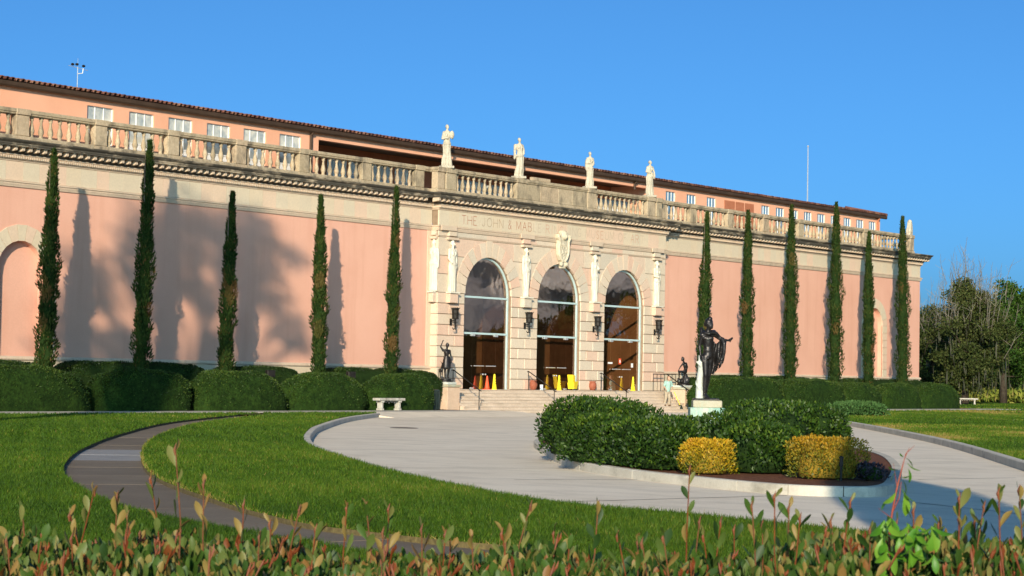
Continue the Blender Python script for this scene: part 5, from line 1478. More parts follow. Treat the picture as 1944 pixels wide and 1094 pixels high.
# pale tree stump with a snake
mb = MB()
mb.tube([(-0.235, 0.02, 0.03), (-0.245, 0.02, 0.35), (-0.235, 0.02, 0.62), (-0.20, 0.02, 0.82), (-0.205, 0.02, 1.02), (-0.235, 0.02, 1.23)], [0.115, 0.095, 0.085, 0.095, 0.085, 0.045], 12)
cap(mb, (-0.19, 0.02, 0.80), 0.05, (-0.115, 0.01, 1.06), 0.035)
sn = [(-0.235 + 0.105 * math.cos(a * 1.9), 0.02 - 0.10 * math.sin(a * 1.9), 0.15 + 0.19 * a) for a in [i * 0.25 for i in range(20)]]
mb.tube(sn, 0.024, 7)
remeshed(mb, 'tree_stump', MT['marble'], 0.018, t, 2, (0.055, 0.03, 0))

# ------------------------------------------------------------------ person on the steps
t = empty('person', (8.45, -2.12, 0.93 - 0.168 * 5), face_rz + 0.5, 'person in mint shirt and khaki trousers walking on the entrance steps', 'person')
mb = MB()
MT['skin'] = M('skin', (0.42, 0.24, 0.16), (0.48, 0.28, 0.19), scale=10, rough=0.6)
MT['shirt'] = M('mint_shirt', (0.26, 0.42, 0.36), (0.33, 0.48, 0.42), scale=6, rough=0.9)
MT['khaki'] = M('khaki_trousers', (0.33, 0.27, 0.19), (0.40, 0.33, 0.24), scale=6, rough=0.9)
MT['hair'] = M('brown_hair', (0.10, 0.055, 0.03), (0.16, 0.09, 0.05), scale=12, rough=0.7)
J = dict(pel=(0, 0, 0.92), waist=(0.01, -0.02, 1.05), chest=(0.01, -0.06, 1.28), neck=(0.02, -0.09, 1.44), head=(0.02, -0.12, 1.52), shr=(-0.17, -0.07, 1.38), shl=(0.18, -0.07, 1.38),
         hipr=(-0.08, 0, 0.88), hipl=(0.08, 0, 0.88), knr=(-0.10, -0.03, 0.48), knl=(0.12, -0.04, 0.48), anr=(-0.13, 0.10, 0.09), anl=(0.14, 0.02, 0.09), tor=(-0.14, -0.04, 0.04), tol=(0.15, -0.13, 0.04),
         elr=(-0.27, -0.08, 1.14), wrr=(-0.24, -0.22, 0.96), har=(-0.23, -0.26, 0.92), ell=(0.27, -0.10, 1.13), wrl=(0.20, -0.26, 1.0), hal=(0.17, -0.30, 0.98))
nude(mb, J, 0.92); face_head(mb, (0.02, -0.13, 1.60), (0.2, -0.95, 0), 0.95, 'none')
fingers(mb, J['wrr'], J['har'], (0, 1, 0), 0.95); fingers(mb, J['wrl'], J['hal'], (1, 0, 0), 0.95)
remeshed(mb, 'body', MT['skin'], 0.02, t, 3)
mb = MB()
cap(mb, (0, 0, 0.90), 0.165, J['chest'], 0.175, 14); cap(mb, J['shr'], 0.09, J['shl'], 0.09, 12)
for s in 'rl':
    a, b = Vector(J['sh' + s]), Vector(J['el' + s]); cap(mb, a, 0.085, a.lerp(b, 0.85), 0.068)
remeshed(mb, 'shirt', MT['shirt'], 0.022, t, 3)
mb = MB()
cap(mb, (0, 0, 0.90), 0.148, (0, 0, 0.84), 0.15, 14)
for s in 'rl':
    cap(mb, J['hip' + s], 0.115, J['kn' + s], 0.086, 12); cap(mb, J['kn' + s], 0.086, J['an' + s], 0.072, 12)
remeshed(mb, 'trousers', MT['khaki'], 0.022, t, 3)
mb = MB()
mb.ball((0.02, -0.10, 1.65), (0.105, 0.11, 0.09), 12, 8); mb.ball((0.02, -0.05, 1.60), (0.095, 0.07, 0.10), 12, 8)
remeshed(mb, 'hair', MT['hair'], 0.02, t, 2)
for s in 'rl':
    mb = MB(); a, b = Vector(J['an' + s]), Vector(J['to' + s]); cap(mb, (a.x, a.y, 0.05), 0.055, (b.x, b.y, 0.045), 0.045)
    remeshed(mb, 'shoe', MT['hair'], 0.018, t, 2)

# ------------------------------------------------------------------ benches, bin, lamps, stake light, masts
def bench(loc, rz, label):
    t = empty('stone_bench', loc, rz, label, 'bench')
    MB().bbox(-0.92, 0.92, -0.22, 0.22, 0.45, 0.57, 0.02).build('seat', MT['bench'], t)
    for s in (-1, 1):
        m_ = MB()
        m_.bbox(s * 0.62 - 0.09, s * 0.62 + 0.09, -0.17, 0.17, 0.0, 0.09, 0.012)
        m_.bbox(s * 0.62 - 0.065, s * 0.62 + 0.065, -0.14, 0.14, 0.085, 0.37, 0.015)
        m_.bbox(s * 0.62 - 0.10, s * 0.62 + 0.10, -0.18, 0.18, 0.365, 0.452, 0.012)
        m_.build('leg', MT['bench'], t)
    m_ = MB()
    for i in range(5):
        m_.tube([(-0.5 + 0.2 * i, 0, 0.44), (-0.4 + 0.2 * i, 0, 0.34 + 0.02 * (i % 2)), (-0.3 + 0.2 * i, 0, 0.44)], 0.018, 5)
    m_.build('carved_apron', MT['bench'], t)
bench((-19.45, -4.95, -0.035), 0.0, 'white weathered stone bench in front of the clipped hedge')
bench((73.77, 9.75, -0.08), -0.95, 'small stone bench far off on the right lawn')
t = empty('litter_bin', (-15.0, -3.9, -0.05), 0, 'dark green slatted litter bin beside the left pedestal', 'bin')
MB().lathe([(0.30, 0.0), (0.33, 0.04), (0.33, 0.88), (0.35, 0.90), (0.35, 0.95), (0.30, 0.98), (0.22, 1.0), (0.22, 0.9)], 20).build('drum', MT['bin'], t, True)
sm = MB().box(-0.028, 0.028, -0.350, -0.328, 0.06, 0.87).mesh('slat', MT['bin'])
for k in range(20): inst('slat', sm, t, (0, 0, 0), k * math.pi / 10)
t = empty('bollard_post', (-14.25, -3.5, -0.05), 0, 'thin dark post with round base beside the litter bin', 'post')
MB().tube([(0, 0, 0), (0, 0, 0.95)], 0.03, 8).build('shaft', MT['iron'], t)
MB().lathe([(0.10, 0), (0.10, 0.40), (0.05, 0.46)], 10).build('base', MT['bin'], t)
def flood(x, label):
    t = empty('floodlight', (x, -3.0, -0.05), -0.3, label, 'floodlight', 'small floodlights in the hedge gaps')
    MB().tube([(0, 0, 0), (0, 0, 1.45)], 0.045, 8).build('post', MT['steel'], t)
    MB().bbox(-0.20, 0.20, -0.14, 0.14, 1.45, 1.78, 0.03).build('lamp_head', MT['iron'], t)
    MB().box(-0.16, 0.16, 0.141, 0.150, 1.50, 1.73).build('lens', MT['pane_dark'], t)
flood(-25.35, 'small black floodlight on a post in the middle left hedge gap')
flood(-19.95, 'small black floodlight on a post left of the hedge behind the bench')
t = empty('path_light', (-60.75, -50.78, -0.09), 0, 'short dark garden light stake before the larger yellow shrub', 'garden light')
MB().tube([(0, 0, 0), (0, 0, 0.26)], 0.022, 8).build('stake', MT['iron'], t)
MB().lathe([(0.035, 0.26), (0.035, 0.40), (0.045, 0.405), (0.045, 0.42), (0.01, 0.44)], 10).build('lamp_head', MT['iron'], t)
t = empty('weather_mast', (-30.9, 4.0, 14.0), 0, 'thin metal mast with anemometer cups on the roof, upper left', 'mast')
MB().tube([(0, 0, 0), (0, 0, 1.15)], 0.022, 6).build('pole', MT['steel'], t)
MB().tube([(-0.45, 0.1, 1.18), (0.5, -0.1, 1.05)], 0.012, 5).build('crossarm', MT['steel'], t)
MB().tube([(0, 0, 1.1), (0, 0, 1.55)], 0.008, 5).build('aerial', MT['steel'], t)
for x, z in ((-0.3, 1.24), (-0.05, 1.27), (0.34, 1.24)): MB().ball((x, 0, z), (0.09, 0.07, 0.06), 8, 6).build('cup', MT['iron'], t)
MB().tube([(0.0, 0, 0.85), (0.25, -0.05, 0.9), (0.28, -0.05, 1.12)], 0.02, 5).build('arm', MT['white_paint'], t)
t = empty('lightning_rod', (35.4, 4.0, 13.9), 0, 'tall thin pale pole on the roof at the right', 'pole')
MB().tube([(0, 0, 0), (0, 0, 4.2)], [0.05, 0.035], 6).build('shaft', MT['steel'], t)
MB().ball((0, 0, 4.22), 0.07, 8, 6).build('finial', MT['steel'], t)
# plant cabinets on the terrace
for x0, x1, zt, lb in ((-8.6, -5.3, 11.95, 'wide grey louvred cabinet on the terrace behind the left balusters'), (-4.6, -3.75, 11.9, 'narrow grey cabinet on the terrace near the solid panel'), (5.2, 8.2, 11.98, 'grey louvred cabinet on the terrace behind the right balusters')):
    t = empty('terrace_cabinet', ((x0 + x1) / 2, 0.95, TER), 0, lb, 'cabinet', 'grey cabinets on the terrace')
    wd = x1 - x0
    MB().bbox(-wd / 2, wd / 2, -0.3, 0.45, 0.02, zt - TER, 0.02).build('casing', MT['cabinet'] if 'cabinet' in MT else MT['steel'], t)
    n_ = max(2, int(wd / 0.16))
    for k_ in range(n_):
        xx = -wd / 2 + wd * (k_ + 0.5) / n_
        MB().box(xx - 0.05, xx + 0.05, -0.325, -0.301, 0.08, zt - TER - 0.08).build('louvre', MT['white_paint'], t)
# ------------------------------------------------------------------ planting
MT['cypress'] = leaf_mat('cypress_foliage', [(0.0, (0.010, 0.026, 0.006)), (0.45, (0.026, 0.052, 0.010)), (0.8, (0.055, 0.072, 0.016)), (1.0, (0.12, 0.07, 0.025))], rough=0.7, spec=0.1, transl=0.15)
MT['hedge_leaf'] = leaf_mat('clipped_hedge_leaf', [(0.0, (0.010, 0.028, 0.004)), (0.6, (0.034, 0.068, 0.008)), (1.0, (0.09, 0.125, 0.016))], rough=0.6, spec=0.25, transl=0.15)
MT['shrub_leaf'] = leaf_mat('glossy_shrub_leaf', [(0.0, (0.008, 0.026, 0.003)), (0.55, (0.032, 0.075, 0.006)), (1.0, (0.125, 0.185, 0.014))], rough=0.5, spec=0.3, transl=0.2)
MT['dark_leaf'] = leaf_mat('dark_wall_hedge_leaf', [(0.0, (0.006, 0.018, 0.003)), (0.6, (0.02, 0.045, 0.006)), (1.0, (0.06, 0.09, 0.012))], rough=0.5, spec=0.3, transl=0.15)
MT['gold_leaf'] = leaf_mat('golden_shrub_leaf', [(0.0, (0.10, 0.13, 0.012)), (0.4, (0.34, 0.25, 0.012)), (0.8, (0.54, 0.33, 0.014)), (1.0, (0.50, 0.24, 0.012))], rough=0.5, spec=0.3, transl=0.25)
MT['gold_leaf2'] = leaf_mat('dull_golden_shrub_leaf', [(0.0, (0.07, 0.10, 0.012)), (0.4, (0.20, 0.17, 0.012)), (0.8, (0.34, 0.21, 0.012)), (1.0, (0.42, 0.22, 0.012))], rough=0.5, spec=0.3, transl=0.25)
MT['purple_leaf'] = leaf_mat('dark_purple_leaf', [(0.0, (0.012, 0.010, 0.018)), (1.0, (0.05, 0.04, 0.06))], rough=0.5, spec=0.3, transl=0.1)
MT['juniper_leaf'] = leaf_mat('blue_green_juniper', [(0.0, (0.03, 0.08, 0.02)), (1.0, (0.09, 0.17, 0.05))], rough=0.7, spec=0.1, transl=0.15)
MT['tree_leaf'] = leaf_mat('broadleaf_tree', [(0.0, (0.02, 0.05, 0.008)), (0.6, (0.05, 0.10, 0.014)), (1.0, (0.10, 0.15, 0.025))], rough=0.6, spec=0.2, transl=0.3)
MT['tree_green'] = leaf_mat('fresh_green_tree', [(0.0, (0.018, 0.05, 0.006)), (0.6, (0.045, 0.098, 0.010)), (1.0, (0.085, 0.14, 0.018))], rough=0.6, spec=0.2, transl=0.3)
MT['olive_leaf'] = leaf_mat('olive_brown_thin_leaf', [(0.0, (0.03, 0.046, 0.012)), (0.6, (0.075, 0.095, 0.026)), (1.0, (0.14, 0.14, 0.05))], rough=0.7, spec=0.1, transl=0.3)
MT['meadow'] = leaf_mat('tall_meadow_grass', [(0.0, (0.10, 0.15, 0.02)), (0.5, (0.22, 0.24, 0.04)), (1.0, (0.34, 0.27, 0.09))], rough=0.8, spec=0.1, transl=0.2)

def cypress(x, y, h, r, seed, label, twin=False):
    rg = np.random.default_rng(100 + seed)
    t = empty('cypress_tree', (x, y, -0.06), 0, label, 'cypress', 'columnar cypresses along the facade')
    mb = MB()
    mb.tube([(0, 0, 0), (0.02, 0, 1.0), (0.0, 0, h * 0.6), (0, 0, h * 0.95)], [0.11, 0.09, 0.05, 0.012], 7)
    mb.build('trunk', MT['bark'], t)
    stems = [(0.0, 0.0, 1.0, h)] if not twin else [(-0.16, 0.0, 0.72, h * 0.955), (0.17, 0.05, 0.72, h)]
    Cs, Ts, Ns = [], [], []
    ph = rg.uniform(0, 6.28, 6)
    core = MB()
    lean = rg.uniform(-0.03, 0.03); r *= rg.uniform(0.9, 1.12)
    for sx, sy, k, hh in stems:
        n = int(9500 * k)
        z = rg.uniform(0, 1, n) ** 0.9
        prof = np.minimum(1.0, 0.62 + z * 2.2) * np.minimum(1.0, ((1 - z) * 2.1 + 0.015)) ** 0.75
        a = rg.uniform(0, 2 * math.pi, n)
        lump = 1 + 0.22 * np.sin(2 * a + ph[0] + z * 19) + 0.18 * np.sin(3 * a + ph[1] - z * 33) + 0.12 * np.sin(z * 61 + ph[2] + a) + 0.10 * np.sin(z * 97 + ph[4] + 3 * a)
        rad = 0.80 * r * k * prof * lump * rg.uniform(0.72, 1.06, n)
        spr = twin * (1.0 - 0.35 * z) if twin else 1.0
        X = sx * spr + lean * z * hh + rad * np.cos(a); Y = sy * spr + rad * np.sin(a); Z = 0.35 + z * (hh - 0.42)
        Cs.append(np.stack([X, Y, Z], 1))
        out = np.stack([np.cos(a), np.sin(a), np.zeros(n)], 1)
        tv = out * rg.uniform(0.15, 0.75, (n, 1)) + np.array([0, 0, 1.0]) + rg.normal(size=(n, 3)) * 0.22
        Ts.append(tv); Ns.append(out + rg.normal(size=(n, 3)) * 0.5)
        zz = np.linspace(0, 1, 26)
        pr = np.minimum(1.0, 0.62 + zz * 2.2) * np.minimum(1.0, ((1 - zz) * 2.1 + 0.01)) ** 0.75
        core.tube([(sx * (1.0 - 0.35 * q if twin else 1.0) + lean * q * hh, sy, 0.35 + q * (hh - 0.55)) for q in zz], [max(0.008, r * k * p * 0.60 * (1 + 0.13 * math.sin(q * 37 + ph[3]))) for q, p in zip(zz, pr)], 10)
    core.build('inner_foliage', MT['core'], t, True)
    C = np.concatenate(Cs); T = np.concatenate(Ts); Nn = np.concatenate(Ns); n = len(C)
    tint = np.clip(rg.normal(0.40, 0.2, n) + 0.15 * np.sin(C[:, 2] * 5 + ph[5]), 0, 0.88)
    tint[rg.uniform(0, 1, n) < 0.03] = 1.0
    for q in range(4):
        c_ = C[rg.integers(0, n)]
        if c_[2] > h * 0.75: continue
        tint[np.linalg.norm((C - c_) * np.array([1, 1, 0.5]), axis=1) < 0.22] = rg.uniform(0.85, 1.0)
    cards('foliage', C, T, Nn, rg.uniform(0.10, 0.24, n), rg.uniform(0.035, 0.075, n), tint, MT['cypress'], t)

cy = [(-37.72, -2.4, 10.5, 0.40, 'leftmost cypress, beside the left blind arch'),
      (-32.6, -2.4, 11.4, 0.42, 'second cypress from the left, tallest of the left five'),
      (-27.6, -2.4, 9.6, 0.36, 'middle cypress of the left five, rising from the large tree shadow'),
      (-21.5, -2.4, 9.92, 0.36, 'fourth cypress from the left, broadening at mid height'),
      (-16.4, -2.4, 10.78, 0.33, 'slim cypress nearest the portal on its left'),
      (12.1, -2.2, 11.65, 0.42, 'cypress just right of the portal, behind the large cloaked bronze'),
      (17.2, -2.2, 12.1, 0.46, 'second cypress right of the portal'),
      (22.45, -2.2, 12.82, 0.46, 'third cypress right of the portal'),
      (28.25, -2.2, 13.45, 0.50, 'fourth cypress right of the portal, tallest on the right'),
      (33.0, -2.2, 11.85, 0.52, 'twin-tipped cypress in front of the right blind arch'),
      (38.0, -2.2, 13.2, 0.52, 'rightmost cypress near the corner of the building')]
for i, (x, y, h, r, lb) in enumerate(cy):
    cypress(x, y, h, r * (0.95 if i < 5 else 0.95), i, lb, twin=(i == 9))

def mound(name, x0, x1, y0, y1, zt, label, cat, group, mat, core, leaf=0.05, dens=260, z0=-0.06, power=(2.6, 2.2), seed=0, rz=0.0, centre=None, rough=0.05):
    """clipped rounded hedge: a lumpy solid with leaves standing out of its skin"""
    rg = np.random.default_rng(500 + seed)
    cx, cy_ = ((x0 + x1) / 2, (y0 + y1) / 2) if centre is None else centre
    ax, ay, az = (x1 - x0) / 2, (y1 - y0) / 2, zt - z0
    t = empty(name, (cx, cy_, z0), rz, label, cat, group)
    ph = rg.uniform(0, 6.28, 8)
    def skin(th, fi):
        p, q = power
        ce = np.sign(np.cos(fi)) * np.abs(np.cos(fi)) ** (2 / q); se = np.sign(np.sin(fi)) * np.abs(np.sin(fi)) ** (2 / q)
        ca = np.sign(np.cos(th)) * np.abs(np.cos(th)) ** (2 / p); sa = np.sign(np.sin(th)) * np.abs(np.sin(th)) ** (2 / p)
        X, Y, Z = ax * ce * ca, ay * ce * sa, az * se
        k = 1 + rough * (np.sin(X * 1.9 + ph[0]) * np.cos(Y * 2.3 + ph[1]) + 0.7 * np.sin(Z * 4.1 + X * 3.1 + ph[2]) + 0.5 * np.sin(X * 6.3 + ph[3]) * np.sin(Z * 7 + Y * 5 + ph[4])) * 0.6
        return X * k, Y * k, np.maximum(Z * (1 + (k - 1) * 0.6), 0.0)
    na, nf = 56, 18
    V = []
    for j in range(nf + 1):
        fi = (math.pi / 2) * j / nf
        for i in range(na):
            th = 2 * math.pi * i / na
            X, Y, Z = skin(np.array(th), np.array(min(fi, math.pi / 2 - 1e-4)))
            V.append((float(X) * 0.985, float(Y) * 0.985, float(Z) * 0.985))
    F = [(j * na + i, j * na + (i + 1) % na, (j + 1) * na + (i + 1) % na, (j + 1) * na + i) for j in range(nf) for i in range(na)]
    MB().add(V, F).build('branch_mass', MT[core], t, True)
    n = int(dens * (2 * (ax + ay) * az * 2 + 4 * ax * ay))
    th = rg.uniform(0, 2 * math.pi, n); fi = np.arccos(np.sqrt(rg.uniform(0, 1, n))) if False else rg.uniform(0, 1, n) ** 0.8 * math.pi / 2
    X, Y, Z = skin(th, fi)
    nrm = np.stack([X / (ax * ax), Y / (ay * ay), Z / (az * az) + 0.05], 1); nrm /= np.linalg.norm(nrm, axis=1, keepdims=True)
    C = np.stack([X, Y, Z], 1) - nrm * leaf * 0.6
    T = nrm * 0.8 + rg.normal(size=(n, 3)) * 0.55 + np.array([0, 0, 0.25])
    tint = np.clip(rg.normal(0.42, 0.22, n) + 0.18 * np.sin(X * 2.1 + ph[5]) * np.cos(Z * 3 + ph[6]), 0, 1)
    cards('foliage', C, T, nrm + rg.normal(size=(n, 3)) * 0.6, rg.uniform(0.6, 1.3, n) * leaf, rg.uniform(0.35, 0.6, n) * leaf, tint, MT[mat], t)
    return t

GH = 'rounded clipped hedge mounds along the front walk'
HM = [(-44.2, -36.75, 1.78, 'rounded hedge mound at the left edge under the leftmost cypress'), (-36.5, -31.35, 1.74, 'rounded hedge mound under the second cypress from the left'), (-31.1, -25.5, 1.72, 'rounded hedge mound under the middle cypress of the left five'),
      (-25.25, -20.25, 1.70, 'rounded hedge mound between the two small floodlights'), (-19.8, -15.2, 1.72, 'rounded hedge mound directly behind the stone bench'),
      (8.9, 18.3, 1.86, 'long flat topped hedge right of the steps behind the large bronze'), (17.9, 25.75, 1.83, 'long hedge with a rounded right end, second right of the portal'), (25.45, 30.9, 1.70, 'domed hedge mound under the fourth cypress right of the portal'),
      (30.65, 36.75, 1.70, 'domed hedge mound before the right blind arch'), (36.3, 42.6, 1.74, 'domed hedge mound at the right end of the facade')]
for i, (a, b, zt, lb) in enumerate(HM):
    mound('hedge_mound', a + (0.02 if i != 5 else 0), b - 0.02, -4.72, -2.85, zt - 0.06, lb, 'hedge', GH, 'hedge_leaf', 'hedge_core', 0.10, 200, seed=i, power=(5, 4.5) if 5 <= i <= 6 else (3.3, 3.0), rough=0.075)
# taller loose hedges against the wall
def backhedge(x0, x1, zt, label, seed):
    mound('wall_hedge', x0, x1, -1.95, -0.35, zt - 0.10, label, 'hedge', 'loose hedges against the wall', 'dark_leaf', 'core', 0.09, 150, seed=40 + seed, power=(7, 5), rough=0.05)
backhedge(-46, -36.5, 2.02, 'dark hedge against the wall behind the two leftmost mounds', 0)
backhedge(-36.4, -27.6, 2.05, 'dark hedge against the wall behind the second and third mounds', 1)
backhedge(-26.9, -21.9, 1.98, 'dark hedge against the wall left of the fourth cypress', 2)
backhedge(-20.6, -11.7, 2.0, 'dark hedge against the wall between the fourth cypress and the portal', 3)
backhedge(12.2, 28.0, 2.02, 'dark hedge against the wall right of the portal', 4)
backhedge(28.2, 44.3, 1.98, 'dark hedge against the wall at the right end', 5)

# ---- island shrubs
def pt(x_px, z_d, y_px=760):
    """world position at a given photo column and depth, used while laying out the plan"""
    d = fw + rt2 * ((x_px - 972) / FOCAL_PX) - up2 * ((y_px - 547) / FOCAL_PX)
    return CAM_LOC + d * z_d
def shrub(name, cx, cy_, rx, ry, h, rz, label, mat, leaf, n, seed, group=None, core='core', lumps=7, z0=-0.09, cat='shrub', boxy=2.2):
    rg = np.random.default_rng(900 + seed)
    t = empty(name, (cx, cy_, z0), rz, label, cat, group)
    mb = MB()
    L = []
    for k in range(lumps):
        a = rg.uniform(0, 6.28); q = rg.uniform(0, 0.62) ** 0.7 if k else 0
        L.append((rx * q * math.cos(a), ry * q * math.sin(a), rg.uniform(0.45, 0.62) * h, rx * rg.uniform(0.38, 0.55), ry * rg.uniform(0.40, 0.58), h * rg.uniform(0.36, 0.44)))
    for k in range(5):
        a = rg.uniform(0, 6.28)
        mb.tube([(0.1 * rx * math.cos(a), 0.1 * ry * math.sin(a), -0.02), (0.35 * rx * math.cos(a), 0.35 * ry * math.sin(a), h * 0.5)], [0.03, 0.012], 5)
    mb.build('stem', MT['bark'], t)
    cm = MB()
    for lx, ly, lz_, ax, ay, az in L: cm.ball((lx, ly, lz_), (ax * 0.82, ay * 0.82, az * 0.85), 12, 8)
    cm.lathe([(0.86, 0.02), (0.9, 0.25 * h), (0.72, 0.7 * h), (0.3, 0.85 * h)], 16, (0, 0, 0), rx * 0.86, ry * 0.86)
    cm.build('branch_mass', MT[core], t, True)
    per = n // (lumps + 3)
    Cs, Ns = [], []
    for lx, ly, lz_, ax, ay, az in L:
        u_ = unit(per); q = rg.uniform(0.82, 1.08, (per, 1))
        Cs.append(np.array([lx, ly, lz_]) + u_ * q * np.array([ax, ay, az])); Ns.append(u_)
    m = n - per * lumps
    a = rg.uniform(0, 6.28, m); zz = rg.uniform(0.0, 1, m) ** 0.8
    rr = (1 - zz ** (boxy * 1.4)) ** (1 / (boxy * 1.4)) * rg.uniform(0.86, 1.05, m) * (1 + 0.07 * np.sin(5 * a + 1) + 0.05 * np.sin(9 * a + zz * 9))
    Cs.append(np.stack([rx * rr * np.cos(a), ry * rr * np.sin(a), zz * h], 1)); Ns.append(np.stack([np.cos(a), np.sin(a), zz * 1.2], 1))
    C = np.concatenate(Cs); Nn = np.concatenate(Ns); Nn /= np.linalg.norm(Nn, axis=1, keepdims=True)
    C[:, 2] = np.maximum(C[:, 2], 0.02)
    k = len(C)
    T = Nn * 0.7 + rg.normal(size=(k, 3)) * 0.6 + np.array([0, 0, 0.55])
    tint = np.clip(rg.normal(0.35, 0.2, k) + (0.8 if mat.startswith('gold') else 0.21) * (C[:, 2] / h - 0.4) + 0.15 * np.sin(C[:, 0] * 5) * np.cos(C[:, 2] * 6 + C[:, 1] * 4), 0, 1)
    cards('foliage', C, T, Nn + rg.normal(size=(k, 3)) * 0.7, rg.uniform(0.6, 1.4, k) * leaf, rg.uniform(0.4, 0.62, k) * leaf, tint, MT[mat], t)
    return t
GI = 'glossy green shrubs in the island bed'
rzv = face_rz
SH = [(1105, 47.0, 0.92, 1.3, 1.17, 'glossy green shrub at the left tip of the island bed'), (1190, 46.0, 1.0, 1.4, 1.05, 'second glossy green shrub from the left in the island bed'), (1285, 44.5, 1.0, 1.5, 0.82, 'glossy green shrub left of and before the island pedestal'),
      (1400, 43.5, 1.05, 1.6, 0.95, 'glossy green shrub right of and before the island pedestal'), (1490, 45.0, 1.0, 1.6, 1.16, 'tall glossy green shrub behind the larger yellow shrub'), (1553, 45.5, 0.66, 1.4, 1.06, 'glossy green shrub at the right end of the island bed'),
      (1155, 52.5, 1.2, 1.6, 1.12, 'glossy green shrub at the back left of the island bed'), (1450, 52.0, 1.2, 1.7, 1.15, 'glossy green shrub at the back right of the island bed'),
      (1262, 40.5, 0.78, 1.1, 0.86, 'low glossy green shrub just left of the smaller yellow shrub'), (1440, 39.7, 0.8, 1.0, 0.80, 'low glossy green shrub between the two yellow shrubs'), (1140, 43.0, 0.85, 1.0, 0.86, 'low glossy green shrub along the near left island kerb'), (1203, 41.7, 0.75, 0.9, 0.80, 'lowest glossy green shrub, at the middle of the near left island kerb')]
for i, (px, zd, rx, ry, h, lb) in enumerate(SH):
    p = pt(px, zd)
    shrub('island_shrub', p.x, p.y, rx, ry, h + 0.09, rzv, lb, 'shrub_leaf', 0.085, 9000 if i < 6 or i > 7 else 6000, i, GI)
p = pt(1346, 38.6)
shrub('yellow_shrub', p.x, p.y, 0.46, 0.45, 0.62, rzv, 'smaller bright golden clipped shrub at the island kerb', 'gold_leaf', 0.05, 8000, 30, 'yellow shrubs at the island kerb', 'gold_core', 6, cat='shrub', boxy=4.5)
p = pt(1572, 37.6)
shrub('yellow_shrub', p.x, p.y, 0.70, 0.60, 0.72, rzv, 'larger dull golden clipped shrub at the right tip of the island', 'gold_leaf2', 0.05, 12000, 31, 'yellow shrubs at the island kerb', 'gold_core', 8, cat='shrub', boxy=5.0)
p = pt(1655, 37.2)
shrub('purple_plant', p.x, p.y, 0.27, 0.3, 0.28, rzv, 'low dark purple plant beside the larger yellow shrub', 'purple_leaf', 0.06, 700, 32, None, 'core', 3, cat='plant')
shrub('juniper_shrub', 4.6, -16.4, 1.5, 1.2, 0.66, rzv, 'low spreading juniper on the right lawn beside the drive', 'juniper_leaf', 0.16, 6000, 33, None, 'core', 6, z0=-0.08, cat='shrub')

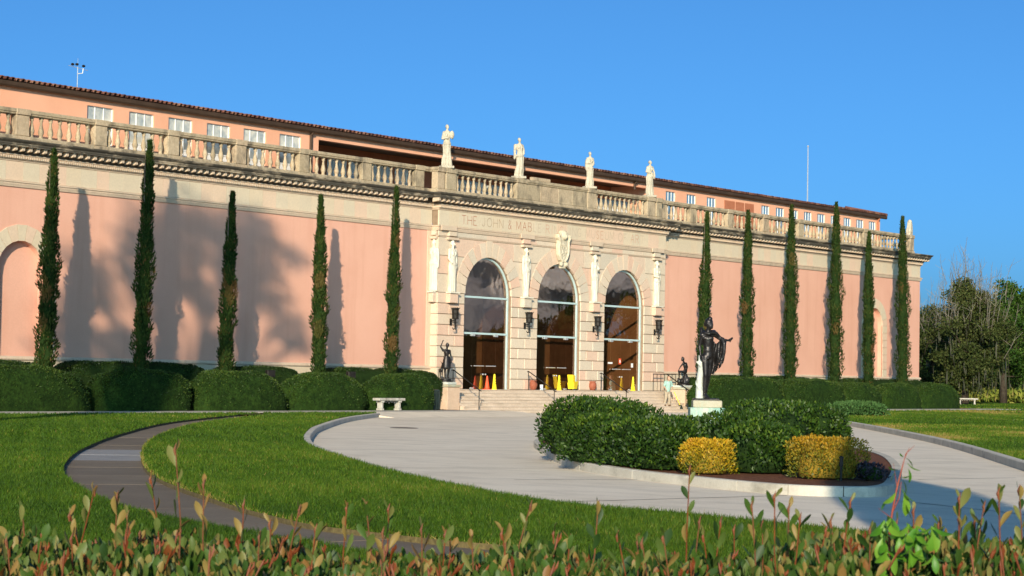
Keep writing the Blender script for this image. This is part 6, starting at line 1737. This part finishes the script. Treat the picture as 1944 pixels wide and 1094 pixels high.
# ------------------------------------------------------------------ trees
def tree(name, label, base, H, tr, clumps, mat, leaf, n, group=None, bark='bark', seed=0, cat='tree', twigs=0, moss=0, fork=0.55, solid=0.0, limb_k=1.0):
    """trunk with limbs running to each leaf clump (clumps in local metres)"""
    rg = np.random.default_rng(2000 + seed)
    t = empty(name, base, 0, label, cat, group)
    fz = H * fork
    mb = MB()
    cx = sum(c[0] for c in clumps) / len(clumps) * 0.3; cy_ = sum(c[1] for c in clumps) / len(clumps) * 0.3
    mb.tube([(0, 0, -0.3), (0.02 * H * rg.normal() * 0.4, 0, fz * 0.5), (cx, cy_, fz), (cx * 1.3, cy_ * 1.3, H * 0.86)], [tr * 1.25, tr, tr * 0.75, tr * 0.15], 8)
    for c in clumps:
        z0 = fz * rg.uniform(0.72, 1.05)
        z0 = min(z0, max(c[2] - 0.5, fz * 0.45))
        a = Vector((cx * z0 / fz, cy_ * z0 / fz, z0)); b = Vector(c[:3])
        m_ = a.lerp(b, 0.5) + Vector((rg.normal() * 0.4, rg.normal() * 0.4, 0.12 * (b - a).length))
        rl = tr * 0.36 * limb_k
        mb.tube([a, a.lerp(m_, 0.5) + Vector((0, 0, 0.1)), m_, b], [rl, rl * 0.8, rl * 0.55, rl * 0.2], 6)
        for q in range(3):
            e = b + Vector(rg.normal(size=3)) * c[3] * 0.55
            mb.tube([m_.lerp(b, 0.4), b.lerp(e, 0.4), e], [rl * 0.4, rl * 0.25, rl * 0.08], 4)
    mb.build('trunk', MT[bark], t, True)
    tot = sum(c[3] ** 2 for c in clumps)
    Cs, Ns = [], []
    for c in clumps:
        k = max(30, int(n * c[3] ** 2 / tot))
        u_ = unit(k)
        q = rg.uniform(0.15, 1.0, (k, 1)) ** 0.55
        sub = unit(9) * 0.62
        pick = rg.integers(0, 9, k)
        off = sub[pick] + u_ * q * 0.52
        Cs.append(np.array(c[:3]) + off * c[3] * np.array([1, 1, c[4] if len(c) > 4 else 0.75])); Ns.append(u_)
    C = np.concatenate(Cs); Nn = np.concatenate(Ns); k = len(C)
    T = Nn * 0.5 + rg.normal(size=(k, 3)) + np.array([0, 0, -0.1])
    zr_ = (C[:, 2] - C[:, 2].min()) / max(np.ptp(C[:, 2]), 0.1)
    tint = np.clip(rg.normal(0.42, 0.22, k) + 0.2 * (zr_ - 0.5) + 0.12 * np.sin(C[:, 0] * 1.3 + C[:, 2] * 1.7), 0, 1)
    cards('crown', C, T, rg.normal(size=(k, 3)), rg.uniform(0.6, 1.4, k) * leaf, rg.uniform(0.4, 0.75, k) * leaf, tint, MT[mat], t)
    if twigs:
        tw = MB()
        for q in range(twigs):
            hi = sorted(clumps, key=lambda c: -c[2])[:len(clumps) // 2]
            c = hi[int(rg.integers(0, len(hi)))]
            a = Vector(c[:3]) + Vector(rg.normal(size=3)) * c[3] * 0.45
            d = Vector((a.x * 0.05 + rg.normal() * 0.14, a.y * 0.05 + rg.normal() * 0.14, 1.0)).normalized()
            L = rg.uniform(1.6, 4.4)
            m_ = a + d * L * 0.55 + Vector(rg.normal(size=3)) * 0.12
            tw.tube([a, m_, a + d * L + Vector(rg.normal(size=3)) * 0.25], [0.026, 0.018, 0.008], 3)
            for s in range(3):
                b = a.lerp(a + d * L, rg.uniform(0.25, 0.85)); e = b + Vector((rg.normal() * 0.5, rg.normal() * 0.5, rg.uniform(0.3, 0.9)))
                tw.tube([b, e], [0.014, 0.007], 3)
        tag(tw.build('twig_mass', MT['bark_pale'], t), kind='stuff')
    if moss:
        c0 = np.array([c[:3] for c in clumps]); pick = rg.integers(0, len(clumps), moss)
        rad = np.array([c[3] for c in clumps])[pick].reshape(-1, 1)
        C = c0[pick] + unit(moss) * rad * 0.8 + np.array([0, 0, -0.6])
        C[:, 2] = np.maximum(C[:, 2], 2.4)
        tag(cards('hanging_moss', C, np.tile([0, 0, -1.0], (moss, 1)) + rg.normal(size=(moss, 3)) * 0.06, rg.normal(size=(moss, 3)), rg.uniform(0.6, 1.8, moss), rg.uniform(0.08, 0.2, moss), rg.uniform(0, 1, moss), MT['moss'], t), kind='stuff')
    return t

def clump_set(rg, n, rx, ry, z0, z1, r0, r1, top_narrow=0.4, flat=0.75):
    out = []
    for i in range(n):
        z = rg.uniform(0, 1)
        k = math.sin(math.pi * (0.18 + 0.75 * z)) * (1 - top_narrow * z)
        a = rg.uniform(0, 6.28); q = math.sqrt(rg.uniform(0.05, 1))
        out.append((rx * k * q * math.cos(a), ry * k * q * math.sin(a), z0 + (z1 - z0) * z, rg.uniform(r0, r1), flat))
    return out
R5 = np.random.default_rng(55)
GT = 'trees beyond the right lawn'
def at_depth(px, d, z): 
    p = pt(px, d); return (p.x, p.y, z)
tree('bare_twigged_tree', 'thin leaved tree with bare upright twigs and hanging moss beside the building', at_depth(1832, 182, -0.2), 12.5, 0.3, clump_set(R5, 42, 4.2, 4.2, 2.0, 10.4, 1.0, 1.8, 0.25), 'olive_leaf', 0.24, 30000, GT, 'bark_dark', 1, twigs=120, moss=320, fork=0.3)
tree('bare_twigged_tree', 'smaller thin leaved tree half hidden behind the building corner', at_depth(1768, 196, -0.2), 11.0, 0.26, clump_set(R5, 26, 3.2, 3.2, 1.6, 9.0, 0.9, 1.5, 0.25), 'olive_leaf', 0.24, 14000, GT, 'bark_dark', 2, twigs=50, moss=160, fork=0.3)
tree('evergreen_tree', 'dense fresh green tree at the right edge of the picture', at_depth(1905, 205, -0.2), 12.6, 0.35, clump_set(R5, 38, 3.2, 3.2, 1.8, 11.3, 1.0, 1.8, 0.2), 'tree_green', 0.30, 15000, GT, 'bark_dark', 3, fork=0.35)
tree('evergreen_tree', 'dark green tree at the far right behind the fresh green one', at_depth(1950, 222, -0.2), 12.2, 0.4, clump_set(R5, 40, 4.0, 4.0, 1.8, 11.0, 1.1, 2.0, 0.2), 'tree_leaf', 0.30, 14000, GT, 'bark_dark', 4, moss=150, fork=0.35)
far_px = [1740, 1778, 1806, 1838, 1866, 1893, 1920, 1948, 1975]
for i, px in enumerate(far_px):
    side = ('hidden behind the building corner', 'first right of the building corner', 'second right of the building corner', 'behind the bare twigged tree', 'right of the bare twigged tree', 'behind the fresh green tree', 'right of the fresh green tree', 'at the right picture edge', 'just outside the right edge')[i]
    tree('distant_oak', 'dark mossy tree of the distant wood, ' + side, at_depth(px, 250 + 12 * (i % 3), -0.3), 10.5 + (i % 4) * 0.8, 0.28, clump_set(R5, 20, 3.8, 3.8, 3.0, 10.0, 1.3, 2.2, 0.2), 'tree_leaf', 0.42, 7000, 'trees of the distant wood', 'bark_dark', 20 + i, moss=120, fork=0.4)
# a mass of undergrowth closes the view below the crowns
def far_band(name, label, d0, d1, h, n, mat, size, z=-0.1, half0=0.17, half1=0.28):
    dd = RNG.uniform(d0, d1, n); lat = dd * RNG.uniform(half0, half1, n)
    X = CAM_LOC.x + FH[0] * dd + RH[0] * lat; Y = CAM_LOC.y + FH[1] * dd + RH[1] * lat
    hh = h * (0.55 + 0.45 * np.abs(value_noise(X, Y, 0.35, 5)) + 0.2)
    C = np.stack([X, Y, z + RNG.uniform(0, 1, n) * hh * 0.8], 1)
    T = RNG.normal(size=(n, 3)) * 0.5; T[:, 2] += 1
    o = cards(name, C, T, unit(n), RNG.uniform(0.6, 1.4, n) * size, RNG.uniform(0.25, 0.5, n) * size, np.clip(RNG.normal(0.45, 0.22, n) + 0.2 * value_noise(X, Y, 0.2, 8), 0, 1), mat, None, 'stuff')
    o['label'] = label
far_band('meadow_growth', 'tall yellow-green meadow plants before the distant wood', 205, 235, 1.5, 16000, MT['meadow'], 0.5)
far_band('undergrowth', 'dark undergrowth below the trees of the distant wood', 262, 300, 5.5, 16000, MT['tree_leaf'], 0.9)
# the bank of trees further back, one mass
far_band('distant_wood', 'dark continuous mass of the wood behind the distant trees', 300, 330, 11.0, 14000, MT['tree_leaf'], 1.3)

# ---- trees out of the picture: one throws the broad shadow on the left wing, others stand where the door glass mirrors them
D_T = 60.0
back = Vector((math.sin(SUN_AZ), math.cos(SUN_AZ), -math.tan(SUN_EL)))
base_w = Vector((-27.8, 0, 0)) - Vector((back.x, back.y, 0)) * D_T
spots = [(-33.7, 6.0, 0.9), (-34.2, 3.9, 1.1), (-32.6, 4.8, 0.9), (-31.4, 6.9, 1.2), (-29.5, 7.7, 1.3), (-28.1, 8.6, 1.0), (-25.7, 8.7, 1.2), (-23.6, 8.3, 1.2), (-22.0, 7.5, 1.0), (-22.8, 6.2, 1.1), (-25.3, 7.0, 1.4), (-28.5, 6.4, 1.4), (-30.7, 5.6, 1.1), (-23.5, 4.9, 0.7), (-21.4, 4.5, 0.8), (-20.3, 3.3, 0.8), (-26.9, 5.2, 0.9), (-29.4, 4.6, 0.8), (-34.7, 2.7, 1.1), (-25.2, 3.2, 0.7), (-30.9, 3.0, 0.8), (-27.2, 7.6, 1.3), (-24.2, 5.8, 0.9), (-32.4, 2.6, 0.9)]
cl = []
for i, (wx, wz, r) in enumerate(spots):
    dd = D_T + (-1) ** i * (0.7 + 0.25 * (i % 5))
    p = Vector((wx, 0, wz)) - back * dd
    cl.append((p.x - base_w.x, p.y - base_w.y, p.z, r * 1.1, 0.85))
tree('tall_oak', 'tall spreading tree out of the picture that shades the left wing', (base_w.x, base_w.y, -0.1), 26.0, 0.45, cl, 'tree_leaf', 0.27, 8800, None, 'bark', 60, fork=0.6, limb_k=1.5)
# trees mirrored in the glass
mir = [(79.5, -62.8, 8.0, 2.6), (85, -58.5, 10.2, 3.6), (91, -55.5, 10.0, 3.8), (98, -52, 10.5, 4.0), (106, -50, 11, 4.5)]
for i, (x, y, H, rr) in enumerate(mir):
    tree('garden_oak', 'broad oak out of the picture, mirrored in the entrance glass, number %s from the building' % ('one', 'two', 'three', 'four', 'five', 'six')[i], (x, y, -0.1), H, 0.4, clump_set(R5, 22, rr, rr, H * 0.2, H * 0.95, 1.5, 2.3, 0.25), 'tree_leaf', 0.5, 9000, 'oaks in front of the museum, outside the picture', 'bark', 80 + i, fork=0.35)
# unseen tall hedge, added to darken what the lower door glass mirrors
mound('reflection_hedge', -34, 34, -1.6, 1.6, 5.6, 'long tall unseen hedge, added to darken the low reflection in the entrance glass', 'hedge', None, 'hedge_leaf', 'hedge_core', 0.4, 12, seed=70, rz=math.atan2(23, 65), centre=(92, -54), power=(8, 6), rough=0.02)
# low bank of cloud beyond the garden, out of the picture, mirrored in the upper glass
MT['cloud'] = M('cloud', (0.62, 0.60, 0.60), (0.74, 0.72, 0.72), scale=0.01, rough=1.0, spec=0.0)
mb = MB()
rc = random.Random(12)
for k in range(90):
    u_ = rc.uniform(-1, 1); h_ = rc.random()
    mb.ball((u_ * 420, rc.uniform(-40, 40), 8 + h_ * 150 * (1 - 0.3 * abs(u_))), (rc.uniform(60, 140), rc.uniform(22, 40), rc.uniform(10, 22)), 14, 8)
cb = remeshed(mb, 'cloud', MT['cloud'], 7.0, None, 2)
cb.location = (1500, -1125, 12); cb.rotation_euler = (0, 0, math.atan2(0.8, 0.6))
cb['kind'] = 'structure'
# unseen cone added right of the frame, shaped to cast the drive's shadow
tc = empty('shadow_caster_tree', (-83.2, -66.55, -0.1), 0, 'unseen cone crowned tree right of the viewer, added to cast the shadow on the drive', 'tree')
MB().tube([(0, 0, 0), (0, 0, 9.4)], [0.16, 0.02], 6).build('trunk', MT['bark'], tc)
MB().lathe([(0.3, 3.2), (1.15, 3.5), (1.22, 4.5), (1.20, 8.3), (0.75, 9.6), (0.1, 10.6)], 20).build('inner_foliage', MT['core'], tc, True)
n = 9000
zz = RNG.uniform(0, 1, n) ** 1.4; aa = RNG.uniform(0, 6.28, n); rr = 1.28 * np.minimum(1.0, ((1 - zz) / 0.34)) + 0.04
Cn = np.stack([rr * np.cos(aa), rr * np.sin(aa), 3.4 + zz * 7.4], 1); on = np.stack([np.cos(aa), np.sin(aa), np.full(n, 0.5)], 1)
cards('foliage', Cn - on * 0.05, on + RNG.normal(size=(n, 3)) * 0.4, on + RNG.normal(size=(n, 3)) * 0.5, RNG.uniform(0.1, 0.2, n), RNG.uniform(0.04, 0.08, n), RNG.uniform(0.1, 0.8, n), MT['cypress'], tc)

# ------------------------------------------------------------------ foreground hedge
MT['fg_leaf'] = leaf_mat('leathery_hedge_leaf', [(0.0, (0.012, 0.036, 0.008)), (0.3, (0.045, 0.090, 0.012)), (0.45, (0.095, 0.125, 0.03)), (0.55, (0.16, 0.155, 0.045)), (0.75, (0.23, 0.155, 0.045)), (1.0, (0.15, 0.045, 0.012))], rough=0.48, spec=0.22, transl=0.15)
MT['fg_tip'] = M('rust_red_young_shoot', (0.105, 0.022, 0.005), (0.18, 0.045, 0.010), scale=40, rough=0.6)
MT['fg_stem'] = M('reddish_twig', (0.10, 0.036, 0.015), (0.18, 0.06, 0.022), scale=30, rough=0.7)
MT['vine_leaf'] = leaf_mat('bright_creeper_leaf', [(0.0, (0.06, 0.20, 0.012)), (1.0, (0.18, 0.34, 0.03))], rough=0.45, spec=0.4, transl=0.35)
MT['vine_stem'] = M('red_creeper_stem', (0.24, 0.045, 0.025), (0.30, 0.075, 0.04), scale=30, rough=0.6)
def leaf_geo(L, W, cup, bend, fold):
    """obovate leaf along +Z, face -Y, with midrib fold and bend"""
    rows = [(0.0, 0.06), (0.18, 0.42), (0.42, 0.82), (0.66, 1.0), (0.85, 0.74), (1.0, 0.08)]
    V, F = [], []
    for t_, w_ in rows:
        y = bend * t_ * t_ * L
        z = t_ * L * (1 - 0.12 * abs(bend) * t_)
        hw = 0.5 * W * w_
        V += [(-hw, y - fold * hw, z), (0, y, z), (hw, y - fold * hw, z)]
    for i in range(len(rows) - 1):
        a = i * 3
        F += [(a, a + 1, a + 4, a + 3), (a + 1, a + 2, a + 5, a + 4)]
    return V, F
rgf = np.random.default_rng(77)
leaf_variants = []
TINTS = [0.08, 0.2, 0.3, 0.36, 0.44, 0.52, 0.62, 0.72, 0.82, 0.95]
for tv in TINTS:
    for q in range(3):
        V, F = leaf_geo(1.0, rgf.uniform(0.30, 0.42), 0, rgf.uniform(-0.30, 0.35), rgf.uniform(0.1, 0.6))
        me = MB().add(V, F).mesh('leaf', MT['fg_leaf'], True)
        at = me.attributes.new('tint', 'FLOAT', 'FACE'); at.data.foreach_set('value', np.full(len(F), tv, np.float32))
        leaf_variants.append((me, np.array(V), F, tv))
def pick_leaf(tv):
    k = min(range(len(TINTS)), key=lambda i: abs(TINTS[i] - tv))
    return leaf_variants[k * 3 + int(rgf.integers(0, 3))]
def leaf_matrix(pos, axis, roll, L):
    """leaf growing along axis"""
    a = Vector(axis).normalized()
    q = a.to_track_quat('Z', 'Y').to_matrix().to_4x4()
    return Matrix.Translation(pos) @ q @ Matrix.Rotation(roll, 4, 'Z') @ Matrix.Scale(L, 4)
HD = 5.55
hc = CAM_LOC + Vector((FH[0], FH[1], 0)) * HD
hedge = empty('foreground_hedge', (hc.x, hc.y, -0.08), face_rz, 'leathery leaved hedge with rust red shoots across the bottom foreground', 'hedge')
ZB = 0.08
def top_h(lx):
    """height of the leafy mass over the lawn along the hedge"""
    u_ = lx / 1.36
    return 1.118 + 0.045 * max(-u_ - 0.25, 0) + 0.13 * max(u_ - 0.25, 0) ** 1.2 + 0.018 * math.sin(lx * 7.1 + 1) + 0.012 * math.sin(lx * 17)
MB().bbox(-2.6, 2.6, -0.55, 0.55, 0.0, 0.98, 0.1).build('branch_mass', MT['core'], hedge)
# mass of leaves
NL = 17000
bigV, bigF, bigT = [], [], []
base_i = 0
for q in range(NL):
    lx = rgf.uniform(-1.9, 1.9); ly = rgf.uniform(-0.6, 0.55)
    th_ = top_h(lx) + ZB
    z = th_ - 0.025 - abs(rgf.normal()) * 0.06
    if ly < -0.35: z -= (-0.35 - ly) * 0.9
    ax = Vector((rgf.normal() * 0.34, rgf.normal() * 0.34 - 0.1, 1.0))
    tv = float(np.clip(rgf.choice([0.15, 0.28, 0.36, 0.5, 0.7, 0.9], p=[0.28, 0.27, 0.15, 0.13, 0.12, 0.05]) + rgf.normal() * 0.04, 0, 1))
    if lx < -0.2: tv = min(1.0, tv + (0.12 if rgf.uniform() < 0.4 else 0.0))
    me, V, F, tt = pick_leaf(tv)
    Mx = np.array(leaf_matrix(Vector((lx, ly, z)), ax, rgf.uniform(0, 6.28), rgf.uniform(0.034, 0.060)))
    W_ = V @ Mx[:3, :3].T + Mx[:3, 3]
    bigV.append(W_); bigF.append(np.array(F) + base_i); bigT += [tv] * len(F); base_i += len(V)
V = np.concatenate(bigV); F = np.concatenate(bigF)
me = bpy.data.meshes.new('foliage')
me.vertices.add(len(V)); me.loops.add(F.size); me.polygons.add(len(F))
me.vertices.foreach_set('co', V.reshape(-1).astype(np.float32)); me.loops.foreach_set('vertex_index', F.reshape(-1).astype(np.int32))
me.polygons.foreach_set('loop_start', np.arange(0, F.size, 4, dtype=np.int32))
at = me.attributes.new('tint', 'FLOAT', 'FACE'); at.data.foreach_set('value', np.array(bigT, np.float32))
me.update(calc_edges=True); me.materials.append(MT['fg_leaf']); me.shade_smooth()
tag(link(bpy.data.objects.new('foliage', me), hedge), kind='stuff')
# short rusty shoot tips inside the mass
tp = MB()
for q in range(240):
    lx = rgf.uniform(-1.75, 1.75); ly = rgf.uniform(-0.5, 0.5); z = top_h(lx) + ZB + rgf.uniform(-0.09, 0.02)
    h_ = rgf.uniform(0.02, 0.05); d = Vector((rgf.normal() * 0.25, rgf.normal() * 0.25, 1)).normalized()
    a = Vector((lx, ly, z))
    tp.tube([a - d * 0.03, a, a + d * h_ * 0.6, a + d * h_], [0.0016, 0.0026, 0.0036, 0.0008], 5)
    s_ = d.orthogonal().normalized() * 0.011
    tp.tube([a + d * h_ * 0.3, a + d * h_ * 0.8 + s_, a + d * h_ * 1.15 + s_ * 0.9], [0.003, 0.004, 0.0008], 4)
tag(tp.build('young_tip', MT['fg_tip'], hedge), kind='stuff')
# tall shoots that stand clear, each with its own leaves: (photo column, photo row of the tip)
SHOTS = [(340, 848), (288, 905), (395, 915), (183, 928), (228, 938), (470, 955), (45, 968), (140, 975), (575, 963), (665, 960), (700, 958), (742, 962), (808, 1000), (860, 1008), (905, 1020), (965, 1008), (1012, 955), (1055, 1008), (1140, 955), (1180, 1012), (1268, 1015), (1310, 888), (1335, 985), (1372, 985), (1430, 955), (1475, 938), (1500, 960), (1525, 978), (1580, 985), (1616, 948), (1660, 1000), (1740, 965), (1780, 990), (1826, 940), (1870, 955), (1900, 930), (1930, 925), (1850, 985), (520, 990), (610, 1000), (250, 975), (90, 1010), (1230, 1025), (1395, 1000)]
_r=random.Random(5)
SHOTS += [(x_ + _r.randint(-14, 14), (1030 if x_ < 1350 else 1015 - (x_ - 1350) * 0.06) - _r.randint(0, 26)) for x_ in range(20, 1930, 120)]
for i, (px, py) in enumerate(SHOTS):
    ly = rgf.uniform(-0.30, 0.35)
    dpt = HD + ly
    lx = (px - 972) / FOCAL_PX * dpt
    p = pt(px, dpt, py)
    ztip = p.z + 0.08
    z0 = top_h(lx) + ZB - 0.10
    Hs = max(ztip - z0, 0.08)
    lean = Vector((rgf.normal() * 0.05, rgf.normal() * 0.06, 0))
    sm_ = MB()
    a, b = Vector((lx - lean.x * Hs * 2, ly, z0)), Vector((lx, ly, ztip))
    mid = a.lerp(b, 0.5) + Vector((rgf.normal() * 0.006, 0, 0))
    sm_.tube([a, mid, b.lerp(mid, 0.1), b], [0.0024, 0.0019, 0.0016, 0.0007], 6)
    # bud at the tip
    sm_.tube([b - Vector((0, 0, 0.022)), b - Vector((0.002, 0, 0.008)), b + Vector((0.003, 0, 0.010))], [0.002, 0.0042, 0.0006], 5)
    sh_ = sm_.build('shoot', MT['fg_tip'] if i % 2 else MT['fg_stem'], hedge)
    nl = int(np.clip(Hs / 0.026, 4, 9))
    ang = rgf.uniform(0, 6.28)
    for k_ in range(nl):
        f_ = 0.98 - 0.9 * (k_ / max(nl - 1, 1)) if k_ else 0.97
        pos = a.lerp(b, f_)
        ang += 2.4
        ax = Vector((math.cos(ang) * 0.5, math.sin(ang) * 0.5, 1.0))
        tv = float(np.clip(rgf.choice([0.3, 0.42, 0.52, 0.7, 0.85], p=[0.2, 0.22, 0.2, 0.24, 0.14]), 0, 1))
        if px > 1000: tv = max(0.1, tv - 0.16)
        me_, *_ = pick_leaf(tv)
        o = bpy.data.objects.new('leaf', me_)
        o.matrix_local = leaf_matrix(pos, ax, rgf.uniform(0, 6.28), rgf.uniform(0.042, 0.062) * (0.62 if k_ == 0 else 1.0))
        link(o, sh_)
# red stemmed creeper on the right
p0 = pt(1688, 5.3, 1050); 
vine = empty('creeper', (p0.x, p0.y, p0.z), face_rz, 'red stemmed creeper with bright green leaves rising from the hedge at right', 'creeper')
def vp(px, py, dy=0.0): 
    q = pt(px, 5.3, py) - p0
    return Vector((q.dot(Vector((rt.x, rt.y, 0))), dy, q.z))
st = [vp(1690, 1085), vp(1688, 1020), vp(1694, 975), vp(1703, 930), vp(1712, 895), vp(1721, 862)]
MB().tube(st, [0.0032, 0.0029, 0.0026, 0.0022, 0.0018, 0.0008], 7).build('stem', MT['vine_stem'], vine, True)
MB().tube([vp(1694, 975), vp(1708, 945), vp(1712, 915)], [0.0018, 0.0014, 0.0007], 6).build('side_stem', MT['vine_stem'], vine, True)
for a, b in (((1721, 862), (1738, 846)), ((1718, 872), (1728, 850)), ((1705, 930), (1697, 880)), ((1694, 985), (1668, 965))):
    MB().tube([vp(*a), vp(*b)], [0.0012, 0.0004], 4).build('tendril', MT['vine_stem'], vine)
Vl, Fl = leaf_geo(1.0, 0.40, 0, 0.4, 0.35)
vl_meshes = []
for tv in (0.1, 0.45, 0.8):
    me = MB().add(Vl, Fl).mesh('leaf', MT['vine_leaf'], True)
    at = me.attributes.new('tint', 'FLOAT', 'FACE'); at.data.foreach_set('value', np.full(len(Fl), tv, np.float32)); vl_meshes.append(me)
def vleaf(pos, ax, L, k):
    o = bpy.data.objects.new('leaf', vl_meshes[k % 3]); o.matrix_local = leaf_matrix(pos, ax, rgf.uniform(-0.6, 0.6) + math.pi * (k % 2), L); link(o, vine)
for k, (px, py, dx, dz, L) in enumerate(((1716, 868, -0.5, 0.2, 0.016), (1720, 870, 0.9, -0.6, 0.03), (1722, 878, 0.9, -1.2, 0.04), (1724, 890, 0.6, -1.6, 0.036), (1706, 892, -1, -0.1, 0.028), (1702, 897, -1.0, -0.7, 0.03), (1710, 905, 0.8, -0.2, 0.022), (1714, 912, 0.7, -1.3, 0.04), (1700, 935, -0.6, -0.9, 0.05), (1696, 945, -0.8, -0.3, 0.045), (1712, 925, 0.4, -1.2, 0.05), (1716, 935, 0.3, -1.4, 0.06))):
    vleaf(vp(px, py, -0.01), (dx, -0.3, dz), L, k)
for k in range(16):
    px, py = (1662 + 22 * (k % 5) + rgf.uniform(-6, 6), 985 + 26 * (k // 5) + rgf.uniform(-8, 8))
    for j in range(3):
        vleaf(vp(px, py, -0.12 + rgf.uniform(-0.05, 0.03)), ((j - 1) * 0.8 + rgf.normal() * 0.2, -0.5, -0.9 + rgf.normal() * 0.3), rgf.uniform(0.042, 0.066), k + j)
